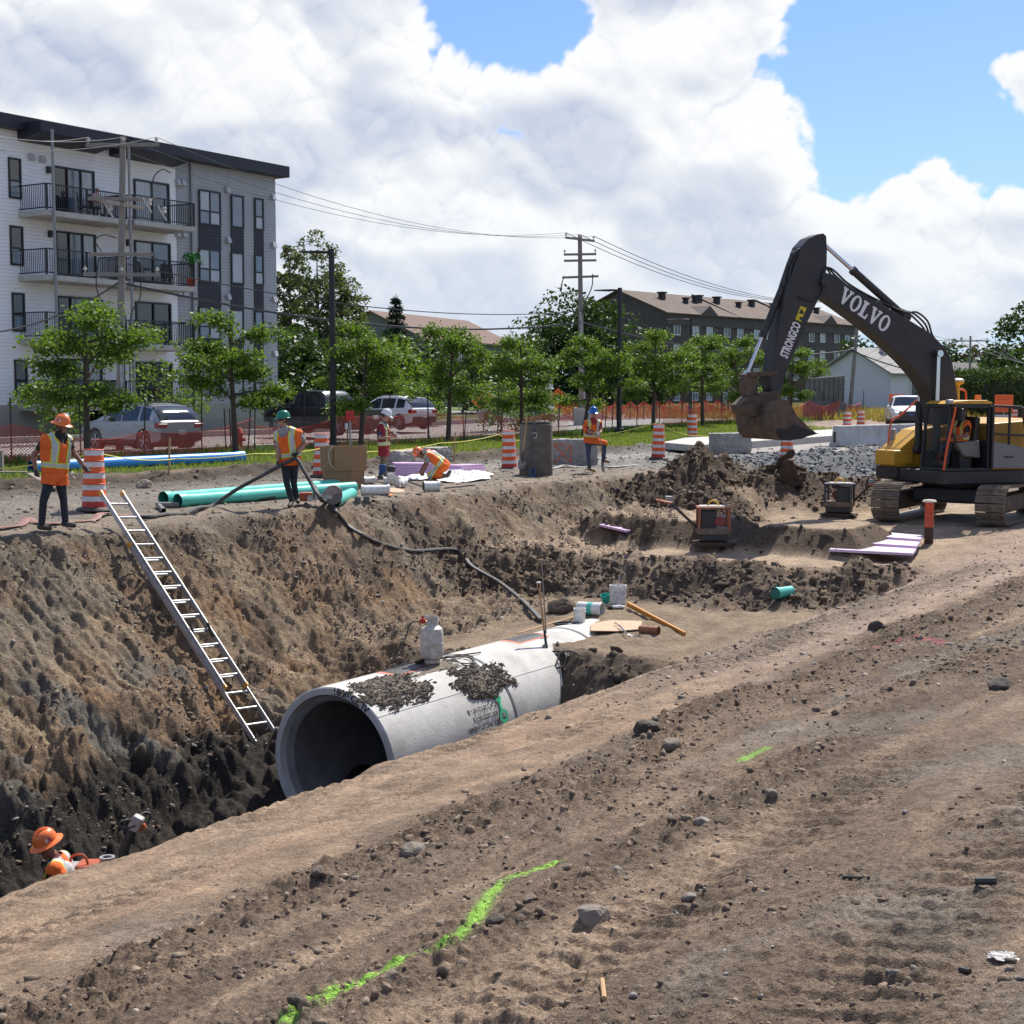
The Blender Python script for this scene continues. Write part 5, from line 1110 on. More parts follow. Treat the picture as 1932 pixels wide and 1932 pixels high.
# hoses
def ground_hose(name, label, pts, wid, th, m, flat=True, n=5):
 P_ = smooth_path(pts, n); b = MB()
 if flat: b.tube(P_, 1, 8, flat=(wid, th))
 else: b.tube(P_, wid, 8)
 return tag(b.build(name, m, smooth=True), label, 'hose')
RH = mat('red_brown_hose', (.20, .075, .055), .55, col2=(.30, .17, .14), scale=6); GH = mat('grey_layflat', (.13, .125, .12), .5, col2=(.28, .27, .26), scale=7)
hz = lambda z, x, y, l=.03: hit(*z(x, y)) + Vector((0, 0, l))
ground_hose('flat_hose', 'flat red brown hose lying behind the walking worker', [hz(z1, -40, 1575), hz(z1, 120, 1555), hz(z1, 230, 1535), hz(z1, 300, 1500, .10), hz(z1, 380, 1505), hz(z1, 560, 1520), hz(z1, 760, 1505), hz(z1, 1010, 1480), hz(z1, 1090, 1440, .08), hz(z1, 1260, 1420), hz(z1, 1420, 1450)], .075, .012, RH)
W2 = lambda v: PW2 + Matrix.Rotation(viewaz(PW2), 3, 'Z') @ v
def z2l(x, y, dep): a, b_ = z2(x, y); c, d = z2(1510, 1345); return W2(Vector(((a - c) / 97, dep, (d - b_) / 97)))
ground_hose('discharge_hose', 'black discharge hose held by the green hat worker and running into the trench', [hz(z1, 1480, 1455), hz(z1, 1640, 1450), hz(z2, 120, 1425), hz(z2, 330, 1415), hz(z2, 480, 1380, .08), z2l(640, 1300, -.3), z2l(900, 1130, -.28), z2l(1150, 995, -.25), z2l(1345, 890, -.25), z2l(1460, 830, -.28), z2l(1545, 800, -.25), z2l(1600, 880, -.3), z2l(1700, 1060, -.4), z2l(1820, 1250, -.5), hz(z3, 230, 1400, .05), hz(z3, 300, 1545, .04), hz(z3, 430, 1680, .04), hz(z3, 580, 1790, .04), hz(z3, 760, 1870, .04), hit(775, 1044) + Vector((0, 0, .04)), hit(860, 1042) + Vector((0, 0, .05)), hit(890, 1075) + Vector((0, 0, .05)), hit(940, 1105) + Vector((0, 0, .05)), hit(985, 1140) + Vector((0, 0, .05)), hit(1020, 1175) + Vector((0, 0, .05))], .05, .038, RUBBER, n=6)
ground_hose('layflat_hose', 'flat grey hose lying behind the manhole and the block', [hz(z5, 270, 1000), hz(z5, 440, 1000), hz(z5, 800, 985), hz(z5, 900, 965, .06), hz(z5, 1040, 968), hz(z5, 1200, 965), hz(z5, 1400, 970), hz(z5, 1640, 950)], .07, .014, GH)
plain_pipe('steel_nozzle', 'black hose end fitting beside the teal pipe bells', hit(*z2(110, 1390)), hit(*z2(55, 1330)), .045, GH, BLACKP, bell=False)
q = hit(*z2(150, 1335)); b = MB(); b.box((0, 0, .06), (.46, .1, .1)); o = b.build('grey_offcut', mat('grey_plastic', (.24, .23, .22), .6, col2=(.17, .16, .15), scale=8), bevel=.03); o.location = q; o.rotation_euler = (0, .03, viewaz(q)); tag(o, 'grey plastic trough offcut beside the teal pipe bells', 'offcut')
b = MB(); b.cyl(hit(*z2(1140, 1262)) + Vector((0, 0, .05)), hit(*z2(1300, 1250)) + Vector((0, 0, .05)), .05, n=14); tag(b.build('hose_coupler', mat('dark_coupler', (.06, .06, .06), .35, .5), smooth=True), 'dark metal coupler lying by the front teal pipe', 'coupler')
b = MB(); qq = hit(*z3(1480, 1268)); b.beam(qq + Vector((0, 0, .02)), hit(*z3(1815, 1240)) + Vector((0, 0, .03)), .03, .03); tag(b.build('steel_bar', GH), 'thin grey bar lying right of the short coupling', 'bar')
# timber boards at the left end, boulder in the cut
for (x0, y0, x1, y1, lb_) in ((-60, 990, 290, 985, 'weathered plank lying on the cut edge at the far left'), (340, 1020, 600, 1160, 'weathered plank sloping behind the walking worker')):
 p0, p1 = hz(z1, x0, y0, .10), hz(z1, x1, y1, .08); b = MB(); b.beam(p0, p1, .22, .04); tag(b.build('plank', WOODG, bevel=.005), lb_, 'plank')
b = MB(); p0 = hz(z1, 15, 970, 0); b.box(p0 + Vector((0, 0, .28)), (.10, .12, .60)); tag(b.build('timber_post', WOODG), 'short timber post at the far left of the bank', 'post')
def boulder(name, label, p, r, seed, col=(.24, .21, .175), sc_=(1.2, .95, .75), sink=.3):
 rg = np.random.default_rng(seed); bm = bmesh.new(); bmesh.ops.create_icosphere(bm, subdivisions=3, radius=1)
 co = np.array([v.co[:] for v in bm.verts]); pl = rg.normal(0, 1, (9, 3)); pl /= np.linalg.norm(pl, axis=1)[:, None]
 lim = rg.uniform(.62, .9, 9); dd = co @ pl.T; k = np.min(np.where(dd > .05, lim / np.maximum(dd, .05), 9), 1); k = np.minimum(k, 1.0)
 co = co * k[:, None] * (1 + .05 * fbm(co[:, 0] * 2.4 + seed, co[:, 1] * 2.4 + co[:, 2], 3, seed)[:, None])
 for v, c in zip(bm.verts, co): v.co = Vector(c * np.array(sc_) * r)
 me = bpy.data.meshes.new(name); bm.to_mesh(me); bm.free(); me.materials.append(mat('boulder_%d' % int(col[0] * 1000), col, .88, col2=tuple(c * .62 for c in col), scale=7, bump=.5, bscale=30))
 o = bpy.data.objects.new(name, me); COL.objects.link(o); o.location = Vector(p) + Vector((0, 0, r * sc_[2] * (1 - 2 * sink))); o.rotation_euler = (0, rg.uniform(-.3, .3), rg.uniform(0, 6)); return tag(o, label, 'rock')
for (px, py, r, sd, lb_, col) in ((1122, 1735, .085, 1, 'large tan rock sitting in a scrape right of the green paint line', (.30, .25, .20)), (782, 1612, .085, 2, 'pale angular rock on the cloddy ridge above the green paint line', (.30, .27, .23)),
  (1222, 1383, .15, 3, 'dark angular clod at the end of the cloddy ridge', (.10, .08, .06)), (1266, 1412, .10, 4, 'round brown stone beside the dark angular clod', (.24, .19, .15)), (1658, 1190, .16, 5, 'dark clod standing alone on the right hand slope', (.10, .082, .066)),
  (600, 1655, .06, 6, 'flat brown stone at the left of the cloddy ridge', (.22, .17, .13)), (1300, 1700, .04, 7, 'small pale stone right of the large tan rock', (.36, .32, .28)), (1000, 1700, .05, 8, 'small grey stone between the paint line and the large rock', (.22, .2, .18)),
  (935, 1745, .05, 9, 'small dark clod just right of the green paint line', (.13, .10, .08)), (740, 1850, .045, 10, 'small brown stone below the middle of the green paint line', (.28, .22, .17)), (1455, 1500, .05, 11, 'small grey stone on the right hand tracks', (.3, .28, .25)),
  (560, 1893, .05, 12, 'small dark clod beside the lower end of the paint line', (.15, .12, .09)), (1325, 1555, .05, 13, 'flat pale stone right of the upper end of the paint line', (.38, .34, .29)), (1060, 1150, .34, 14, 'big brown clod at the foot of the backfill face behind the shovel', (.16, .115, .08)), (1885, 1300, .12, 15, 'dark clod near the right edge of the picture', (.12, .1, .085))):
 p = hit(px, py); boulder('rock', lb_, p, r * .85, sd, tuple(c * .72 for c in col), sink=.38)
p = hit(*z1(1545, 1125)); boulder('rock', 'rounded tan boulder in the cut behind the ladder top', p, .20, 21, (.27, .22, .165))
# spray paint lines: paint on the soil itself, following every crumb
def overspray(name, label, k, m, seed):
 pts, w, _ = PAINT[k]; b = MB(); rg = random.Random(seed); n = 0
 for a, c in zip(pts[:-1], pts[1:]):
  d = (c - a); nrm = Vector((-d.y, d.x, 0)).normalized()
  for q in range(int(d.length * 420)):
   p = a.lerp(c, rg.random()) + nrm * rg.gauss(0, .9) * w; sz = rg.uniform(.0015, .0045); an = rg.uniform(0, 6.3)
   for t in range(5): b.v.append((p.x + sz * math.cos(an + t * 1.257) * rg.uniform(.6, 1.3), p.y + sz * math.sin(an + t * 1.257) * rg.uniform(.6, 1.3), 0))
   b.f.append(tuple(range(n, n + 5))); b.m.append(0); n += 5
 X_, Y_ = np.array([v[0] for v in b.v]), np.array([v[1] for v in b.v]); Z_ = base_h(X_, Y_) + detail_h(X_, Y_, masks(X_, Y_)) + .003
 b.v = [(x, y, z) for (x, y, _), z in zip(b.v, Z_)]; return tag(b.build(name, m), label, 'paint', kind='stuff')
GP = mat('green_marking_paint', (.36, .68, .10), .8, col2=(.28, .54, .08), scale=60)
for k, lb_ in enumerate(('bright green spray paint line curving across the foreground soil', 'faint green spray paint dash on the right hand slope', 'green spray paint dab near the right edge of the picture')): overspray('marking_paint', lb_, k, GP, k)
# litter on the near ground
for (x0, y0, x1, y1, r, m_, lb_) in ((1840, 1670, 1880, 1671, .018, BLACKP, 'short black tube lying on the right foreground soil'), (1590, 1660, 1640, 1662, .006, BLACKP, 'thin black twig of wire on the foreground soil'), (1136, 1855, 1140, 1890, .010, WOOD, 'small orange brown stick in the foreground soil'), (1810, 1835, 1830, 1840, .010, BLACKP, 'small black offcut near the lower right corner')):
 b = MB(); b.cyl(hit(x0, y0) + Vector((0, 0, r)), hit(x1, y1) + Vector((0, 0, r)), r, n=8); tag(b.build('debris_stick', m_), lb_, 'debris')
p = hit(1892, 1815); b = MB(); n = 9; vs = [(p.x + (i / n - .5) * .09 + .02 * math.sin(j * 2 + i), p.y + (j / n - .5) * .07 + .015 * math.sin(i * 1.7), p.z + .008 + .016 * abs(math.sin(i * 1.9 + j * 1.3))) for i in range(n) for j in range(n)]
b.add(vs, [(i * n + j, i * n + j + 1, (i + 1) * n + j + 1, (i + 1) * n + j) for i in range(n - 1) for j in range(n - 1)]); tag(b.build('litter_scrap', mat('dirty_white', (.5, .48, .45), .7)), 'torn white plastic scrap in the lower right foreground', 'litter')
# ------------------------------------------------------------------ compactors, foam plates, post by the excavator
def compactor(label, p, rz, body, frame, down=False):
 root = thing('plate_compactor', label, 'compactor', p, rz)
 b = MB(); b.prism([(-.45, .02), (-.36, 0), (.36, 0), (.46, .07), (.44, .10), (-.43, .09)], -.28, .28); b.build('base_plate', RUST, root, bevel=.01)
 b = MB(); b.box((0, 0, .19), (.62, .46, .16)); b.build('exciter', frame, root, bevel=.03)
 b = MB(); b.box((0, 0, .33), (.72, .50, .14)); b.build('lower_frame', mat('dusty_steel', (.22, .155, .11), .7, .2, col2=(.13, .1, .08), scale=9), root, bevel=.02)
 b = MB(); b.box((-.12, 0, .58), (.34, .40, .40)); b.build('engine_block', BLACKP, root, bevel=.03); b = MB(); b.cyl((.12, -.18, .55), (.12, -.235, .55), .115, n=22); b.build('recoil_starter', mat('starter_red', (.20, .04, .035), .5), root, smooth=True)
 for x in (-.33, .33):
  for y in (-.22, .22): b = MB(); b.beam((x, y, .36), (x * .98, y, .84), .07, .05, up=(1, 0, 0)); b.build('hood_post', body, root, bevel=.012)
 b = MB(); b.box((.0, 0, .845), (.74, .48, .05)); b.build('hood', body, root, bevel=.015); b = MB(); b.box((-.02, 0, .878), (.56, .36, .014)); b.build('hood_pad', mat('pale_decal', (.5, .46, .42), .6), root)
 b = MB(); b.tube(smooth_path([(-.12, 0, .88), (-.08, 0, .97), (.05, 0, .99), (.12, 0, .88)], 4), .02, 8); b.build('lifting_handle', YELLOW, root, smooth=True)
 h0, h1 = ((-.36, 0, .40), (-.95, 0, .95)) if not down else ((-.36, 0, .40), (-.80, 0, .85))
 b = MB(); b.beam(h0, h1, .09, .06); b.build('handle_bar', BLACKP, root, bevel=.01)
 b = MB(); hv = Vector(h1); b.tube(smooth_path([hv + Vector((.02, -.16, 0)), hv + Vector((-.22, -.17, .04)), hv + Vector((-.30, 0, .05)), hv + Vector((-.22, .17, .04)), hv + Vector((.02, .16, 0)), hv + Vector((.02, -.16, 0))], 4), .02, 8); b.build('grip_loop', mat('orange_grip', (.40, .08, .02), .5), root, smooth=True)
 b = MB(); b.box(hv + Vector((-.02, 0, .08)), (.17, .14, .12)); b.build('control_box', mat('grey_box', (.30, .29, .28), .5), root, bevel=.02)
 b = MB(); b.tube(smooth_path([hv + Vector((.0, .05, .1)), hv + Vector((.1, 0, .22)), hv + Vector((.25, -.02, .16))], 4), .016, 6); b.build('throttle_arm', BLACKP, root, smooth=True)
 return root
q = hit(1345, 1030); compactor('orange plate compactor standing on the compacted sand bench', q, viewaz(q) + .12, mat('orange_hood', (.34, .095, .035), .5, col2=(.24, .12, .08), scale=8), BLACKP)
q = hit(1583, 975); compactor('dark blue plate compactor beside the left excavator track', q + Vector((0, 0, 0)), viewaz(q) + math.pi - .2, mat('navy_hood', (.03, .04, .07), .5, col2=(.10, .09, .08), scale=8), BLACKP, down=True)
fb = [on(x, y, -1.04) for x, y in ((1563, 1040), (1722, 1048), (1742, 1022), (1632, 1012))]
root = thing('foam_insulation_boards', 'sunlit purple foam boards laid on sand near the orange post', 'foam boards', fb[0]); o0 = fb[0]
for i in range(3):
 t0, t1 = i / 3 + .01, (i + 1) / 3 - .01; A_0, A_1, B_0, B_1 = fb[0].lerp(fb[3], t0), fb[0].lerp(fb[3], t1), fb[1].lerp(fb[2], t0), fb[1].lerp(fb[2], t1); z_ = -1.05
 b = MB(); vs = [Vector((v.x, v.y, z_ + dz + .05 * i)) - o0 for dz in (0, .055) for v in (A_0, B_0, B_1, A_1)]; b.add(vs, [(0, 3, 2, 1), (4, 5, 6, 7), (0, 1, 5, 4), (1, 2, 6, 5), (2, 3, 7, 6), (3, 0, 4, 7)]); b.build('board', mat('sunlit_foam', (.66, .52, .68), .75, col2=(.60, .46, .62), scale=5), root, bevel=.004)  # paler copy of the purple foam, sunlight put into the base colour
for (x0, y0, x1, y1, lb_) in ((1136, 991, 1188, 1003, 'purple foam strip at the foot of the left flat topped sand mound'),):
 b = MB(); b.beam(hit(x0, y0), hit(x1, y1), .25, .05); tag(b.build('foam_strip', PURPLE), lb_, 'foam board')
q = hit(1752, 1025); root = thing('marker_post', 'steel post painted orange with a flat cap, in front of the excavator', 'post', q); b = MB(); b.lathe([(.10, -.1), (.105, .35), (.10, .36), (.098, .92), (.0, .93)], 16, mis=[0, 0, 1, 1]); b.build('shaft', [RUST, mat('orange_post_paint', (.60, .09, .025), .6, col2=(.32, .05, .02), scale=10)], root, smooth=True)
b = MB(); b.lathe([(.001, .90), (.15, .92), (.16, .94), (.13, .97), (.001, .985)], 18); b.build('cap', mat('chalky_cap', (.45, .43, .36), .8), root, smooth=True)
# the rammer and tool case in the trench
q = Vector((PW6.x + .85, PW6.y + .5, 0)); d = ray(*z8(900, 640)); Yr = 16.4
def r8(x, y, dy=0): a, b_ = z8(x, y); return atY(a, b_, Yr + dy)
base = r8(840, 830); base.z = hgt(base.x, base.y); root = thing('trench_rammer', 'black and orange rammer with a loop handle standing in the trench', 'rammer', base); L = lambda x, y, dy=0: r8(x, y, dy) - base
b = MB(); b.tube([Vector((0, 0, .05)), L(850, 740), L(905, 610)], [.07, .06, .05], 12); b.build('leg_bellows', BLACKP, root, smooth=True)
b = MB(); b.box(Vector((0, 0, .04)), (.28, .34, .06)); b.build('shoe', RUST, root, bevel=.01)
b = MB(); b.beam(L(910, 600), L(960, 505), .13, .13); b.build('engine_body', mat('rammer_grey', (.42, .38, .35), .45), root, bevel=.03); b = MB(); b.beam(L(935, 600, .06), L(1000, 570, .06), .05, .06); b.build('fuel_guard', mat('saw_orange', (.50, .10, .03), .5), root, bevel=.01)
b = MB(); b.tube(smooth_path([L(900, 530, -.1), L(830, 545, -.16), L(820, 575, -.18), L(860, 590, -.16), L(930, 570, -.12)], 4), .014, 8); b.tube(smooth_path([L(960, 500, .1), L(1000, 480, .16), L(1035, 500, .18), L(1010, 560, .14)], 4), .014, 8); b.build('handle_loops', BLACKP, root, smooth=True)['kind'] = 'stuff'
base = r8(600, 845, -.6); g_ = hgt(base.x, base.y); root = thing('tool_case', 'grey and orange tool case standing in the trench beside the worker', 'case', (base.x, base.y, g_)); h_ = base.z - g_
b = MB(); b.box((0, 0, h_ / 2), (.62, .36, h_)); b.build('case_body', mat('case_grey', (.33, .33, .34), .5), root, bevel=.03); b = MB(); b.box((.12, 0, h_ + .015), (.45, .30, .03)); b.build('lid', mat('saw_orange', (.50, .10, .03), .5), root, bevel=.01)
b = MB(); b.tube(smooth_path([(-.18, -.05, h_), (-.15, -.05, h_ + .12), (-.02, -.05, h_ + .13), (.03, -.05, h_)], 4), .014, 8); b.build('handle', mat('saw_orange', (.50, .10, .03), .5), root, smooth=True); b = MB(); b.lathe([(.05, h_ + .03), (.085, h_ + .03), (.085, h_ + .10), (.05, h_ + .10), (.05, h_ + .03)], 20, (.22, 0, 0)); o = b.build('tape_roll', STEEL, root, smooth=True)
# ------------------------------------------------------------------ the excavator
EC = Vector((11.4, 37.3, 0)); EC.z = hgt(11.0, 37.0) + .02
FV = Vector((-.947, -.32, 0)).normalized(); LV = Vector((-FV.y, FV.x, 0))
ex = thing('excavator', 'large dark grey and yellow tracked excavator working at the right', 'excavator', EC, math.atan2(FV.y, FV.x))
def PL(px, py, y=0.0):
 """The point of the machine's own side plane (at y metres to its left) on a sight line: (forward, up)."""
 o = EC + LV * y; d = ray(px, py); c = Vector((0, 0, HC)); k = (o - c).dot(LV) / d.dot(LV); w = c + d * k; r = w - EC; return (r.dot(FV), r.z)
zE, z7 = zc(2700, 850, 1200), zc(3200, 1400, 800)
def PE(x, y, o=0.0): return PL(*zE(x, y), o)
def P7(x, y, o=0.0): return PL(*z7(x, y), o)
XG = mat('boom_grey_paint', (.020, .021, .024), .5, col2=(.036, .033, .031), scale=2.5, bump=.15, bscale=20); XD = mat('chassis_black', (.018, .018, .02), .55, col2=(.05, .045, .04), scale=5)
XY_ = mat('machine_yellow', (.66, .36, .03), .45, col2=(.52, .28, .03), scale=3); CHR = mat('chrome_rod', (.62, .62, .64), .12, 1.0); XO = mat('handrail_orange', (.72, .10, .02), .5)
DUST = mat('dusty_dark_steel', (.075, .058, .046), .75, .3, col2=(.16, .115, .08), scale=4, bump=.25, bscale=18); WL_ = mat('white_letters', (.75, .75, .75), .6)
PP = lambda pts, o=0.0: [PE(x, y, o) for x, y in pts]
# boom
bo = [(800, 350), (880, 368), (960, 438), (1080, 505), (1200, 572), (1350, 658), (1480, 738), (1550, 835), (1598, 930), (1622, 1040), (1640, 1150), (1660, 1300), (1500, 1300), (1472, 1130), (1440, 1060), (1390, 988), (1310, 898), (1200, 798), (1050, 672), (900, 562), (800, 492), (782, 430), (784, 370)]
b = MB(); b.prism(PP(bo), -.27, .27); boom = b.build('boom', XG, ex, bevel=.015)
b = MB()
for sg in (-1, 1):
 c = PE(1498, 858); b.cyl((c[0], sg * .27, c[1]), (c[0], sg * .46, c[1]), .085, n=18)
b.build('cylinder_pin', XD, boom)['kind'] = 'stuff'
c = PE(800, 410); b = MB(); b.cyl((c[0], -.36, c[1]), (c[0], .36, c[1]), .12, n=20); b.build('pivot_pin', XD, boom)
p0, p1 = Vector((*PE(985, 505, .29),)), Vector((*PE(1205, 655, .29),)); u = (p1 - p0); L_ = u.length; u = u.normalized(); v = Vector((-u.y, u.x)); v = v if v.y > 0 else -v
LET = {'V': ([[(0, 1), (.48, 1), (.48, .88), (.38, .88), (.58, .36), (.76, .88), (.66, .88), (.66, 1), (1.06, 1), (1.06, .88), (.97, .88), (.62, 0), (.44, 0), (.10, .88), (0, .88)]], 1.06), 'L': ([[(0, 0), (.86, 0), (.90, .36), (.78, .36), (.70, .13), (.44, .13), (.44, .88), (.56, .88), (.56, 1), (0, 1), (0, .88), (.12, .88), (.12, .12), (0, .12)]], .9), 'O': (None, 1.0)}
hgtL = .40; tot = sum(LET[c][1] for c in 'VOLVO') + .28; kx = (L_ + .42) / tot; cur = p0 - u * .21
for c in 'VOLVO':
 b = MB(); polys, w = LET[c]; T = lambda a, h, dz: (lambda q: (q.x, .273 + dz, q.y))(cur + u * a * kx + v * (h - .5) * hgtL)
 if polys:
  for pl in polys: b.prism(pl, 0, .004, lambda a, h, dz: T(a, h, dz))
 else:
  n = 28; vs = [T(.5 + ro * math.cos(2 * math.pi * i / n), .5 + rh * math.sin(2 * math.pi * i / n), .004) for ro, rh in ((.5, .52), (.24, .40)) for i in range(n)]; b.add(vs, [(i, (i + 1) % n, n + (i + 1) % n, n + i) for i in range(n)])
 b.build('letter', WL_, boom); cur = cur + u * (w + .07) * kx
# hoses on the boom
for i in range(3):
 pts = [(800, 330 - 8 * i), (860, 318 + 6 * i), (900, 372 - 6 * i), (960, 425 - 4 * i), (1060, 480), (1200, 560 - 5 * i), (1330, 580 + 12 * i), (1400, 620 - 8 * i), (1470, 690 - 14 * i), (1500, 740 + 6 * i), (1560, 820), (1605, 900 - 4 * i), (1632, 1000), (1640, 1120)]
 P_ = [PE(x, y) for x, y in pts]; b = MB(); b.tube(smooth_path([(q[0], -.12 + .12 * i, q[1] + .03) for q in P_], 4), .026, 7); b.build('hydraulic_hose', BLACKP, ex, smooth=True)
# stick
st = [(770, 108), (800, 103), (820, 122), (824, 210), (822, 310), (812, 400), (796, 470), (756, 548), (700, 662), (622, 850), (575, 960), (552, 1030), (536, 1120), (492, 1130), (468, 1060), (470, 985), (492, 850), (530, 640), (580, 420), (628, 280), (665, 185), (715, 132)]
b = MB(); b.prism(PP(st), -.23, .23); stick = b.build('stick', XG, ex, bevel=.015)
p0, p1 = Vector(PE(586, 872, .24)), Vector(PE(668, 668, .24)); u = (p1 - p0).normalized(); v = Vector((u.y, -u.x)); v = -v if v.x < 0 else v
mid = (p0 + p1) / 2; vs, fs = text_mesh('STRONGCO', .335, .012, .003); wtx = max(q.x for q in vs) - min(q.x for q in vs); kx = (p1 - p0).length / wtx * 1.06
nrm = Vector((-u.y, u.x)); nrm = nrm if nrm.x > 0 else -nrm
b = MB(); b.add([(lambda q: (q.x, .236 + a.z, q.y))(mid + u * a.x * kx + nrm * a.y * .92) for a in vs], fs); b.build('company_lettering', WL_, stick)['kind'] = 'stuff'
b = MB(); dec = [PE(x, y, .24) for x, y in ((688, 556), (726, 568), (692, 655), (655, 640))]; b.add([(q[0], .236, q[1]) for q in dec], [(0, 1, 2, 3)]); de = b.build('warning_decal', mat('decal_yellow', (.62, .48, .02), .5), stick)
b = MB()
for a in ([(676, 602), (696, 570), (712, 608)], ): b.add([(q[0], .239, q[1]) for q in [PE(x, y, .24) for x, y in a]], [(0, 1, 2)])
b.add([(q[0], .239, q[1]) for q in [PE(x, y, .24) for x, y in ((684, 622), (702, 628), (696, 648), (680, 640))]], [(0, 1, 2, 3)]); b.build('decal_symbol', BLACKP, stick)['kind'] = 'stuff'
def hyd(name, a, b_, split, r, y, par=ex):
 a, b_ = Vector((a[0], y, a[1])), Vector((b_[0], y, b_[1])); m_ = a.lerp(b_, split); d = (b_ - a).normalized(); root = None
 q = MB(); q.cyl(a, m_, r, n=18); q.cyl(m_ - d * .08, m_ + d * .02, r * 1.15, n=18); q.cyl(a - Vector((0, r * 1.1, 0)), a + Vector((0, r * 1.1, 0)), r * 1.2, n=14); o = q.build(name, XD, par, smooth=True); q = MB(); q.cyl(m_, b_, r * .55, n=14); q.cyl(b_ - Vector((0, r, 0)), b_ + Vector((0, r, 0)), r * .9, n=14); q.build('rod', CHR, o, smooth=True); return o
hyd('stick_cylinder', PE(1345, 625), PE(808, 145), .62, .095, 0)
hyd('bucket_cylinder', PE(655, 235), PE(352, 985), .685, .085, 0)
hyd('lift_cylinder', P7(930, 860, -.40), PE(1498, 858), .50, .095, -.38); hyd('lift_cylinder', P7(930, 860, -.40), PE(1498, 858), .50, .095, .38)
for (ax, ay, bx_, by_) in ((560, 430, 640, 215), (590, 400, 690, 170)):
 b = MB(); b.tube(smooth_path([(q[0], .17, q[1]) for q in (PE(ax, ay), PE((ax + bx_) / 2 - 25, (ay + by_) / 2), PE(bx_, by_), PE(bx_ + 90, by_ - 30))], 4), .035, 7); b.build('hydraulic_hose', BLACKP, ex, smooth=True)
b = MB(); b.tube(smooth_path([(q[0], .26, q[1]) for q in (PE(815, 320), PE(792, 370), PE(795, 450), PE(780, 500), PE(730, 525), PE(640, 500))], 4), .03, 7); b.build('hydraulic_hose', BLACKP, ex, smooth=True)
# coupler, links, bucket
b = MB(); b.prism(PP([(318, 985), (400, 968), (402, 1120), (352, 1150), (325, 1100)]), -.16, .16); b.build('bucket_link', DUST, ex, bevel=.02)
for sg in (-1, 1): b = MB(); p, q = PE(345, 985), PE(508, 978); b.beam((p[0], sg * .24, p[1]), (q[0], sg * .24, q[1]), .05, .12, up=(0, 0, 1)); b.build('guide_link', DUST, ex, bevel=.01)
b = MB(); b.prism(PP([(425, 1100), (540, 1085), (520, 1140), (430, 1215), (352, 1252), (285, 1230), (272, 1180), (330, 1130)]), -.24, .24); b.build('quick_coupler', DUST, ex, bevel=.02)
BW = .92; side = [PE(x, y, BW) for x, y in ((530, 1152), (572, 1140), (612, 1152), (662, 1245), (722, 1303), (784, 1354), (700, 1385), (620, 1404), (560, 1398), (525, 1360), (512, 1290), (515, 1210))]
bk = None
for sg in (1, -1):
 b = MB(); b.prism(side, sg * BW - .02, sg * BW + .02); o = b.build('bucket_side', DUST, ex, bevel=.006)
 b = MB(); sp = [PE(x, y, BW) for x, y in ((640, 1300), (784, 1354), (690, 1392), (560, 1400), (525, 1345), (545, 1325), (600, 1330))]; b.prism(sp, sg * (BW + .022) - .006, sg * (BW + .022) + .006); b.build('wear_plate', mat('burnt_steel', (.03, .026, .024), .7, .3), o)
b = MB(); cur_ = [side[i] for i in (5, 6, 7, 8, 9, 10, 11, 0)]; n = len(cur_)
cx = sum(p[0] for p in side) / len(side); cz = sum(p[1] for p in side) / len(side)
inn = [(p[0] + (cx - p[0]) * .05, p[1] + (cz - p[1]) * .05) for p in cur_]
b.prism(cur_ + inn[::-1], -BW + .02, BW - .02); b.build('bucket_shell', DUST, ex, smooth=True, bevel=.004)
b = MB(); e0, e1 = side[5], side[6]; b.prism([e0, (e0[0] - .10, e0[1] - .01), e1, (e1[0] + .05, e1[1] + .03)], -BW - .01, BW + .01); b.build('cutting_edge', mat('worn_edge', (.14, .12, .11), .5, .5), ex, bevel=.004)
for sg in (-1, 1):
 ear = [PE(x, y, sg * .2) for x, y in ((300, 1190), (355, 1165), (440, 1190), (520, 1300), (430, 1290), (410, 1245), (330, 1250))]; b = MB(); b.prism(ear, sg * .26 - .03, sg * .26 + .03); b.build('bucket_ear', DUST, ex, bevel=.008)
b = MB(); pt = [PE(x, y) for x, y in ((430, 1160), (530, 1152), (500, 1300), (420, 1290))]; b.prism(pt, -.5, .5); b.build('bucket_brace', DUST, ex, bevel=.02)
# upper structure: measured on the cab's own side plane
CY = 1.42
xf, zf = P7(1190, 1060, CY); xr, _ = P7(1595, 1050, CY); _, zt = P7(1500, 395, CY); xd, _ = P7(1925, 1050, CY)
print('cab', xf, xr, zf, zt, xd)
CI = .42; deck = zf - .02
b = MB(); b.box(((xf + .05 - 2.9) / 2, 0, deck - .16), (xf + .05 + 2.9, 2.84, .32)); b.build('platform', XD, ex, bevel=.03)
b = MB(); b.cyl((0, 0, deck - .55), (0, 0, deck - .30), .72, n=36); b.build('slew_ring', XD, ex, smooth=True)
b = MB(); b.prism([(xr - .12, deck), (xr - .12, deck + 1.15), (-1.4, deck + 1.25), (-1.8, deck + 1.25), (-1.8, deck)], -1.36, 1.34); b.build('engine_housing', XY_, ex, bevel=.05)
b = MB(); b.prism([(-1.82, deck - .1), (-1.82, deck + 1.2), (-2.5, deck + 1.15), (-2.85, deck + .7), (-2.85, deck - .1)], -1.42, 1.42); b.build('counterweight', mat('counterweight_grey', (.06, .06, .065), .55), ex, bevel=.10)
tb = [P7(x, y, -.95) for x, y in ((655, 1020), (662, 880), (690, 838), (880, 672), (1000, 640))]; tb += [(tb[-1][0] - .5, tb[-1][1]), (tb[-1][0] - .5, deck)] + [(tb[0][0], deck)]
b = MB(); b.prism(tb, -1.42, -.55); bx_o = b.build('storage_hood', XY_, ex, bevel=.04)
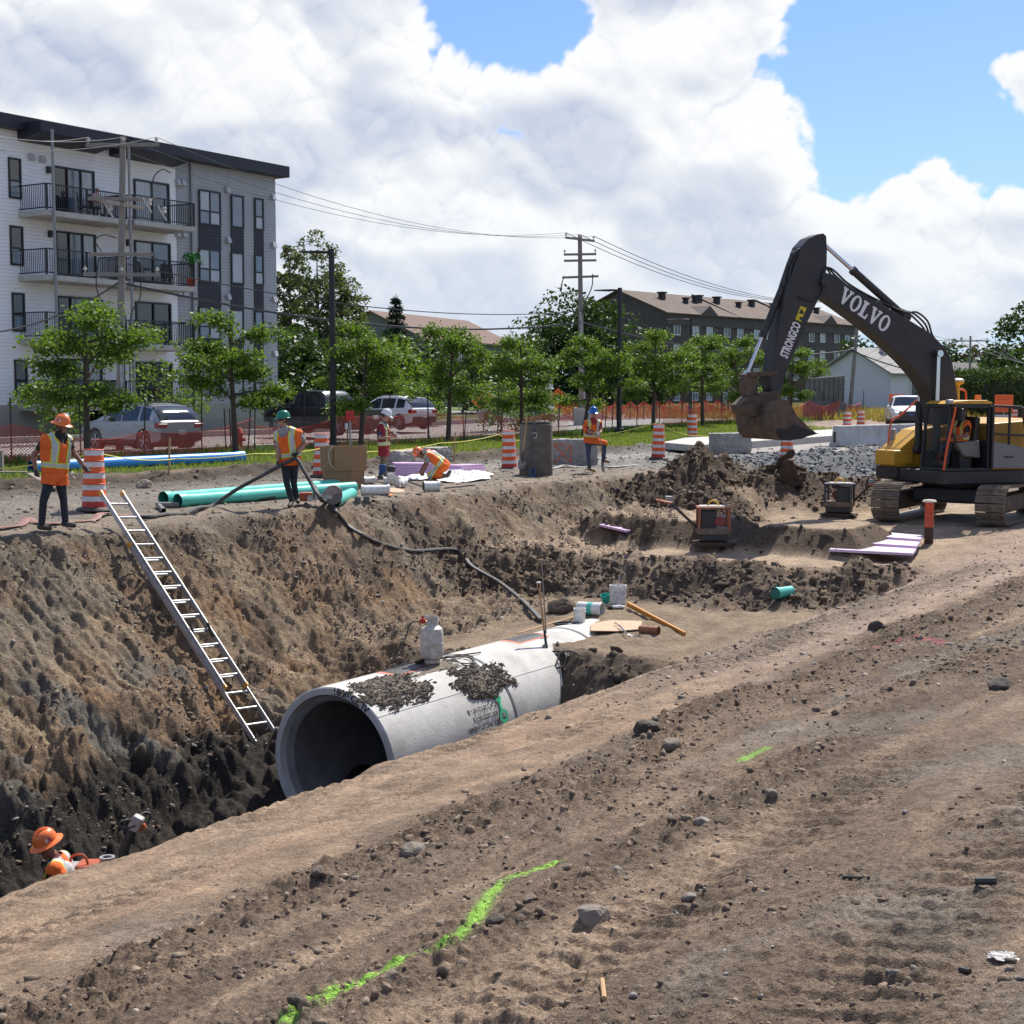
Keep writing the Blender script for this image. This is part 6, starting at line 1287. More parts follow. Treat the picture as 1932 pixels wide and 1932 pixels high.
t0 = P7(690, 860, -.5); t1 = P7(905, 1015, -.5); b = MB(); b.box(((t0[0] + t1[0]) / 2, -.93, (t0[1] + t1[1]) / 2), (abs(t1[0] - t0[0]) * .9, .86, abs(t1[1] - t0[1]) * .9)); tbx = b.build('tool_box', XY_, ex, bevel=.05)
for dy in (-1.1, -.75): b = MB(); b.box((tb[0][0] + .03, dy, tb[0][1] + .18), (.03, .05, .16)); b.build('latch', BLACKP, tbx)
b = MB(); s0 = P7(650, 1090, -.9); b.box((tb[0][0] - .30, -.95, deck - .12), (.75, .95, .28)); b.build('step_box', XD, ex, bevel=.02)
b = MB(); hp = [P7(x, y, -1.3) for x, y in ((665, 1035), (628, 1015), (640, 900), (678, 600), (760, 540), (950, 370))]; b.tube(smooth_path([(p[0], -1.3, p[1]) for p in hp], 4), .024, 8); b.build('handrail', XO, ex, smooth=True)
b = MB(); mp = P7(690, 740, -1.35); b.box((mp[0], -1.35, mp[1]), (.06, .22, .42)); b.build('side_mirror', STEEL, ex, bevel=.02)
# cab
CABF = mat('cab_frame_black', (.016, .016, .018), .45); GLS = mat('tinted_glass', (.018, .030, .030), .04, alpha=.30, spec=.8)
ya, yb = CY - .02, CI; zr = zt - .14
def bar(name, p, q, w=.07, h=.07, m_=CABF): b = MB(); b.beam(p, q, w, h); return b.build(name, m_, ex, bevel=.012)
xt = xf - .14
for y in (ya, yb):
 bar('cab_pillar', (xf, y, deck), (xt, y, zr)); bar('cab_pillar', (xr, y, deck), (xr, y, zr), .10, .08); bar('cab_sill', (xf, y, deck + .04), (xr, y, deck + .04)); bar('cab_rail', (xt, y, zr), (xr, y, zr), .08, .10)
bar('cab_sill', (xf, ya, deck + .04), (xf, yb, deck + .04)); bar('cab_rail', (xt, ya, zr), (xt, yb, zr)); bar('cab_rail', (xr, ya, zr), (xr, yb, zr))
def pane(name, pts, m_=GLS): b = MB(); b.add(pts, [tuple(range(len(pts)))]); return b.build(name, m_, ex)
pane('windshield', [(xf - .01, ya - .04, deck + .08), (xf - .01, yb + .04, deck + .08), (xt - .01, yb + .04, zr - .05), (xt - .01, ya - .04, zr - .05)])
pane('side_window', [(xf - .04, yb, deck + .5), (xr + .05, yb, deck + .5), (xr + .05, yb, zr - .05), (xt - .04, yb, zr - .05)]); pane('rear_window', [(xr, ya - .05, deck + .75), (xr, yb + .05, deck + .75), (xr, yb + .05, zr - .06), (xr, ya - .05, zr - .06)])
b = MB(); b.box((xr + .02, (ya + yb) / 2, deck + .38), (.05, ya - yb - .1, .72)); b.build('cab_back_panel', CABF, ex); b = MB(); b.box(((xf + xr) / 2, yb - .01, deck + .26), (xf - xr - .05, .03, .46)); b.build('cab_inner_panel', CABF, ex)
b = MB(); b.box(((xf + xr) / 2, (ya + yb) / 2, deck + .03), (xf - xr, ya - yb, .05)); b.build('cab_floor', CABF, ex)
b = MB(); b.prism([(xt + .05, zr + .05), (xt - .10, zt - .02), (xt - .5, zt), (xr + .1, zt), (xr - .06, zt - .06), (xr - .06, zr + .05)], yb - .05, ya + .05); b.build('cab_roof', XY_, ex, bevel=.04)
b = MB(); b.prism([(xt + .06, zr + .04), (xt + .04, zt - .10), (xt - .12, zt - .02), (xt - .12, zr + .04)], yb, yb + .42); b.build('roof_window', mat('teal_visor', (.06, .20, .19), .12), ex, bevel=.02)
b = MB(); bp = P7(1497, 365, .9); b.cyl((bp[0], .9, zt), (bp[0], .9, zt + .13), .085, .075, n=16); b.build('beacon', mat('beacon_amber', (.85, .20, .01), .3), ex, smooth=True)
b = MB(); b.box((xt + .02, ya - .05, zr + .10), (.14, .18, .12)); b.build('work_light', STEEL, ex, bevel=.03)
b = MB(); q0, q1 = P7(1190, 1055, CY + .09), P7(1282, 478, CY + .09); qm = P7(1212, 850, CY + .09); b.tube(smooth_path([(q0[0], CY + .02, q0[1]), (qm[0] + .02, CY + .09, qm[1]), (q1[0], CY + .09, q1[1] - .05), (q1[0] - .03, CY + .02, q1[1] + .02)], 5), .026, 8); b.build('grab_rail', XO, ex, smooth=True)
b = MB(); q0 = P7(1335, 530, CY + .05); b.box((q0[0], CY + .08, q0[1]), (.10, .16, .30)); b.build('side_mirror', BLACKP, ex, bevel=.04)
b = MB(); b.prism([(xr - .04, deck + .05), (xr - .04, zr + .02), (xd + .10, zr - .02), (xd - .02, deck + .92), (xd - .03, deck + .05)], CY + .03, CY + .07)
# open door: frame bars, lower panel and glass
door = None
dz = [(xr - .05, deck + .05), (xr - .05, zr), (xd + .14, zr - .03), (xd, deck + .95), (xd - .02, deck + .05)]
b = MB()
b.prism([(xr - .05, deck + .05), (xr - .05, deck + .72), (xd, deck + .55), (xd - .02, deck + .05)], CY + .04, CY + .09); door = b.build('open_door', mat('door_grey', (.17, .17, .175), .45), ex, bevel=.02)
for i in range(4):
 b = MB(); p, q = dz[i], dz[(i + 1) % 5]; b.beam((p[0], CY + .065, p[1]), (q[0], CY + .065, q[1]), .06, .06); b.build('door_frame', CABF, door, bevel=.01)
xm = (xr + xd) / 2 - .02; b = MB(); b.beam((xm, CY + .065, deck + .62), (xm, CY + .065, zr - .02), .05, .04); b.build('door_frame', CABF, door); b = MB(); b.beam((xr - .05, CY + .065, deck + .90), (xd, CY + .065, deck + .85), .05, .05); b.build('door_frame', CABF, door)
b = MB(); b.add([(x, CY + .06, z) for x, z in ((xr - .08, deck + .74), (xr - .08, zr - .03), (xd + .12, zr - .06), (xd + .02, deck + .60))], [(0, 1, 2, 3)]); b.build('door_window', GLS, door)
b = MB(); b.box(((xr + xd) / 2, CY + .10, deck + .33), (.28, .02, .04)); b.build('handle', BLACKP, door)
# seat and consoles
sx = (xf + xr) / 2 - .12; sy = (ya + yb) / 2
b = MB(); b.box((sx - .08, sy, deck + .50), (.50, .50, .14)); b.build('seat', BLACKP, ex, bevel=.04); b = MB(); b.box((sx - .33, sy, deck + .92), (.14, .50, .78), M=Matrix.Rotation(-.12, 3, 'Y')); b.build('seat_back', BLACKP, ex, bevel=.05); b = MB(); b.box((sx - .08, sy, deck + .24), (.34, .34, .40)); b.build('seat_base', XD, ex)
b = MB(); b.prism([(sx + .30, deck + .68), (sx - .38, deck + .74), (sx - .42, deck + .30), (sx + .05, deck + .34)], ya - .36, ya - .18); b.build('arm_console', mat('console_grey', (.17, .165, .15), .6), ex, bevel=.04)
b = MB(); b.cyl((sx + .26, ya - .27, deck + .70), (sx + .30, ya - .27, deck + .90), .022, n=8); b.build('joystick', BLACKP, ex)
# GPS masts on the rear deck
for (mx, my_, mtop, lab) in ((1308, 190, 0, ''), (1890, 205, 0, '')):
 a, z_a = P7(mx, 215, -1.0); b = MB(); b.cyl((a, -1.0 if mx < 1500 else .9, deck + 1.2), (a, -1.0 if mx < 1500 else .9, z_a - .02), .055, n=12); o = b.build('antenna_mast', YELLOW, ex, smooth=True)
 b = MB(); b.lathe([(.06, -.10), (.15, -.06), (.16, 0), (.15, .045), (.09, .075), (0.001, .08)], 20, (a, -1.0 if mx < 1500 else .9, z_a), mis=[1, 1, 0, 0, 0]); b.build('antenna_dome', [WHITEP, YELLOW], o, smooth=True)
 y_ = -1.0 if mx < 1500 else .9; b = MB(); b.tube(smooth_path([(a + .45, y_, deck + 1.2), (a + .43, y_, z_a - .30), (a + .2, y_, z_a - .22), (a - .15, y_, z_a - .22), (a - .26, y_, z_a - .35), (a - .26, y_, deck + 1.2)], 4), .026, 8); b.build('guard_rail', XO, o, smooth=True)
# undercarriage, lined up with the trench
UC = math.atan2(-TY, -TX) - math.atan2(FV.y, FV.x)       # its front faces the camera
TL, TH_, TW, TGA = 3.25, .46, .70, 1.28
RM = Matrix.Rotation(UC, 4, 'Z')
b = MB(); b.at(RM); b.box((0, 0, .62), (1.9, 1.9, .38)); b.build('car_body', XD, ex, bevel=.06)
b = MB(); b.at(RM); b.lathe([(.78, .72), (.80, deck - .34), (.70, deck - .30)], 30); b.build('slew_base', XD, ex, smooth=True)
shoe_me = None
for sg in (-1, 1):
 b = MB(); b.at(RM); b.box((0, sg * TGA, .47), (TL + .1, .42, .42)); tr_o = b.build('track_frame', DUST, ex, bevel=.05)
 for xx in (-TL / 2, TL / 2):
  b = MB(); b.at(RM); b.cyl((xx, sg * TGA - .12, .47), (xx, sg * TGA + .12, .47), .37, n=24); b.build('idler_wheel', DUST, tr_o, smooth=True)
 per = 2 * TL + 2 * math.pi * .42; ns = 46
 for i in range(ns):
  d = (i + .5) / ns * per
  if d < TL: x, z, a = -TL / 2 + d, .05, 0
  elif d < TL + math.pi * .42: t = (d - TL) / .42; x, z, a = TL / 2 + .42 * math.sin(t), .47 - .42 * math.cos(t), -t
  elif d < 2 * TL + math.pi * .42: x, z, a = TL / 2 - (d - TL - math.pi * .42), .89 + .025 * math.sin(d * 2), math.pi
  else: t = (d - 2 * TL - math.pi * .42) / .42; x, z, a = -TL / 2 - .42 * math.sin(t), .47 + .42 * math.cos(t), math.pi - t
  if shoe_me is None:
   q = MB(); w = per / ns; q.prism([(-w / 2 + .006, .0), (w / 2 - .006, .0), (w / 2 - .006, -.022), (w * .30, -.024), (w * .28, -.058), (w * .24, -.058), (w * .22, -.024), (-w * .02, -.024), (-w * .04, -.058), (-w * .08, -.058), (-w * .10, -.024), (-w * .33, -.024), (-w * .35, -.052), (-w * .40, -.052), (-w / 2 + .006, -.022)], -TW / 2, TW / 2)
   o = q.build('shoe', mat('track_shoe_steel', (.27, .215, .165), .6, .35, col2=(.15, .118, .09), scale=7), tr_o); shoe_me = o.data
  else: o = bpy.data.objects.new('shoe', shoe_me); COL.objects.link(o); o.parent = tr_o
  o.matrix_local = RM @ Matrix.Translation((x, sg * TGA, z)) @ Matrix.Rotation(a, 4, 'Y')
# operator
ow = ex.matrix_basis.copy(); ow = Matrix.Translation(EC) @ Matrix.Rotation(math.atan2(FV.y, FV.x), 4, 'Z')
sp = ow @ Vector((sx - .08, sy, deck + .58))
T = lambda x, y, z: Vector((-y, x, z)) @ Matrix.Identity(3) if False else Vector((x, y, z))
J = dict(pel=T(0, 0, .10), neck=T(-.02, 0, .62), head=T(.01, 0, .80), shL=T(0, .19, .56), shR=T(0, -.19, .56), elL=T(.06, .27, .28), wrL=T(.30, .20, .22), elR=T(.06, -.27, .28), wrR=T(.30, -.2, .22), hipL=T(.02, .09, .08), hipR=T(.02, -.09, .08), knL=T(.44, .13, .12), knR=T(.44, -.13, .12), anL=T(.52, .13, -.36), anR=T(.52, -.13, -.36), toeL=T(.68, .13, -.42), toeR=T(.68, -.13, -.42), front=T(1, 0, 0))
person('bearded excavator operator in orange vest sitting in the cab', sp, math.atan2(FV.y, FV.x), J, SKIN_T, HAIR, BLACKT, DARKP, BOOTB, None, (VO, LIME), None, beard=True, fd=(.55, .83, 0), group=HUMANS, sleeve=.6, voxel=.011, vest_low=.02)
# digging bucket left on the ground behind the heap
z6 = zc(2500, 1500, 800); q = hit(*z6(1420, 905)); q = Vector((q.x, q.y, q.z - .05)); sB = 2777 / q.y
root = thing('digging_bucket', 'rusty brown excavator bucket standing on end behind the spoil heap', 'bucket', q, viewaz(q)); cB = z6(1420, 905)
def B6(x, y): a, b_ = z6(x, y); return ((a - cB[0]) / sB, (cB[1] - b_) / sB)
prof = [B6(x, y) for x, y in ((1240, 880), (1330, 770), (1350, 710), (1390, 695), (1430, 700), (1450, 740), (1470, 800), (1500, 870), (1530, 920), (1400, 960), (1250, 940))]
for sg in (-1, 1): b = MB(); b.prism(prof, sg * .42 - .02, sg * .42 + .02); b.build('side_plate', RUST, root, bevel=.006)
b = MB(); inn = [(x * .9 + .02, z * .9 + .05) for x, z in prof[:9]]; b.prism(prof[:9] + inn[::-1], -.40, .40); b.build('shell', RUST, root, bevel=.006)
for sg in (-1, 1):
 ear = [B6(x, y) for x, y in ((1215, 800), (1200, 770), (1215, 745), (1280, 745), (1310, 680), (1380, 640), (1385, 615), (1410, 600), (1450, 605), (1460, 630), (1445, 665), (1400, 690), (1350, 710), (1320, 770), (1260, 810))]; b = MB(); b.prism(ear, sg * .2 - .03, sg * .2 + .03); b.build('mounting_ear', RUST, root, bevel=.008)
b = MB(); p_ = B6(1210, 762); b.cyl((p_[0], -.3, p_[1]), (p_[0], .3, p_[1]), .05, n=12); b.build('pin', RUST, root)
# ------------------------------------------------------------------ foliage
def leaf_mat(name, c1, c2, tr, gloss=.5):
 m = bpy.data.materials.new(name); m.use_nodes = True; N, L = m.node_tree.nodes, m.node_tree.links; b = N['Principled BSDF']; MATS[name] = m
 g = N.new('ShaderNodeNewGeometry'); r = N.new('ShaderNodeMix'); r.data_type = 'RGBA'; r.inputs[6].default_value = (*c1, 1); r.inputs[7].default_value = (*c2, 1); L.new(g.outputs['Random Per Island'], r.inputs[0])
 L.new(r.outputs[2], b.inputs['Base Color']); b.inputs['Roughness'].default_value = gloss; b.inputs['Specular IOR Level'].default_value = .28
 t = N.new('ShaderNodeBsdfTranslucent'); v = N.new('ShaderNodeVectorMath'); v.operation = 'MULTIPLY'; L.new(r.outputs[2], v.inputs[0]); v.inputs[1].default_value = (1.9, 1.7, .8); L.new(v.outputs[0], t.inputs[0])
 x = N.new('ShaderNodeMixShader'); x.inputs[0].default_value = tr; L.new(b.outputs[0], x.inputs[1]); L.new(t.outputs[0], x.inputs[2]); L.new(x.outputs[0], N['Material Output'].inputs[0]); return m
LF_Y = leaf_mat('young_tree_leaves', (.05, .11, .018), (.105, .18, .032), .45); LF_P = leaf_mat('poplar_leaves', (.06, .09, .035), (.11, .14, .065), .32, .42)
LF_D = leaf_mat('dark_leaves', (.022, .052, .014), (.045, .085, .022), .28); LF_B = leaf_mat('bush_leaves', (.06, .12, .022), (.10, .175, .035), .4); LF_S = leaf_mat('spruce_needles', (.018, .040, .020), (.035, .06, .032), .12, .6)
LF_H = leaf_mat('cedar_hedge_leaves', (.03, .062, .014), (.055, .095, .02), .2, .6); LF_R = leaf_mat('copper_leaves', (.06, .02, .02), (.09, .035, .03), .25); LF_G = leaf_mat('grass_blades', (.12, .19, .03), (.19, .26, .06), .35, .6); LF_W = leaf_mat('dry_grass', (.22, .20, .06), (.30, .25, .09), .3, .6)
BARK = mat('grey_brown_bark', (.10, .075, .058), .9, col2=(.06, .046, .038), scale=9, bump=.5, bscale=25)
def leaves(name, P, size, m, rg, droop=.3, aspect=.5, parent=None, up=.5):
 n = len(P); a = rg.uniform(0, 2 * np.pi, n); el = rg.normal(-droop, .45, n)
 d = np.stack([np.cos(a) * np.cos(el), np.sin(a) * np.cos(el), np.sin(el)], 1); q = rg.normal(0, 1, (n, 3)) * (1 - up) + np.array([0, 0, 1]) * up
 w = np.cross(d, q); w /= np.maximum(np.linalg.norm(w, axis=1), 1e-6)[:, None]; sz = size * rg.uniform(.6, 1.35, n)[:, None]; nn = np.cross(w, d)
 V = np.stack([P, P + d * sz * .45 + w * sz * aspect * .5 + nn * sz * .06, P + d * sz, P + d * sz * .45 - w * sz * aspect * .5 + nn * sz * .06], 1).reshape(-1, 3)
 me = bpy.data.meshes.new(name); me.vertices.add(len(V)); me.vertices.foreach_set('co', V.astype(np.float32).ravel()); me.loops.add(4 * n); me.loops.foreach_set('vertex_index', np.arange(4 * n, dtype=np.int32))
 me.polygons.add(n); me.polygons.foreach_set('loop_start', np.arange(0, 4 * n, 4, dtype=np.int32)); me.update(calc_edges=True); me.materials.append(m)
 o = bpy.data.objects.new(name, me); COL.objects.link(o); o.parent = parent; return o
def young_tree(seed, H, Wd, trunk, nleaf=9500, m=LF_Y, size=.125, limbs=12):
 rg = np.random.default_rng(seed); root = thing('street_tree', 'x', 'tree'); b = MB()
 lean = rg.normal(0, .05, 2); path = [Vector((lean[0] * z * .8, lean[1] * z * .8, z)) for z in np.linspace(-.1, H * .8, 8)]; b.tube(path, [.095 * (1 - .75 * i / 7) + .012 for i in range(8)], 9); b.build('trunk', BARK, root, smooth=True)
 b = MB(); C = []
 for i in range(limbs):
  t = .40 + .62 * i / limbs; p0 = Vector((lean[0], lean[1], 0)) * (H * .8 * t) * .8 + Vector((0, 0, H * .8 * t)); az_ = i * 2.4 + rg.uniform(-.4, .4); out = Wd * .5 * (1 - .42 * abs(t - .52) / .5) * rg.uniform(.45, 1.12); rise = H * rg.uniform(-.04, .22)
  p1 = p0 + Vector((math.cos(az_) * out * .5, math.sin(az_) * out * .5, rise * .75)); p2 = p0 + Vector((math.cos(az_) * out, math.sin(az_) * out, rise * .85)); pts = smooth_path([p0, p1, p2], 5); b.tube(pts, [.04 * (1 - .8 * k / (len(pts) - 1)) for k in range(len(pts))], 5)
  for k in range(7):
   f = rg.uniform(.25, 1.0); q = pts[min(len(pts) - 1, int(f * (len(pts) - 1)))]; a2 = az_ + rg.normal(0, .9); ln_ = Wd * rg.uniform(.08, .20); e = q + Vector((math.cos(a2) * ln_, math.sin(a2) * ln_, rg.uniform(-.05, .22)))
   b.tube([q, q.lerp(e, .5) + Vector((0, 0, .05)), e], [.016, .012, .006], 4)
   for u in np.linspace(.15, 1.05, 5): C.append(q.lerp(e, float(u)))
 top = path[-1]
 for k in range(9): C.append(top + Vector(tuple(rg.normal(0, .16, 3))) + Vector((0, 0, .1)))
 b.build('branches', BARK, root)['kind'] = 'stuff'
 C = np.array([c[:] for c in C]); P = C[rg.integers(0, len(C), nleaf)] + rg.normal(0, 1, (nleaf, 3)) * np.array([.15, .15, .11]); leaves('crown', P, size, m, rg, .5, .52, root); return root
def blob_tree(name, label, seed, loc, H, Wd, z0, nleaf, m, size, shape='round', clumps=60, trunk=.2, group=None, cat='tree'):
 """A trunk with limbs and a crown of leaf clumps spread through an uneven volume."""
 rg = np.random.default_rng(seed); root = thing(name, label, cat, loc, 0, group); b = MB(); b.tube([(0, 0, -.3), (.05, 0, H * .35), (0, .05, H * .85)], [trunk, trunk * .7, trunk * .15], 8)
 cs = []
 while len(cs) < clumps:
  u = rg.uniform(-1, 1, 3)
  if shape == 'round' and (u ** 2).sum() > 1: continue
  zz_ = (u[2] + 1) / 2
  if shape == 'cone' and math.hypot(u[0], u[1]) > 1 - zz_ * .96: continue
  if shape == 'column' and math.hypot(u[0], u[1]) > (math.sin(math.pi * min(1, zz_ * .9 + .1)) ** .6): continue
  k = np.array([u[0] * Wd / 2, u[1] * Wd / 2, z0 + zz_ * (H - z0)]) + rg.normal(0, .05 * Wd, 3) * np.array([1, 1, .5]); cs.append(k)
 cs = np.array(cs)
 for c in cs[:: max(1, clumps // 14)]: h_ = max(H * .15, c[2] - .25 * Wd); b.tube([(0, 0, h_), tuple(c * np.array([.55, .55, 1]) - np.array([0, 0, .05 * Wd])), tuple(c)], [trunk * .35, trunk * .2, .02], 4)
 b.build('trunk', BARK, root, smooth=True)
 rad = Wd * (.15 if shape != 'column' else .085) * rg.uniform(.6, 1.3, clumps); i = rg.integers(0, clumps, nleaf); v = rg.normal(0, 1, (nleaf, 3)); v /= np.linalg.norm(v, axis=1)[:, None]
 P = cs[i] + v * (rad[i] * rg.uniform(.35, 1.0, nleaf) ** .5)[:, None] * np.array([1, 1, .8]); leaves('crown', P, size, m, rg, .2, .6, root, .3); return root
def spruce(label, seed, loc, H, Wd, nl=5200, name='spruce_tree'):
 rg = np.random.default_rng(seed); root = thing(name, label, 'tree', loc); b = MB(); b.tube([(0, 0, -.2), (0, 0, H)], [.22, .02], 8); b.build('trunk', BARK, root); t = rg.random(nl) ** .75; lay = np.floor(t * 17) / 17 + rg.normal(0, .008, nl); k = 1 - lay; az_ = rg.uniform(0, 6.283, nl); az_ = np.round(az_ * 1.75 + lay * 9) / 1.75 - lay * 5 + rg.normal(0, .12, nl); r = Wd / 2 * (k * .95 + .03) * rg.random(nl) ** .45
 P = np.stack([np.cos(az_) * r, np.sin(az_) * r, H * (.06 + .94 * lay) - r * .28 + rg.normal(0, .04, nl)], 1); leaves('crown', P, H * .03, LF_S, rg, .1, .35, root, .5); return root
# young street trees in a row on the verge
protos = [young_tree(11, 5.0, 4.4, .1), young_tree(12, 4.6, 3.7, .1), young_tree(13, 4.8, 3.8, .1), young_tree(14, 4.8, 3.2, .1, 7000)]
used = [False] * 4; TG = 'young trees in a row along the fence'
for i, (px, k, sc_, rz, lab) in enumerate(((165, 0, 1.08, .3, 'broad young street tree in front of the white apartment block'), (445, 1, 1.08, 1.2, 'young street tree in front of the grey apartment wall'), (680, 2, 1.0, 2.2, 'young street tree right of the tall black lamp post'), (845, 3, 1.05, .6, 'slim young street tree behind the kneeling worker'),
  (985, 0, 1.0, 2.9, 'full young street tree behind the manhole section'), (1100, 2, 1.0, .9, 'young street tree beside the utility pole with two crossarms'), (1232, 1, 1.12, 3.4, 'young street tree above the drum with the rope'), (1325, 3, 1.08, 5.1, 'young street tree behind the drum at the kerb end'), (1402, 2, 1.05, 4.0, 'young street tree just left of the excavator stick'), (1490, 0, 1.0, 5.5, 'young street tree behind the raised bucket'))):
 kx = (px - 966) / F; Y_ = 33.2 / (TY * 0 + .5446 - .8387 * kx); q = Vector((kx * Y_, Y_, 0)); q.z = hgt(q.x, q.y) - .03
 o = protos[k] if not used[k] else copy_tree(protos[k]); used[k] = True; o.location = q; o.rotation_euler = (0, 0, rz); o.scale = (sc_,) * 3; o['label'] = lab; o['group'] = TG
# taller growth behind
def far(px, py, Y, z=None): q = atY(px, py, Y); return Vector((q.x, q.y, .4 if z is None else z))
PG = 'trees behind the parking lot'
for (px, Y, H, Wd, sd, lab) in ((600, 96, 12.3, 4.6, 31, 'tall poplar beside the grey apartment wall, left of the lamp post'), (645, 98, 10.8, 4.2, 32, 'tall poplar right of the black lamp post'), (548, 92, 11.6, 3.4, 33, 'poplar right against the corner of the apartment block')):
 blob_tree('poplar_tree', lab, sd, far(px, 700, Y), H, Wd, 1.0, 8500, LF_P, .22, 'column', 190, group=PG)
spruce('dark spruce with a pointed top behind the street trees', 41, far(748, 700, 95), 8.1, 5.2)
blob_tree('maple_tree', 'big round dark maple behind the crossarm utility pole', 42, far(1090, 700, 118), 9.6, 8.4, 2.0, 7000, LF_D, .36, 'round', 80, .3)
for (px, Y, H, Wd, sd, m, lab) in ((560, 88, 5.2, 6.5, 43, LF_D, 'dark leafy thicket behind the black pickup, left part'), (640, 90, 5.4, 6.5, 44, LF_D, 'dark leafy thicket behind the black pickup, right part'), (735, 92, 5.6, 5.5, 45, LF_B, 'bright green leafy tree behind the white hatchback roof'), (800, 100, 5.6, 6.0, 46, LF_D, 'dark leafy tree left of the grey gabled house'), (905, 108, 5.2, 6.0, 47, LF_D, 'dark leafy tree below the grey gabled house'), (985, 112, 6.2, 7.0, 48, LF_D, 'dark leafy tree behind the full young tree'),
  (1040, 116, 6.4, 6.5, 49, LF_D, 'dark leafy tree left of the big maple'), (1150, 116, 6.2, 7.0, 50, LF_D, 'dark leafy tree right of the crossarm utility pole'), (1210, 120, 5.5, 6, 51, LF_D, 'dark leafy tree at the left end of the brown building')):
 blob_tree('leafy_tree', lab, sd, far(px, 700, Y), H, Wd, .3, 3600, m, .34, 'round', 46, group=PG)
for (px, py, Y, H, Wd, sd, m, lab) in ((945, 780, 72, 2.6, 3.2, 61, LF_B, 'bright green shrub on the traffic island, left'), (1000, 780, 74, 2.2, 2.6, 62, LF_B, 'bright green shrub on the traffic island, right'), (300, 790, 57, 3.2, 3.6, 63, LF_B, 'loose green shrub behind the silver car'), (110, 800, 56, 3.4, 2.6, 64, LF_B, 'small thin tree at the white siding, far left'), (790, 790, 80, 2.6, 3.0, 65, LF_B, 'light green shrub right of the white hatchback'), (1420, 800, 95, 2.8, 3.6, 66, LF_S, 'low evergreen shrub behind the raised bucket')):
 q = atY(px, py, Y); blob_tree('shrub', lab, sd, Vector((q.x, q.y, hgt(q.x, q.y))), H, Wd, .1, 1900, m, .17, 'round', 36, .06, cat='shrub')
for (px, Y, H, Wd, sd, m, lab) in ((1640, 175, 8.0, 9, 71, LF_D, 'tree crown behind the white gabled house, left'), (1705, 190, 8.5, 10, 72, LF_D, 'tree crown behind the excavator boom'), (1805, 200, 8.5, 9, 73, LF_D, 'green tree behind the far roofs'), (1838, 205, 7.8, 7, 74, LF_R, 'copper leaved tree behind the far roofs'), (1895, 190, 8, 6, 75, LF_D, 'dark tree left of the tall tree at the right edge'), (1945, 150, 11, 9, 76, LF_D, 'tall tree at the right edge of the picture')):
 blob_tree('distant_tree', lab, sd, far(px, 700, Y), H, Wd, 1.0, 3000, m, .5, 'round', 50, .3, group='trees among the far houses')
# clipped cedar hedge
def hedge(name, label, p, q, w, h, n, seed):
 rg = np.random.default_rng(seed); root = thing(name, label, 'hedge', p); d = Vector(q) - Vector(p); L_ = d.length; u = np.array(d.normalized()); pn = np.array([-u[1], u[0], 0])
 t, a, z = rg.uniform(0, L_, n), rg.uniform(-1, 1, n), rg.random(n); top = rg.random(n) < .3; bul = 1 + .22 * np.sin(t * 4.2) + .1 * rg.normal(0, 1, n)
 P = t[:, None] * u + (np.where(top, a, np.sign(a)) * w / 2 * bul * (1 - .3 * z))[:, None] * pn + np.stack([0 * t, 0 * t, np.where(top, 1.0, z) * h * (1 + .07 * np.sin(t * 2.3 + 1) + .04 * rg.normal(0, 1, n))], 1); leaves('foliage', P, .30, LF_H, rg, -.6, .5, root, .2)
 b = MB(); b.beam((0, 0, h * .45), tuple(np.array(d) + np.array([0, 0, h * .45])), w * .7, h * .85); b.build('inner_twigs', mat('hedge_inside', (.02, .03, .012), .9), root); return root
hedge('cedar_hedge', 'tall clipped cedar hedge along the far garden at the right', far(1745, 760, 118, .3), far(1990, 760, 92, .3), 1.6, 3.1, 9000, 81)
# grass on the verge and weeds along the fence
def grass(name, label, n, samp, hmin, hmax, m, seed):
 rg = np.random.default_rng(seed); X, Y = samp(rg, n); n = len(X); Z = base_h(X, Y) + detail_h(X, Y, masks(X, Y)); h = rg.uniform(hmin, hmax, n); a = rg.uniform(0, 6.28, n); w = h * .10 + .006; lx, ly = rg.normal(0, .35, n) * h, rg.normal(0, .35, n) * h
 V = np.stack([np.stack([X - np.cos(a) * w, Y - np.sin(a) * w, Z - .01], 1), np.stack([X + np.cos(a) * w, Y + np.sin(a) * w, Z - .01], 1), np.stack([X + lx, Y + ly, Z + h], 1)], 1).reshape(-1, 3)
 me = bpy.data.meshes.new(name); me.vertices.add(3 * n); me.vertices.foreach_set('co', V.astype(np.float32).ravel()); me.loops.add(3 * n); me.loops.foreach_set('vertex_index', np.arange(3 * n, dtype=np.int32)); me.polygons.add(n); me.polygons.foreach_set('loop_start', np.arange(0, 3 * n, 3, dtype=np.int32)); me.update(calc_edges=True); me.materials.append(m)
 o = bpy.data.objects.new(name, me); COL.objects.link(o); return tag(o, label, 'grass', kind='stuff')
def band(s0, s1, D0, D1, prob=None):
 def f(rg, n):
  s, D = rg.uniform(s0, s1, n * 2), rg.uniform(D0, D1, n * 2); X, Y = s * TX + D * NX, s * TY + D * NY; ok = np.abs(X) < Y * .37 + 1
  if prob: ok &= rg.random(len(X)) < prob(X, Y)
  return X[ok][:n], Y[ok][:n]
 return f
grass('verge_grass', 'short green grass on the verge between the trench works and the fence', 46000, band(18, 75, 24.5, 34.4, lambda X, Y: masks(X, Y)['grass'] ** 2), .05, .15, LF_G, 91)
grass('fence_weeds', 'taller weeds along the foot of the fence', 5000, band(18, 85, 33.3, 34.7), .12, .42, LF_B, 92)
grass('lawn_grass', 'lawn in front of the apartment block', 14000, band(28, 75, 47.6, 50.2), .06, .16, LF_G, 93)
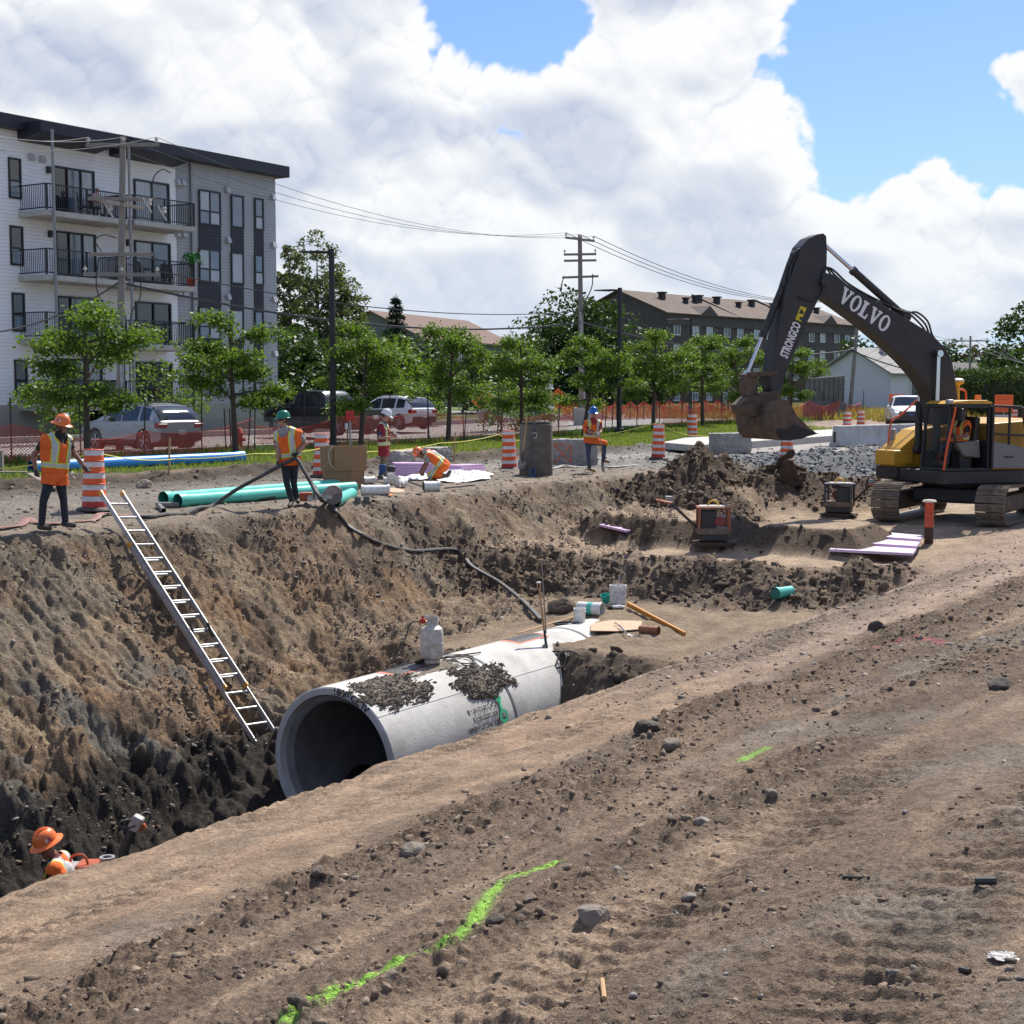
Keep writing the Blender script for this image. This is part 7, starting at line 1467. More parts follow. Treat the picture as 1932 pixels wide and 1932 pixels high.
grass('meadow_grass', 'tall yellowish grass in the field behind the orange netting', 16000, band(86, 140, 18, 60, lambda X, Y: (X > 3) * 1.0), .25, .7, LF_W, 94)
# ------------------------------------------------------------------ paved areas
ASPH = mat('worn_asphalt', (.29, .265, .25), .9, col2=(.235, .215, .205), scale=.9, bump=.3, bscale=60)
def paving(name, m, s0, s1, D0, D1, lift, ds=2.0, thick=0):
 ns, nd = max(2, int((s1 - s0) / ds) + 1), max(2, int((D1 - D0) / 1.5) + 1); S, D = np.meshgrid(np.linspace(s0, s1, ns), np.linspace(D0, D1, nd), indexing='ij'); s, d = S.ravel(), D.ravel(); X, Y = s * TX + d * NX, s * TY + d * NY
 Z = base_h(X, Y) + detail_h(X, Y, masks(X, Y)) * 0 + lift; b = MB(); b.add(np.stack([X, Y, Z], 1).tolist(), [(i * nd + j, i * nd + j + 1, (i + 1) * nd + j + 1, (i + 1) * nd + j) for i in range(ns - 1) for j in range(nd - 1)]); o = b.build(name, m)
 if thick: q = o.modifiers.new('t', 'SOLIDIFY'); q.thickness = thick; q.offset = 0
 return tag(o, kind='structure')
paving('parking_lot', ASPH, 5, 112, 34.8, 47.2, .05); paving('cross_street', ASPH, 86, 96, 47.2, 140, .05)
KERB = mat('kerb_concrete', (.46, .44, .41), .85, col2=(.36, .345, .32), scale=3)
for nm, s0, s1, D0, D1, h in (('kerb', 5, 84, 47.25, 47.45, .15), ('kerb', 5, 112, 34.55, 34.75, .12), ('kerb', 50, 150, 23.9, 24.1, .16)): paving(nm, KERB, s0, s1, D0, D1, h, thick=.3)
paving('sidewalk', mat('sidewalk_concrete', (.50, .475, .44), .85, col2=(.42, .40, .37), scale=2), 50, 150, 24.12, 25.7, .15, thick=.25)
paving('side_street', mat('dusty_asphalt', (.27, .25, .225), .9, col2=(.21, .195, .18), scale=1.2), 50, 150, 19.9, 23.88, .035)
# ------------------------------------------------------------------ chain-link fence, safety net, rope
FD = 34.0; fence_s0, fence_s1 = 17.0, 96.0
def fxyz(s, D, h): x, y = XY(s, D); return Vector((x, y, hgt(x, y) + h))
root = thing('chain_link_fence', 'long chain link fence on dark steel posts behind the street trees', 'fence', fxyz(fence_s0, FD, 0)); o0 = Vector(root.location); sp = fence_s0; FP_ = []
post_me = None
while sp < fence_s1:
 p = fxyz(sp, FD + .04, 0) - o0; h = 1.75 + .45 * ((int(sp * 7) % 5) / 5)
 if post_me is None: b = MB(); b.cyl((0, 0, -.2), (0, 0, 1), .024, n=6); o = b.build('post', mat('dark_fence_steel', (.045, .03, .028), .7), root); post_me = o.data
 else: o = bpy.data.objects.new('post', post_me); COL.objects.link(o); o.parent = root
 o.location = p; o.scale = (1, 1, h); o.rotation_euler = (random.uniform(-.04, .04), random.uniform(-.05, .05), 0); sp += 2.45
gz = {}
def gline(s0, s1, n):
 s = np.linspace(s0, s1, n); X, Y = s * TX + FD * NX, s * TY + FD * NY; return s, base_h(X, Y) + detail_h(X, Y, masks(X, Y))
GS, GZZ = gline(fence_s0 - 2, fence_s1 + 2, 400)
def strands(name, m, s0, s1, D, cell, r, zlo, zhi, parent, o0, seg=1, flat=False, wav=0.0):
 """Crossing diagonal strands of a mesh fence, as one net."""
 V, Fc = [], []; k = 0; hh = 1.3
 for sg in (1, -1):
  s = s0 - hh
  while s < s1 + hh:
   pts = []
   for i in range(seg + 1):
    t = i / seg; ss = s + sg * t * hh if sg > 0 else s + hh - t * hh; 
    if ss < s0 or ss > s1: continue
    lo, hi = zlo(ss), zhi(ss); z = lo + (hi - lo) * t; g = float(np.interp(ss, GS, GZZ)); d = D + wav * math.sin(ss * 1.9 + t * 3) * (t); x, y = XY(ss, d); pts.append((x - o0.x, y - o0.y, g + z - o0.z))
   if len(pts) > 1:
    base = len(V)
    for p in pts: V += [(p[0] - r * TX, p[1] - r * TY, p[2] + r * .6 * sg), (p[0] + r * TX, p[1] + r * TY, p[2] - r * .6 * sg), (p[0] + r * .6 * NX, p[1] + r * .6 * NY, p[2])]
    for i in range(len(pts) - 1):
     a = base + 3 * i
     for q in range(3): Fc.append((a + q, a + (q + 1) % 3, a + 3 + (q + 1) % 3, a + 3 + q))
   s += cell
 me = bpy.data.meshes.new(name); me.from_pydata(V, [], Fc); me.materials.append(m); o = bpy.data.objects.new(name, me); COL.objects.link(o); o.parent = parent; o['kind'] = 'stuff'; return o
strands('wire_mesh', mat('fence_wire', (.22, .21, .20), .5, .5), fence_s0, fence_s1, FD, .085, .0035, lambda s: .04, lambda s: 1.22, root, o0, seg=4)
NET = mat('orange_net_plastic', (.80, .09, .035), .6, col2=(.66, .06, .03), scale=3)
def net(label, s0, s1, zlo, zhi, cell=.12, D=FD - .07, seg=7, r=.0062):
 rt = thing('safety_net', label, 'safety net', fxyz(s0, D, 0), 0, 'orange safety netting on the fence'); strands('mesh_strands', NET, s0, s1, D, cell, r, zlo, zhi, rt, Vector(rt.location), seg=seg, wav=.09)
 for nm, f in (('top_cord', zhi), ('bottom_cord', zlo)):
  b = MB(); pts = []
  for s in np.linspace(s0, s1, int((s1 - s0) * 3)): x, y = XY(float(s), D); pts.append(Vector((x, y, float(np.interp(s, GS, GZZ)) + f(float(s)))) - Vector(rt.location))
  b.tube(pts, r * 1.4, 5); b.build(nm, NET, rt)
 return rt
sag = lambda s, a, ph: a * abs(math.sin((s - ph) * math.pi / 4.9))
net('orange safety net drooping along the fence before the silver car', 17.2, 36.5, lambda s: .12, lambda s: 1.22 - sag(s, .28, 17) - (.35 * math.exp(-((s - 31) / 3) ** 2)))
net('orange safety net slung up to the lamp post before the black pickup', 36.5, 50.5, lambda s: .35 - .3 * math.exp(-((s - 44) / 4) ** 2), lambda s: 1.0 + .32 * sstep(38, 43, s) - sag(s, .2, 41))
net('thin orange net hanging behind the kneeling worker', 50.5, 57.0, lambda s: .05, lambda s: 1.15 - sag(s, .25, 50.5), .16)
net('orange net on the fence right of the blue hat worker', 66, 95, lambda s: .25, lambda s: 1.25 - sag(s, .35, 66), .12)
def far_net(label, p, q, h, cell, n=9):
 p, q = Vector(p), Vector(q); rt = thing('safety_net', label, 'safety net', p, 0, 'orange safety netting in the field'); d = q - p; L_ = d.length; b = MB()
 for i in range(n + 1):
  c = d * (i / n); o = MB(); o.cyl(c, c + Vector((0, 0, h + .35)), .03, n=6); o.build('post', mat('dark_fence_steel', (.045, .03, .028), .7), rt)
 u = d.normalized(); s = -h
 while s < L_:
  for sg in (0, 1):
   a, e = s, s + h
   if a < 0 or e > L_: continue
   f = lambda t: h * (1 - .28 * abs(math.sin(t * math.pi * n / L_)))
   b.beam(u * (a if sg == 0 else e) + Vector((0, 0, .03)), u * (e if sg == 0 else a) + Vector((0, 0, f(e if sg == 0 else a))), .02, .03)
  s += cell
 b.build('mesh_strands', NET, rt)['kind'] = 'stuff'; return rt
far_net('orange safety net in the field between the poles, left of the bucket', on(1052, 797, .45), on(1395, 786, .5), 1.25, .22, 14); far_net('orange safety net at the foot of the white wall, far right', on(1590, 771, .5), on(1730, 770, .5), 1.2, .26, 8)
# rope
rope = [(0, 884, 30), (110, 868, 29.5), (178, 853, 28.2), (330, 866, 33), (480, 856, 34), (607, 846, 36.5), (700, 852, 40), (830, 836, 43), (940, 820, 46), (1000, 836, 47), (1120, 824, 49), (1242, 797, 48), (1310, 822, 55), (1400, 822, 56)]
b = MB(); pts = []
for (x, y, d) in rope: pts.append(atY(x, y, d))
full = []
for p, q in zip(pts[:-1], pts[1:]):
 for k in range(8): t = k / 8; full.append(p.lerp(q, t) - Vector((0, 0, .10 * 4 * t * (1 - t) * min(1, (q - p).length / 6))))
b.tube(full + [pts[-1]], .011, 5); tag(b.build('barrier_rope', mat('yellow_rope', (.70, .62, .12), .7)), 'thin yellow rope strung between drums and stakes along the bank', 'rope')
for i, (px, py, h, lab) in enumerate(((318, 896, .95, 'wooden stake carrying the rope over the blue pipe'), (856, 868, .9, 'wooden stake behind the kneeling worker'), (1000, 845, .8, 'wooden stake behind the drum left of the manhole'))):
 q = hit(px, py); b = MB(); b.beam(q + Vector((0, 0, -.1)), q + Vector((.05, 0, h)), .05, .025, up=(0, 1, 0)); tag(b.build('wooden_stake', WOOD), lab, 'stake', 'wooden stakes along the rope')
# tree stakes
for i, (px, k) in enumerate(((427, 0), (437, 0), (467, 1), (1140, 1), (810, 0), (875, 1))):
 kx = (px - 966) / F; Y_ = 33.6 / (.5446 - .8387 * kx); x, y = kx * Y_, Y_; b = MB(); z = hgt(x, y); b.cyl((x, y, z - .1), (x + (.12 if k else -.05), y, z + 1.55), .022, n=6); tag(b.build('tree_stake', mat('dark_fence_steel', (.045, .03, .028), .7)), ('leftmost steel stake at the tree by the grey apartment wall', 'steel stake close left of the tree by the grey apartment wall', 'leaning steel stake right of the tree by the grey apartment wall', 'leaning steel stake right of the blue hat worker', 'steel stake left of the slim tree behind the kneeling worker', 'steel stake right of the slim tree behind the kneeling worker')[i], 'stake', 'steel tree stakes')
# hydrant and small signs
q = atY(452, 850, 49.5); q.z = hgt(q.x, q.y); root = thing('fire_hydrant', 'red fire hydrant half hidden by the tree at the grey apartment wall', 'hydrant', q); b = MB(); b.lathe([(.16, 0), (.16, .05), (.11, .06), (.11, .62), (.15, .64), (.15, .70), (.12, .74), (.08, .84), (.03, .88), (.001, .92)], 18); b.build('barrel', REDP, root, smooth=True)
b = MB(); b.cyl((-.2, 0, .48), (.2, 0, .48), .06, n=12); b.build('side_outlets', REDP, root, smooth=True)
def sign_post(label, px, py_base, py_top, Y, plates, pole=.03, m=STEEL, name='sign_post'):
 q = atY(px, py_base, Y); q.z = hgt(q.x, q.y); t = atY(px, py_top, Y); root = thing(name, label, 'sign', q, viewaz(q)); h = t.z - q.z; b = MB(); b.cyl((0, 0, -.1), (0, 0, h), pole, n=8); b.build('pole', m, root)
 for (x, z, w, hh, col, nm, txt, tcol, rot) in plates:
  b = MB(); pl = [(-w / 2, -hh / 2), (w / 2, -hh / 2), (w / 2, hh / 2), (-w / 2, hh / 2)]
  if rot: pl = [(a * math.cos(rot) - b_ * math.sin(rot), a * math.sin(rot) + b_ * math.cos(rot)) for a, b_ in pl]
  b.prism([(x + a, h - z + c) for a, c in pl], -pole - .012, -pole); o = b.build(nm, mat('sign_' + nm + '_%d' % int(col[0] * 100), col, .5), root, bevel=.002)
  for i, (tx, sz, dx, dz) in enumerate(txt): lettering('sign_text', tx, sz, mat('sign_ink_%d' % int(tcol[0] * 100), tcol, .6), o, lambda v: (x + dx + v.x, -pole - .016 - v.z * .3, h - z + dz + v.y), sz * .02)['kind'] = 'stuff'
 return root
OR = (.85, .13, .02); INK = (.02, .02, .02)
sign_post('orange diamond sign reading FIN beside the utility pole', 1053, 805, 735, 78, [(0, .45, .78, .78, OR, 'orange_panel', [('FIN', .36, 0, 0)], INK, math.pi / 4)])
sign_post('bus stop and parking sign post behind the trees', 1040, 800, 720, 80, [(-.10, .10, .40, .62, (.6, .62, .64), 'white_panel', [], INK, 0), (0, .80, .32, .40, (.75, .75, .75), 'white_plate', [('P', .28, 0, 0)], INK, 0), (0, 1.25, .32, .45, (.74, .75, .75), 'white_plate', [('P', .28, 0, 0)], INK, 0)])
sign_post('orange road work diamond sign at the far street, left of two', 906, 788, 744, 88, [(0, .40, .78, .78, (.80, .22, .03), 'work_panel', [('+', .5, 0, 0)], (.45, .40, .02), math.pi / 4)]); sign_post('orange road work diamond sign at the far street, right of two', 921, 780, 736, 95, [(0, .40, .72, .72, (.80, .22, .03), 'work_panel', [], INK, math.pi / 4)])
BARS = [('\u2014' * 5, .16, 0, .36), ('\u2014' * 5, .16, 0, .24), ('\u2014' * 4, .10, 0, .02), ('\u2014' * 5, .10, 0, -.14), ('\u2014' * 4, .10, 0, -.30)]
sign_post('orange rectangular notice on a post behind the white pickup', 1692, 800, 743, 92, [(0, .52, 1.0, 1.0, OR, 'orange_notice', BARS, (.22, .02, .01), 0), (-.3, 1.35, .7, .7, (.62, .60, .56), 'white_notice', [('o', .6, 0, .05)], INK, 0)])
sign_post('orange notice board at the right edge behind the excavator', 1893, 800, 744, 80, [(0, .5, .95, .95, OR, 'orange_notice', BARS, (.25, .02, .01), 0), (0, 1.45, .9, .7, (.6, .58, .55), 'white_notice', BARS[2:], INK, 0)])
sign_post('red marker plate on a thin post in front of the black pickup', 661, 858, 775, 49.5, [(0, .17, .28, .34, (.62, .03, .025), 'red_plate', [], INK, 0), (-.12, .52, .10, .2, (.7, .7, .7), 'small_plate', [], INK, 0)])
sign_post('white parking number plate on a thin post by the grey wall', 510, 818, 764, 66, [(0, .10, .22, .26, (.7, .7, .72), 'white_number', [('31', .16, 0, 0)], INK, 0)], .02); sign_post('white parking number plate on a thin post at the white siding', 120, 830, 780, 55, [(.12, .10, .22, .26, (.7, .7, .72), 'white_number', [('29', .16, 0, 0)], INK, 0)], .02)
sign_post('white yield sign seen from behind at the street corner', 912, 800, 772, 72, [(0, .22, .5, .42, (.55, .54, .52), 'sign_back', [], INK, 0)])
# ------------------------------------------------------------------ lamp posts, utility poles, wires
LB = mat('black_lamp_paint', (.012, .012, .013), .5, col2=(.02, .02, .021), scale=5)
def lamp(label, px, py_base, py_top, Y, arm):
 q = atY(px, py_base, Y); q.z = hgt(q.x, q.y); t = atY(px, py_top, Y); h = t.z - q.z; root = thing('street_lamp', label, 'street lamp', q, viewaz(q), 'black street lamps along the street'); b = MB(); b.tube([(0, 0, -.1), (0, 0, h)], [.12, .10], 12); b.build('pole', LB, root, smooth=True)
 b = MB(); b.box((0, 0, .12), (.42, .42, .30)); b.build('base_cover', LB, root, bevel=.03); b = MB(); b.tube([(0, 0, h - .12), (-.3, 0, h - .10), (-.45, 0, h - .10)], [.06, .05, .05], 8); b.build('arm', LB, root); b = MB(); b.prism([(-.40, h - .06), (-.40, h - .16), (-arm, h - .13), (-arm - .02, h - .09)], -.14, .14); b.build('lamp_head', LB, root, bevel=.03); return root
lamp('tall black street lamp in front of the black pickup', 629, 838, 470, 51.8, 1.1); lamp('black street lamp right of the crossarm utility pole', 1168, 815, 543, 66.5, 1.15); lamp('black street lamp behind the drum at the kerb end', 1302, 800, 600, 92, 1.5)
PW = mat('weathered_pole_wood', (.28, .26, .235), .9, col2=(.19, .175, .155), scale=3, stretch=(12, 12, 1.2), bump=.4, bscale=20); INS = mat('grey_porcelain', (.50, .49, .47), .3)
POLES = {}
def pole(label, key, px_b, py_b, px_t, py_t, Y, arms, r=.16, extra=True):
 q = atY(px_b, py_b, Y); q.z = hgt(q.x, q.y); t = atY(px_t, py_t, Y); root = thing('utility_pole', label, 'utility pole', q, viewaz(q), 'wooden utility poles'); d = Matrix.Rotation(-viewaz(q), 3, 'Z') @ (t - q); b = MB(); b.tube([(0, 0, -.2), d], [r, r * .68], 12); b.build('pole', PW, root, smooth=True); POLES[key] = []
 for (z, w, rot, ni, tilt) in arms:
  c = d * (1 - z / d.z); v = Vector((math.cos(rot), math.sin(rot), tilt)) * w / 2; o = MB(); o.beam(c - v + Vector((0, -.14, 0)), c + v + Vector((0, -.14, 0)), .10, .12); a = o.build('crossarm', PW, root, bevel=.008)
  for k in range(ni):
   f = -1 + 2 * k / max(1, ni - 1); p = c + v * f * .94 + Vector((0, -.14, .06)); o = MB(); o.lathe([(.02, 0), (.02, .08), (.07, .09), (.075, .13), (.04, .15), (.05, .19), (.001, .21)], 12, p); o.build('insulator', INS, a, smooth=True); POLES[key].append(q + Matrix.Rotation(viewaz(q), 3, 'Z') @ (p + Vector((0, 0, .2))))
 return root, d, q
rt, d, q = pole('near weathered utility pole with switchgear before the apartment block', 'a', 226, 850, 232, 258, 52, [(.30, 2.6, .35, 3, .10), (2.15, 2.3, .1, 0, .03), (2.35, 2.3, .9, 0, 0), (4.05, 2.2, .25, 0, .04), (4.75, 2.6, .1, 3, .02)])
for i, (x, y0, z) in enumerate(((-.55, -.2, 2.55), (.75, -.25, 2.35), (1.25, -.2, 2.6))):     # fuse cutouts hanging from the arms
 c = d + Vector((x, y0, -z)); b = MB(); b.beam(c + Vector((-.12, 0, .25)), c + Vector((.16, 0, -.25)), .06, .06); b.lathe([(.05, -.12), (.075, -.06), (.05, 0), (.075, .06), (.05, .12)], 10, c + Vector((.1, 0, .1))); b.build('fuse_cutout', INS, rt, smooth=True)
for k, pts in enumerate(([(.9, -.2, -2.1), (1.0, -.2, -1.4), (1.3, -.2, -1.1), (1.6, -.1, -1.2)], [(-.8, -.2, -4.0), (-1.0, -.2, -3.6), (-.7, -.2, -3.4), (-.3, -.2, -3.5)], [(-.9, -.2, -4.2), (-1.0, -.25, -5.2), (-.7, -.2, -5.9), (-.15, -.2, -6.6), (-.12, -.2, -9.5)], [(.5, -.2, -4.8), (.45, -.2, -5.6), (.1, -.2, -6.4), (.06, -.2, -9.5)])):
 b = MB(); b.tube(smooth_path([d + Vector(p) for p in pts], 5), .022, 6); b.build('jumper_cable', BLACKP, rt, smooth=True)
b = MB(); b.cyl(d + Vector((-.2, -.05, -6.6)), d + Vector((-.2, -.05, -10.4)), .075, n=10); b.build('conduit', STEEL, rt, smooth=True)
rt2, d2, q2 = pole('tall utility pole with several crossarms in the picture centre', 'b', 1098, 800, 1094, 443, 80, [(.25, 1.6, .2, 3, -.1), (1.05, 1.75, .1, 2, .02), (1.38, 1.75, .1, 0, .02), (2.25, 1.95, .1, 0, .04)], .17)
for k, pts in enumerate(([(-.85, -.2, -2.2), (-1.0, -.2, -3.0), (-.6, -.2, -3.7), (-.15, -.2, -4.3)], [(.7, -.2, -2.1), (.65, -.2, -2.8), (.3, -.2, -3.6), (.12, -.2, -4.3)])): b = MB(); b.tube(smooth_path([d2 + Vector(p) for p in pts], 5), .03, 6); b.build('jumper_cable', BLACKP, rt2, smooth=True)
b = MB(); b.cyl((.2, -.1, 0), d2 * .6 + Vector((-.02, -.12, 0)), .06, n=10); b.build('conduit', STEEL, rt2, smooth=True); b = MB(); b.box((.02, 0, .35), (.95, .7, 1.3)); b.build('concrete_footing', CONC, rt2, bevel=.04)
pole('grey utility pole at the right end of the brown building', 'c', 1603, 764, 1622, 560, 128, [(.3, 2.2, .2, 3, 0)], .2); pole('far utility pole with one crossarm near the cedar hedge', 'd', 1829, 762, 1831, 634, 150, [(.5, 3.4, .1, 3, 0)], .15)
wire_m = mat('aluminium_wire', (.14, .14, .145), .6, .3); cable_m = mat('black_cable', (.03, .03, .032), .6)
def wire(label, a, b_, sagm, r=.010, m=wire_m, n=18, name='power_line'):
 a, b_ = Vector(a), Vector(b_); pts = [a.lerp(b_, i / n) - Vector((0, 0, sagm * 4 * (i / n) * (1 - i / n))) for i in range(n + 1)]; o = MB(); o.tube(pts, r, 5); return tag(o.build(name, m), label, 'wire', 'overhead wires')
A, B, Cc, Dd = POLES['a'], POLES['b'], POLES['c'], POLES['d']
for i in range(3): wire(('rear', 'middle', 'front')[i] + ' power line from the near pole to the centre pole', A[i], B[i], 1.2); wire(('rear', 'middle', 'front')[i] + ' power line from the centre pole past the brown building', B[i], Cc[i], 1.6, .02); wire(('lower', 'middle', 'upper')[i] + ' power line at the far right pole', Cc[i], Dd[i], 1.5, .022)
for i in range(3): wire(('upper', 'middle', 'lower')[i] + ' power line leaving the near pole to the left edge', A[i], atY(-60, (242, 246, 280)[i], 47), .25)
for i in range(3): wire(('left', 'middle', 'right')[i] + ' power line leaving the far right pole', Dd[i], atY(2050, (705, 715, 735)[i], 130), .6, .022)
pa, pb, pc = q + d * .55, q2 + Vector((0, 0, 5.6)), atY(1605, 660, 128)
pa = Vector((q.x, q.y, 0)) + Vector((.1, 0, 6.1))
wire('thick black telephone cable between the near and centre poles', pa, pb, .9, .045, cable_m, name='telephone_cable'); wire('thinner telephone cable above the thick one', pa + Vector((0, 0, .7)), pb + Vector((0, 0, .6)), .8, .022, cable_m, name='telephone_cable')
wire('black telephone cable from the centre pole to the brown building pole', pb, pc, 1.0, .05, cable_m, name='telephone_cable'); wire('black telephone cable right of the brown building pole', pc, atY(2000, 690, 120), 1.6, .05, cable_m, name='telephone_cable')
wire('telephone cable from the near pole to the left edge', pa, atY(-60, 632, 48), .4, .03, cable_m, name='telephone_cable')
# ------------------------------------------------------------------ barriers and panel at the right
def jersey(label, p, q, h=.86):
 p, q = Vector(p), Vector(q); d = q - p; L_ = d.length; root = thing('concrete_barrier', label, 'barrier', p, math.atan2(d.y, d.x)); b = MB()
 b.prism([(-.30, 0), (-.30, .10), (-.17, .34), (-.11, h), (.11, h), (.17, .34), (.30, .10), (.30, 0)], .02, L_ - .02, lambda u, v, w: (w, u, v)); b.build('barrier_body', mat('pale_barrier', (.46, .46, .45), .85, col2=(.34, .34, .33), scale=2.2, bump=.3, bscale=30), root, bevel=.05)
 b = MB(); b.box((.012, 0, h * .45), (.03, .10, h * .5)); b.build('end_slot', BLACKP, root); return root
jersey('long pale concrete barrier in front of the white pickup', on(1574, 843, .05), on(1690, 838, .05)); jersey('pale concrete barrier half hidden behind the excavator boom base', on(1692, 838, .05), on(1800, 833, .05))
q = on(1520, 803, .15); q1 = on(1590, 801, .15); d_ = q1 - q; root = thing('noise_barrier_panel', 'tall grey ribbed concrete panel standing behind the bucket', 'panel', q, math.atan2(d_.y, d_.x)); L_ = d_.length; pm = mat('panel_concrete', (.16, .165, .155), .9, col2=(.11, .115, .11), scale=3, bump=.3)
b = MB(); b.prism([(0, 0), (L_, 0), (L_ * 1.0, 1.45), (0, 1.45)], -.25, .25); b.build('lower_slab', pm, root, bevel=.03); b = MB(); b.prism([(.04, 1.45), (L_ - .02, 1.45), (L_, 3.15), (.10, 2.95)], -.10, .12); b.build('upper_panel', pm, root, bevel=.02)
for i in range(8): b = MB(); x = .2 + (L_ - .4) * i / 7; b.beam((x, -.13, 1.5), (x + .03, -.13, 2.95), .05, .05, up=(0, 1, 0)); b.build('rib', pm, root)
for z in (1.75, 2.25, 2.8): b = MB(); b.beam((.05, -.15, z), (L_ - .03, -.15, z + .05), .05, .05); b.build('rail', pm, root)
# ------------------------------------------------------------------ white and grey apartment block
BD = 50.5
def FPl(px, py, D=BD):                                   # (along the street, height) of a picture point on the facade plane
 d = ray(px, py); k = (D - 0) / (d.x * NX + d.y * NY); return d.x * k * TX + d.y * k * TY, HC + d.z * k
zA = zc(0, 400, 1200)
FA = lambda x, y, D=BD: FPl(*zA(x, y), D)
gs, _ = FA(0, 700); S0 = gs - 6.0; S1 = FA(1738, 900)[0]; SW = FA(1105, 700)[0]; ZG = .35; ZB = FA(1000, 1895)[1]; ZT = FA(900, 300)[1]; ZT = (FA(100, 160)[1] + FA(1700, 470)[1]) / 2
x0, y0 = XY(S0, BD); blk = thing('apartment_block', 'four storey white and grey apartment block with black balconies', 'building', (x0, y0, 0), math.atan2(TY, TX))
# local frame: x along the street, y away from the street, z up
W0 = S1 - S0; xs = lambda s: s - S0
WHT = mat('white_siding', (.86, .87, .88), .6, col2=(.82, .83, .85), scale=1.5); GRY = mat('grey_siding', (.36, .385, .395), .6, col2=(.33, .35, .36), scale=1.5); NAVY = mat('navy_panel', (.016, .018, .028), .55); BLKF = mat('black_window_frame', (.010, .010, .012), .45)
GLZ = mat('window_glass', (.10, .14, .19), .06, spec=1.0, col2=(.16, .21, .26), scale=.35); CURT = mat('curtained_glass', (.36, .40, .44), .12, spec=.9, col2=(.28, .32, .36), scale=1.2, stretch=(6, 1, .4)); DKG = mat('dark_glass', (.02, .024, .03), .08, spec=.9)
b = MB(); b.box((W0 / 2, 8.0, (ZT + ZG) / 2), (W0, 15.9, ZT - ZG)); b.build('wall', GRY, blk)
b = MB(); b.box((W0 / 2, 7.98, (ZG + ZB) / 2 - .1), (W0 + .06, 16.0, ZB - ZG + .2)); b.build('foundation', mat('foundation_parge', (.36, .35, .32), .9, col2=(.31, .30, .28), scale=2), blk)
sect = {}
def boards(xa, xb, m, pitch, y, nm):
 z = ZB; me = None
 while z < ZT - .05:
  if me is None:
   b = MB(); b.prism([(0, 0), (-.022, .004), (-.010, pitch - .004), (0, pitch - .004)], xa, xb, lambda u, v, w: (w, u, v)); o = b.build('siding_board', m, blk); me = o.data
  else: o = bpy.data.objects.new('siding_board', me); COL.objects.link(o); o.parent = blk
  o.location = (0, y, z); z += pitch
boards(0, xs(SW), WHT, .15, -.005, 'w'); boards(xs(SW) + .004, W0, GRY, .15, .035, 'g')
# roof and canopies
b = MB(); b.prism([(-.55, ZT - .05), (-.55, ZT + .50), (16.4, ZT + .5), (16.4, ZT - .05)], -.3, W0 + .45, lambda u, v, w: (w, u, v)); b.build('roof', NAVY, blk, bevel=.02)
def canopy(pl, pr, drop=.55, out=1.5):
 a, c = xs(FA(*pl, BD - out)[0]), xs(FA(*pr, BD - out)[0]); b = MB(); b.prism([(-out, ZT - .20), (-out, ZT + .28), (.1, ZT + .28), (.1, ZT - .45)], a, c, lambda u, v, w: (w, u, v)); b.build('balcony_canopy', NAVY, blk, bevel=.02)
canopy((262, 300), (752, 330)); canopy((835, 340), (1238, 400))
def window(x0_, y0_, x1_, y1_, mull=(), trans=(), glass=CURT, D=BD, dep=.05, panes=None):
 s0, z1 = FA(x0_, y0_, D); s1, _ = FA(x1_, y1_, D); _, z0 = FA(x0_, y1_, D); a, c = xs(s0), xs(s1); w, h = c - a, z1 - z0; t = .075; b = MB()
 for (cx, cz, dx, dz) in ((a + t / 2, (z0 + z1) / 2, t, h), (c - t / 2, (z0 + z1) / 2, t, h), ((a + c) / 2, z0 + t / 2, w - 2 * t, t), ((a + c) / 2, z1 - t / 2, w - 2 * t, t)): b.box((cx, -dep / 2 - .03, cz), (dx, dep, dz))
 for f in mull: b.box((a + w * f, -dep / 2 - .031, (z0 + z1) / 2), (t * .9, dep - .01, h - 2 * t))
 for f in trans: b.box(((a + c) / 2, -dep / 2 - .032, z0 + h * f), (w - 2 * t, dep - .015, t * .9))
 o = b.build('window', BLKF, blk)
 xs_ = [0] + list(mull) + [1]; zs_ = [0] + list(trans) + [1]; k = 0
 for i in range(len(xs_) - 1):
  for j in range(len(zs_) - 1):
   q = MB(); g = .03; xa, xb, za, zb = a + w * xs_[i] + g, a + w * xs_[i + 1] - g, z0 + h * zs_[j] + g, z0 + h * zs_[j + 1] - g; gm = glass[k % len(glass)] if isinstance(glass, (list, tuple)) else glass; k += 1
   q.box(((xa + xb) / 2, -.034, (za + zb) / 2), (xb - xa, .012, zb - za)); q.build('pane', gm, o)
 return o
for (a, b_, c, d_) in ((45, 343, 132, 600), (55, 773, 145, 1022), (68, 1195, 155, 1440), (84, 1617, 172, 1860)): window(a, b_, c, d_, trans=(.44,), glass=[GLZ, DKG])
for (y0_, y1_) in ((545, 765), (915, 1128), (1282, 1490), (1640, 1845)): window(1245, y0_, 1385, y1_, mull=(.5,), trans=(.4,), glass=[GLZ, CURT, CURT, GLZ])
for (y0_, y1_) in ((578, 785), (940, 1140), (1300, 1500), (1650, 1845)): window(1448, y0_, 1530, y1_, glass=GLZ if y0_ < 700 else CURT)
for (y0_, y1_) in ((600, 800), (955, 1148), (1310, 1510), (1655, 1842)): window(1596, y0_, 1655, y1_, trans=(.42,), glass=[CURT, GLZ])
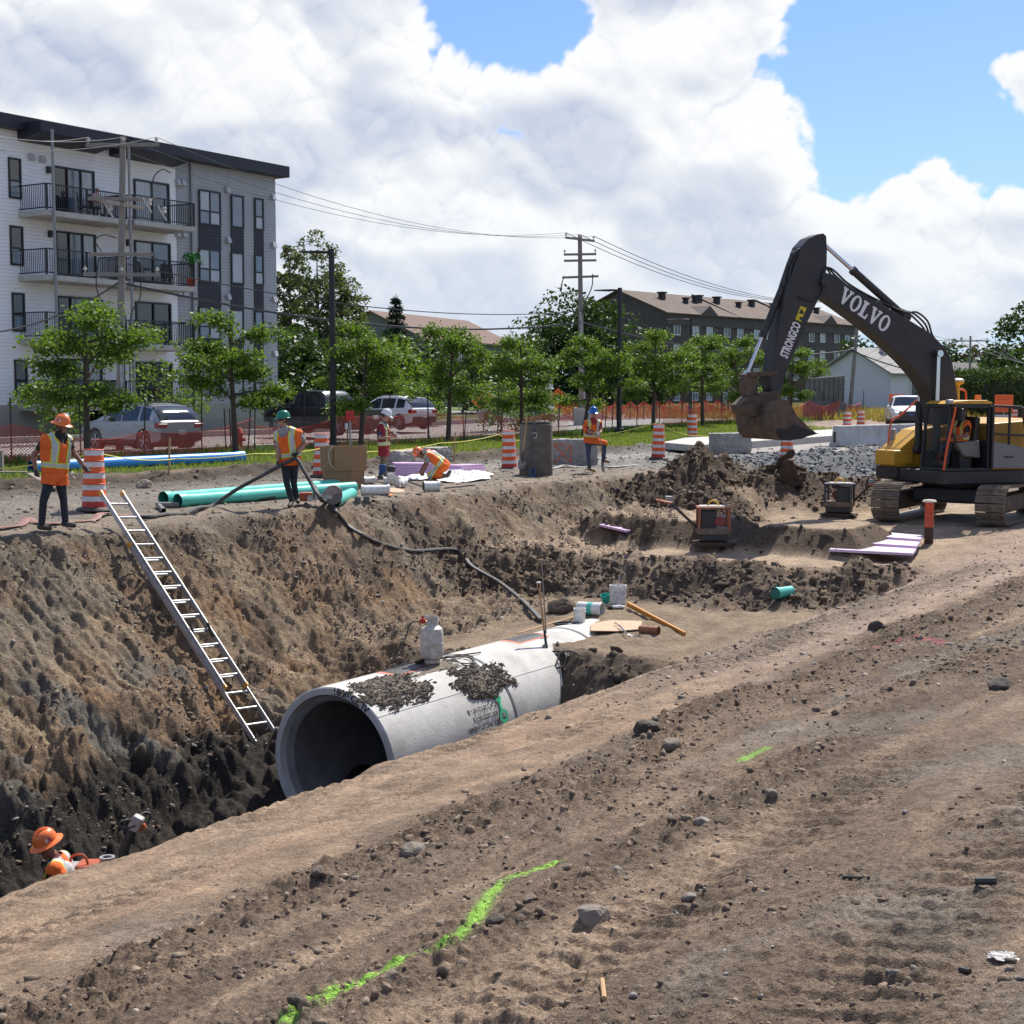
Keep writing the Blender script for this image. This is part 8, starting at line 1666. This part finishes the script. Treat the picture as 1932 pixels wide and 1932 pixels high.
for (xa, xb, rows) in ((1247, 1387, ((765, 915), (1128, 1282), (1490, 1640))), (1450, 1530, ((785, 940), (1140, 1300), (1500, 1650))), (1598, 1655, ((800, 955), (1148, 1310), (1510, 1655)))):
 for (ya, yb) in rows:
  s0, z1 = FA(xa, ya); s1, _ = FA(xb, ya); _, z0 = FA(xa, yb); n = max(2, round((z1 - z0) / .15))
  for i in range(n): b = MB(); hh = (z1 - z0) / n; b.box(((xs(s0) + xs(s1)) / 2, -.02, z0 + hh * (i + .5)), (xs(s1) - xs(s0), .03, hh - .008)); b.build('spandrel_board', NAVY, blk)
def slider(x0_, y0_, x1_, y1_, gl, n=3): return window(x0_, y0_, x1_, y1_, mull=[i / n for i in range(1, n)], glass=gl, dep=.08)
BG = [DKG, GLZ, CURT]
for (r, a, bb) in ((0, (325, 395, 590, 690), (835, 480, 1060, 745)), (1, (340, 805, 600, 1090), (838, 865, 1068, 1130)), (2, (350, 1215, 612, 1500), (845, 1250, 1072, 1505)), (3, (365, 1610, 640, 1895), (850, 1630, 1080, 1895))):
 slider(*a, [DKG, GLZ, CURT]); slider(*bb, [CURT, GLZ] if r < 2 else [DKG, DKG], 2)
# balconies
SLAB = mat('balcony_slab', (.46, .45, .42), .85, col2=(.36, .35, .33), scale=2.5)
def balcony(xl, xr_, ys, out=1.75, hrail=1.05):
 z = FA((xl + xr_) / 2, ys, BD - out)[1]; a, c = xs(FA(xl, ys, BD - out)[0]), xs(FA(xr_, ys, BD - out)[0]); b = MB(); b.box(((a + c) / 2, -out / 2 - .03, z - .11), (c - a, out, .22)); sl_ = b.build('balcony', SLAB, blk, bevel=.01)
 def rail(p, q, wd, ht): o = MB(); o.beam(p, q, wd, ht); return o.build('railing_bar', BLKF, sl_)
 yo = -out + .02
 for zz_ in (z + hrail, z + .10): rail((a + .05, yo, zz_), (c - .05, yo, zz_), .045, .045); rail((a + .05, yo, zz_), (a + .05, -.05, zz_), .045, .045); rail((c - .05, yo, zz_), (c - .05, -.05, zz_), .045, .045)
 for x in np.linspace(a + .05, c - .05, max(3, int((c - a) / 1.5) + 1)): rail((float(x), yo, z), (float(x), yo, z + hrail), .06, .06)
 o = MB(); x = a + .12
 while x < c - .08: o.beam((x, yo, z + .1), (x, yo, z + hrail), .018, .018, up=(0, 1, 0)); x += .115
 y = yo + .1
 while y < -.1:
  for x in (a + .05, c - .05): o.beam((x, y, z + .1), (x, y, z + hrail), .018, .018, up=(0, 1, 0))
  y += .115
 o.build('balusters', BLKF, sl_)['kind'] = 'stuff'; return sl_, z
BALS = [balcony(290, 800, y) for y in (705, 1102, 1490, 1905)] + [balcony(842, 1228, y) for y in (760, 1145, 1528, 1905)]
COLM = mat('column_grey', (.24, .25, .26), .6)
for xl in (345, 822):
 a = xs(FA(xl, 900, BD - 1.83)[0]); b = MB(); b.cyl((a + (.0 if xl < 1200 else -.2), -1.83, .2), (a, -1.83, ZT - .1), .06, n=10); b.build('steel_column', COLM, blk, smooth=True)
a = xs(FA(1203, 900)[0]); b = MB(); b.box((a, -.06, (ZT + ZB) / 2), (.09, .09, ZT - ZB)); b.build('downpipe', COLM, blk)
for (x, y) in ((190, 345), (258, 358), (1112, 505), (1145, 508), (1425, 552), (1712, 598), (1112, 828), (1150, 830), (1430, 868), (1716, 898), (1120, 1200), (1155, 1202), (1430, 1225), (1720, 1240), (1125, 1570), (1725, 1580), (270, 720), (640, 770)):
 s_, z_ = FA(x, y); b = MB(); b.prism([(-.03, -.14), (-.20, -.12), (-.12, .14), (-.03, .14)], xs(s_) - .12, xs(s_) + .12, lambda u, v, w: (w, u, z_ + v)); b.build('wall_vent', mat('vent_grey', (.45, .46, .47), .5), blk)
for (x, y) in ((297, 425), (308, 828), (797, 883)): s_, z_ = FA(x, y); b = MB(); b.box((xs(s_), -.10, z_), (.16, .16, .28)); b.build('wall_lamp', BLKF, blk)
# things kept on the balconies
BM = Matrix.Translation((x0, y0, 0)) @ Matrix.Rotation(math.atan2(TY, TX), 4, 'Z'); brz = math.atan2(TY, TX)
s_, z_ = FA(612, 690, BD - 1.1); p = BM @ Vector((xs(s_), -1.1, BALS[0][1] + .42))
J = dict(pel=(0, 0, .10), neck=(-.03, 0, .60), head=(0, -.02, .76), shL=(-.18, 0, .54), shR=(.18, 0, .54), elL=(-.24, -.08, .30), wrL=(-.12, -.26, .22), elR=(.24, -.08, .30), wrR=(.12, -.26, .22), hipL=(-.09, -.02, .08), hipR=(.09, -.02, .08), knL=(-.12, -.42, .10), knR=(.14, -.42, .10), anL=(-.12, -.45, -.32), anR=(.16, -.5, -.32), toeL=(-.12, -.58, -.38), toeR=(.17, -.62, -.38))
person('white haired resident sitting on the top left balcony', p, brz, J, SKIN, mat('white_hair', (.62, .60, .57), .7), mat('pale_shirt', (.55, .40, .36), .8), mat('white_trousers', (.5, .48, .46), .8), BOOTB, None, None, None, fd=(-.2, -.97, -.1), voxel=.016)
def patio_chair(label, bal, x, y, rz, m, row=None):
 s_, z_ = FA(x, 0, BD - y); q = BM @ Vector((xs(FA(x, 700, BD - y)[0]), -y, bal[1])); root = thing('patio_chair', label, 'chair', q, brz + rz); b = MB(); b.box((0, 0, .42), (.5, .5, .05)); b.build('seat', m, root); b = MB(); b.box((0, .24, .72), (.5, .05, .6), M=Matrix.Rotation(-.15, 3, 'X')); b.build('backrest', m, root)
 for i in (-1, 1):
  for j in (-1, 1): b = MB(); b.beam((i * .22, j * .22, 0), (i * .22, j * .22, .42), .03, .03, up=(0, 1, 0)); b.build('leg', m, root)
 return root
patio_chair('dark patio chair under the resident on the top left balcony', BALS[0], 612, 1.05, 0, BLACKP); patio_chair('dark patio chair on the left of the middle right balcony', BALS[5], 905, .9, .6, BLACKP); patio_chair('dark patio chair on the right of the middle right balcony', BALS[5], 1045, .9, -.6, BLACKP); patio_chair('dark lounge chair at the left of the top left balcony', BALS[0], 530, 1.0, .8, BLACKP)
q = BM @ Vector((xs(FA(975, 700, BD - 1)[0]), -.95, BALS[5][1])); root = thing('patio_table', 'small dark patio table on the middle right balcony', 'table', q, brz); b = MB(); b.box((0, 0, .70), (.9, .7, .04)); b.build('tabletop', BLACKP, root)
for i in (-1, 1):
 for j in (-1, 1): b = MB(); b.beam((i * .4, j * .3, 0), (i * .4, j * .3, .68), .03, .03, up=(0, 1, 0)); b.build('leg', BLACKP, root)
q = BM @ Vector((xs(FA(1203, 1100, BD - 1.45)[0]), -1.45, BALS[5][1])); root = thing('potted_palm', 'potted palm in a red pot on the middle right balcony', 'plant', q); b = MB(); b.lathe([(.001, 0), (.15, 0), (.20, .32), (.22, .32), (.22, .38), (.18, .38), (.001, .33)], 16); b.build('pot', mat('bright_red_pot', (.75, .06, .02), .5), root, smooth=True); b = MB(); b.tube([(0, 0, .3), (.03, 0, 1.0)], [.03, .02], 6); b.build('stem', BARK, root)
b = MB(); rg = random.Random(5)
for i in range(14):
 a = i * 2.4; l = rg.uniform(.5, .8); pts = smooth_path([Vector((.03, 0, .8)), Vector((.03 + l * .4 * math.cos(a), l * .4 * math.sin(a), 1.35 + rg.uniform(-.1, .25))), Vector((.03 + l * .8 * math.cos(a), l * .8 * math.sin(a), 1.2 + rg.uniform(-.2, .2)))], 5)
 for p_, q_ in zip(pts[:-1], pts[1:]): b.beam(p_, q_, .09, .01)
b.build('fronds', leaf_mat('palm_leaves', (.03, .16, .04), (.05, .22, .06), .3), root)['kind'] = 'stuff'
# ------------------------------------------------------------------ gabled houses
def gable_house(name, label, p1, p2, depth, zb, ze, zr, wall, roof, fas=None, windows=(), cat='building', over=.5, low=None):
 """p1-p2: the eave wall seen from the street; the gables stand at its ends."""
 p1, p2 = Vector(p1), Vector(p2); d = p2 - p1; L_ = d.length; rz = math.atan2(d.y, d.x); root = thing(name, label, cat, (p1.x, p1.y, 0), rz); b = MB(); pr = [(0, zb), (0, ze), (depth / 2, zr - .05), (depth, ze), (depth, zb)]; b.prism(pr, 0, L_, lambda u, v, w: (w, u, v)); b.build('wall', wall, root)
 if low: b = MB(); b.box((L_ / 2, depth / 2, (zb + low[0]) / 2), (L_ + .08, depth + .08, low[0] - zb)); b.build('lower_wall', low[1], root)
 sl = (zr - ze) / (depth / 2)
 for sg, ya, yb in ((0, -over, depth / 2), (1, depth / 2, depth + over)):
  z = lambda y: zr - abs(y - depth / 2) * sl; b = MB(); b.prism([(ya, z(ya)), (yb, z(yb)), (yb, z(yb) + .18), (ya, z(ya) + .18)], -over, L_ + over, lambda u, v, w: (w, u, v)); b.build('roof', roof, root)
 if fas: b = MB(); b.box((L_ / 2, -.12, ze - fas[1] / 2), (L_ + .2, .16, fas[1])); b.build('fascia', fas[0], root)
 for (x, z, w, h, gm) in windows:
  b = MB()
  for (cx, cz, dx, dz) in ((x - w / 2, z, .10, h), (x + w / 2, z, .10, h), (x, z - h / 2, w + .1, .12), (x, z + h / 2, w + .1, .10), (x, z, .06, h)): b.box((cx, -.06, cz), (dx, .10, dz))
  o = b.build('window', mat('white_window_frame', (.70, .70, .70), .5), root); b = MB(); b.box((x, -.03, z), (w - .06, .04, h - .06)); b.build('pane', gm, o)
 return root, L_, rz, sl
BRW = mat('brown_siding', (.075, .060, .057), .7, col2=(.064, .051, .048), scale=.6); BRR = mat('brown_shingles', (.115, .078, .06), .9, col2=(.09, .06, .046), scale=1.4, bump=.5, bscale=8); TANB = mat('tan_brick', (.115, .082, .050), .9, col2=(.09, .062, .04), scale=1.2, bump=.3, bscale=6)
P1, P2 = atY(1258, 589, 187), atY(1612, 612, 224); wins = []
Lb = (Vector((P2.x, P2.y)) - Vector((P1.x, P1.y))).length; rgw = random.Random(3)
for z in (10.2, 7.4, 4.6, 1.6):
 for i in range(13): wins.append((2.2 + i * (Lb - 4.4) / 12 + (.5 if i % 2 else 0), z, 1.35, 1.5 if z > 2 else 1.0, [DKG, GLZ, CURT][rgw.randrange(3)]))
ze_, zr_ = 12.2, 15.2
rootb, L_, rzb, sl = gable_house('brown_apartment_building', 'long brown four storey building with a low shingled roof', (P1.x, P1.y, 0), (P2.x, P2.y, 0), 15, .2, ze_, zr_, BRW, BRR, (BRW, 1.5), wins, low=(4.2, TANB))
for i, (x, y, k) in enumerate(((6, 5, 1.0), (13, 4.5, .9), (14.6, 5, 1.0), (19, 5, 1.0), (23, 4, .8), (28, 5, 1.0), (33, 4.5, .9), (37, 5, 1.1), (41, 4.5, .9), (45, 4.2, .9), (10, 4, .8))):
 z = zr_ - abs(y - 7.5) * sl; b = MB(); b.box((x, y, z + .45), (.7 * k, .7 * k, 1.0 * k)); b.box((x, y, z + 1.0 * k), (1.0 * k, 1.0 * k, .18)); b.build('roof_vent', mat('vent_dark', (.035, .03, .03), .7), rootb)
for x in (16.5, 33): b = MB(); b.prism([(-.6, ze_ + .0), (7.5, zr_ + .45), (7.5, zr_), (-.6, ze_ - .3)], x, x + .35, lambda u, v, w: (w, u, v)); b.build('fire_wall', mat('vent_dark', (.035, .03, .03), .7), rootb)
for x in (9, 41): b = MB(); z = ze_ + .2; b.add([(x - 2, -.5, z - .2), (x + 2, -.5, z - .2), (x, -.55, z + 1.0), (x, 3.2, z + 1.05)], [(0, 1, 2), (1, 3, 2), (0, 2, 3)]); b.build('roof_dormer', BRW, rootb)
for i in range(3): b = MB(); b.box((8 + 15 * i, -.9, 4.4), (3.2, 1.7, .25)); b.build('entrance_canopy', mat('vent_dark', (.035, .03, .03), .7), rootb)
GH1 = mat('grey_green_siding', (.125, .15, .135), .7)
a, c = atY(800, 640, 150), atY(968, 640, 172); gable_house('grey_gabled_house', 'grey green gabled house behind the street trees', (a.x, a.y, 0), (c.x, c.y, 0), 12, .2, 7.6, 10.4, GH1, mat('red_brown_shingles', (.15, .095, .075), .9), None, [(3 + 3 * i, 5.5, 1.2, 1.3, DKG) for i in range(4)])
a, c = atY(1682, 700, 128), atY(1800, 700, 132); r_, Lh, _, _ = gable_house('white_gabled_house', 'white gabled house with grey roof left of the excavator boom', (a.x, a.y, 0), (c.x, c.y, 0), 9, .2, 3.9, 6.0, mat('white_stucco', (.62, .64, .67), .8), mat('grey_shingles', (.30, .29, .275), .9, col2=(.24, .235, .225), scale=2), None, [(3.2, 2.4, 1.8, 2.0, DKG), (Lh_ if False else 5.6, 2.4, 1.6, 1.8, DKG)])
b = MB(); b.box((2.5, 3.5, 5.9), (.5, .5, .8)); b.build('chimney', STEEL, r_)
for i, (x0_, x1_, Y_, ze__, zr__, col, lab) in enumerate(((1770, 1840, 165, 3.6, 5.6, (.24, .27, .28), 'far bungalow with a pale roof behind the hedge, left'), (1840, 1905, 185, 3.8, 5.8, (.10, .095, .09), 'far bungalow with a dark roof behind the hedge, right'))):
 a, c = atY(x0_, 700, Y_), atY(x1_, 700, Y_ + 6); gable_house('bungalow', lab, (a.x, a.y, 0), (c.x, c.y, 0), 9, .2, ze__, zr__, mat('bungalow_wall_%d' % i, (.35, .34, .32), .8), mat('bungalow_roof_%d' % i, col, .9), None, [(2.5, 2.4, 1.4, 1.2, DKG)])
def long_wall(name, label, p, q, h, t, m, panels=0):
 p, q = Vector(p), Vector(q); d = q - p; L_ = d.length; root = thing(name, label, 'wall' if panels == 0 else 'fence', p, math.atan2(d.y, d.x)); n = max(1, panels)
 for i in range(n): b = MB(); b.box((L_ * (i + .5) / n, 0, h / 2 - .1), (L_ / n - .03, t, h + .2)); b.build('panel', m, root, bevel=.02)
 return root
long_wall('retaining_wall', 'long pale concrete wall below the white gabled house', on(1610, 770, .45), on(1760, 771, .4), 1.35, .3, mat('pale_wall', (.42, .43, .42), .85, col2=(.36, .37, .36), scale=.8)); 
qa, qb = atY(1612, 745, 135), atY(1720, 748, 132); long_wall('garden_fence', 'tan wooden garden fence above the pale concrete wall', (qa.x, qa.y, .8), (qb.x, qb.y, .8), 1.4, .1, mat('tan_fence_wood', (.20, .155, .105), .85), 6)
# ------------------------------------------------------------------ cars
def car(label, p, heading, paint, L_=4.5, Wd=1.85, roof=((0, .95), (.18, 1.30), (.55, 1.55), (1.2, 1.63), (2.4, 1.62), (3.0, 1.30), (3.45, 1.06), (4.2, .95), (4.5, .78)), belt=((0, .92), (.3, 1.06), (3.1, 1.0), (3.5, .98), (4.5, .74)), glass=(.28, 3.2), pillars=((1.05, 1.13), (2.05, 2.12)), wheels=(.82, 3.55), wr=.35, sill=.30, kind='suv', trim=True, plate=None, name='parked_car', cat='car', bed=None, rails=True):
 """Lofted body: stations along the length, a rounded section at each; wheel openings cut by the lower edge."""
 root = thing(name, label, cat, p, heading); xs_ = np.unique(np.concatenate([np.arange(0, L_ + .001, .05), [L_]])); rx, rz_ = zip(*roof); bx_, bz = zip(*belt)
 def smooth(v): k = np.array([.25, .5, .25]); v = np.concatenate([[v[0]], v, [v[-1]]]); return np.convolve(v, k, 'valid')
 RZ = np.interp(xs_, rx, rz_); BZ = np.interp(xs_, bx_, bz)
 for _ in range(3): RZ, BZ = smooth(RZ), smooth(BZ)
 BZ = np.minimum(BZ, RZ - .02); endf = np.minimum(1, np.minimum((xs_ + .02) / .28, (L_ - xs_ + .02) / .45)); WH = Wd / 2 * (.80 + .20 * np.sqrt(np.clip(endf, 0, 1)))
 low = np.full_like(xs_, sill) + .12 * (1 - np.clip(endf, 0, 1))
 for w in wheels: d = np.abs(xs_ - w); a = np.sqrt(np.maximum(0, (wr * 1.17) ** 2 - d ** 2)) + wr; low = np.where(d < wr * 1.17, np.maximum(low, a), low)
 secs = []
 for x, r, bt, w, lo in zip(xs_, RZ, BZ, WH, low):
  gh = max(r - bt, .001); tw = w * (1 - .24 * min(1, gh / .55)); mid = lo + (bt - lo) * .55
  secs.append([(w * .90, lo), (w * .985, lo + .03), (w, min(mid, bt - .02)), (w * .985, bt - .03), (w * .955, bt), (tw + (w * .955 - tw) * .12, bt + gh * .80), (tw * .93, bt + gh * .95), (tw * .62, r - .004), (0, r)])
 m = len(secs[0]); ns = len(xs_)
 def V(i, j, sg): return (float(xs_[i]) , sg * secs[i][j][0], secs[i][j][1])
 body, side, front, rear = MB(), MB(), MB(), MB()
 gi = [k for k in range(ns) if glass[0] <= xs_[k] <= glass[1]]
 slope = np.gradient(RZ, xs_)
 for sg in (1, -1):
  for i in range(ns - 1):
   xm = (xs_[i] + xs_[i + 1]) / 2; inp = any(a <= xm <= c for a, c in pillars); gl = glass[0] < xm < glass[1] and RZ[i] - BZ[i] > .12
   for j in range(m - 1):
    q = [V(i, j, sg), V(i + 1, j, sg), V(i + 1, j + 1, sg), V(i, j + 1, sg)]; tgt = body
    if j == 4 and gl and not inp and glass[0] + .22 < xm < glass[1] - .12 and RZ[i] - BZ[i] > .22: tgt = side
    if j in (6, 7) and gl and slope[i] < -.30 and xm > L_ * .5: tgt = front
    if j in (5, 6, 7) and slope[i] > .42 and xm < L_ * .35 and RZ[i] > bz[0] + .12: tgt = rear
    tgt.add(q if sg > 0 else q[::-1], [(0, 1, 2, 3)])
 for i in (0, ns - 1):                                # close the ends
  vs = [V(i, j, 1) for j in range(m)] + [V(i, j, -1) for j in range(m - 2, -1, -1)]; body.add(vs, [tuple(range(len(vs)))])
 bo = body.build('body', paint, root, smooth=True, ang=28, weld=True)
 for mb, nm in ((side, 'side_windows'), (front, 'windshield'), (rear, 'rear_window')):
  if mb.f: o = mb.build(nm, DKG, root, smooth=True, weld=True); o['kind'] = 'stuff' if nm == 'side_windows' else 'thing'
 b = MB(); b.box((L_ / 2, 0, (sill + .45) / 2 + .02), (L_ * .90, Wd * .80, .42)); b.build('underbody', BLACKP, root)
 if trim:
  for sg in (1, -1):
   b = MB(); b.box(((wheels[0] + wheels[1]) / 2, sg * Wd / 2 * .985, sill + .05), (wheels[1] - wheels[0] - 2 * wr * 1.15, .05, .13)); b.build('sill_trim', BLACKP, root)
 for w in wheels:
  for sg in (1, -1):
   b = MB(); y = sg * (Wd / 2 - .13); b.lathe([(wr * .66, -.11), (wr * .95, -.11), (wr, -.07), (wr, .07), (wr * .95, .11), (wr * .66, .11)], 28, (w, y, wr), Matrix.Rotation(math.pi / 2, 3, 'X')); o = b.build('wheel', RUBBER, root, smooth=True)
   b = MB(); yo = y + sg * .09; b.lathe([(wr * .68, 0), (wr * .60, -.03 * sg)], 24, (w, yo, wr), Matrix.Rotation(-math.pi / 2, 3, 'X'))
   for k in range(5): a = k * 2 * math.pi / 5 + .3; b.beam((w, yo, wr), (w + math.cos(a) * wr * .66, yo, wr + math.sin(a) * wr * .66), .07, .03, up=(0, 1, 0))
   b.cyl((w, yo - .02, wr), (w, yo + .02, wr), .06, n=12); b.build('rim', ALU, o)
   b = MB(); b.cyl((w, y - sg * .02, wr), (w, y + sg * .04, wr), wr * .62, n=20); b.build('brake_disc', BLACKP, o)
 zb = float(np.interp(.1, xs_, BZ))
 for sg in (1, -1):
  b = MB(); b.prism([(-.03, zb - .02), (.10, zb + .02), (.50, zb - .04), (.46, zb - .13), (.10, zb - .17), (-.03, zb - .16)], sg * Wd * .30, sg * Wd * .487); b.build('tail_light', mat('tail_red', (.30, .012, .012), .2), root, bevel=.01)
  b = MB(); b.box((L_ - .18, sg * Wd * .36, float(np.interp(L_ - .2, xs_, BZ)) - .08), (.34, .30, .13)); b.build('headlight', mat('lamp_glass', (.45, .47, .5), .1), root, bevel=.03)
  b = MB(); b.box((glass[1] - .55, sg * (Wd / 2 + .06), float(np.interp(glass[1] - .5, xs_, BZ)) + .08), (.14, .18, .15)); b.build('side_mirror', paint, root, bevel=.04)
  if rails and kind == 'suv': b = MB(); b.tube([(x, sg * Wd * .33, float(np.interp(x, xs_, RZ)) + .03) for x in np.linspace(.75, 2.6, 6)], .022, 6); b.build('roof_rail', BLACKP, root)
  for xh in ((pillars[0][1] + .12), (pillars[-1][1] + .10)): b = MB(); b.box((xh, sg * (Wd / 2 + .005), float(np.interp(xh, xs_, BZ)) - .13), (.17, .03, .035)); b.build('door_handle', paint, root, bevel=.008)
 b = MB(); b.box((.02, 0, sill + .20), (.16, Wd * .86, .28)); b.build('rear_bumper', BLACKP, root, bevel=.04); b = MB(); b.box((L_ - .04, 0, sill + .18), (.16, Wd * .84, .26)); b.build('front_bumper', BLACKP, root, bevel=.04)
 if plate:
  b = MB(); b.box((-.075, 0, zb - .30), (.012, .32, .17)); o = b.build('license_plate', WHITEP, root)
  if plate.strip(): lettering('plate_text', plate, .12, mat('plate_blue', (.04, .06, .18), .5), o, lambda v: (-.083 - v.z * .2, -v.x, zb - .30 + v.y))['kind'] = 'stuff'
 return root
SIL = mat('silver_paint', (.33, .345, .38), .3, .6, coat=.6, col2=(.29, .305, .34), scale=1); BLK = mat('black_car_paint', (.010, .011, .014), .25, coat=.6); WHP = mat('white_car_paint', (.74, .75, .76), .3, coat=.6); DGR = mat('dark_grey_car_paint', (.05, .055, .058), .3, .4, coat=.5)
def car_at(px, py, z, head_deg, back):
 """Rear axle centre on the ground at a picture point; heading is the compass angle of the bonnet, left of the view."""
 q = on(px, py, z); a = math.radians(90 - head_deg); f = Vector((math.cos(a), math.sin(a), 0)); return q - f * back, a
q, a = car_at(335, 853, .28, -50, .2); car('silver crossover car parked beside the fence at the left', q, a, SIL, plate='T14 SJS')
q, a = car_at(262, 826, .30, -52, .2); car('dark grey car parked beyond the silver crossover', q, a, DGR, roof=((0, .98), (.4, 1.12), (1.0, 1.42), (1.8, 1.50), (2.5, 1.44), (3.2, 1.02), (4.3, .82), (4.5, .7)), belt=((0, .95), (3.2, .95), (4.5, .7)), kind='sedan')
TR = ((0, 1.10), (.02, 1.12), (1.95, 1.14), (2.05, 1.60), (2.35, 1.90), (3.3, 1.92), (3.85, 1.86), (4.55, 1.28), (5.6, 1.20), (5.9, .95)); TB = ((0, 1.08), (1.95, 1.12), (2.0, 1.22), (4.5, 1.20), (5.9, .93))
q, a = car_at(700, 822, .42, -52, .2); car('black pickup truck with a covered bed parked behind the fence', q, a, BLK, 5.9, 2.03, TR, TB, (2.0, 4.5), ((2.9, 2.98), (3.85, 3.92)), (1.25, 4.85), .40, .48, kind='pickup', name='pickup_truck', cat='pickup truck', plate=' ')
q, a = car_at(795, 811, .45, -50, .2); car('white crossover car parked beyond the black pickup', q, a, WHP, plate=' ')
q, a = car_at(930, 771, .5, -80, .2); car('small dark car on the far street behind the shrubs', q, a, BLK, plate=None)
q, a = car_at(1750, 806, .2, 195, .2); q = on(1718, 812, .15); a = math.radians(90 - 190); f = Vector((math.cos(a), math.sin(a), 0)); wp = car('white pickup truck facing the camera behind the long barrier', q - f * 5.7, a, WHP, 5.9, 2.05, TR, TB, (2.0, 4.5), ((2.9, 2.98), (3.85, 3.92)), (1.25, 4.85), .40, .48, kind='pickup', name='pickup_truck', cat='pickup truck')
b = MB(); b.box((5.93, 0, .88), (.06, 1.30, .34)); gr = b.build('grille', BLACKP, wp, bevel=.02); b = MB(); b.lathe([(.001, .02), (.16, .02), (.17, 0)], 24, (5.965, 0, .88), Matrix.Rotation(math.pi / 2, 3, 'Y') @ Matrix.Diagonal((.45, 1, 1))); b.build('oval_badge', mat('badge_blue', (.02, .05, .2), .3), gr)
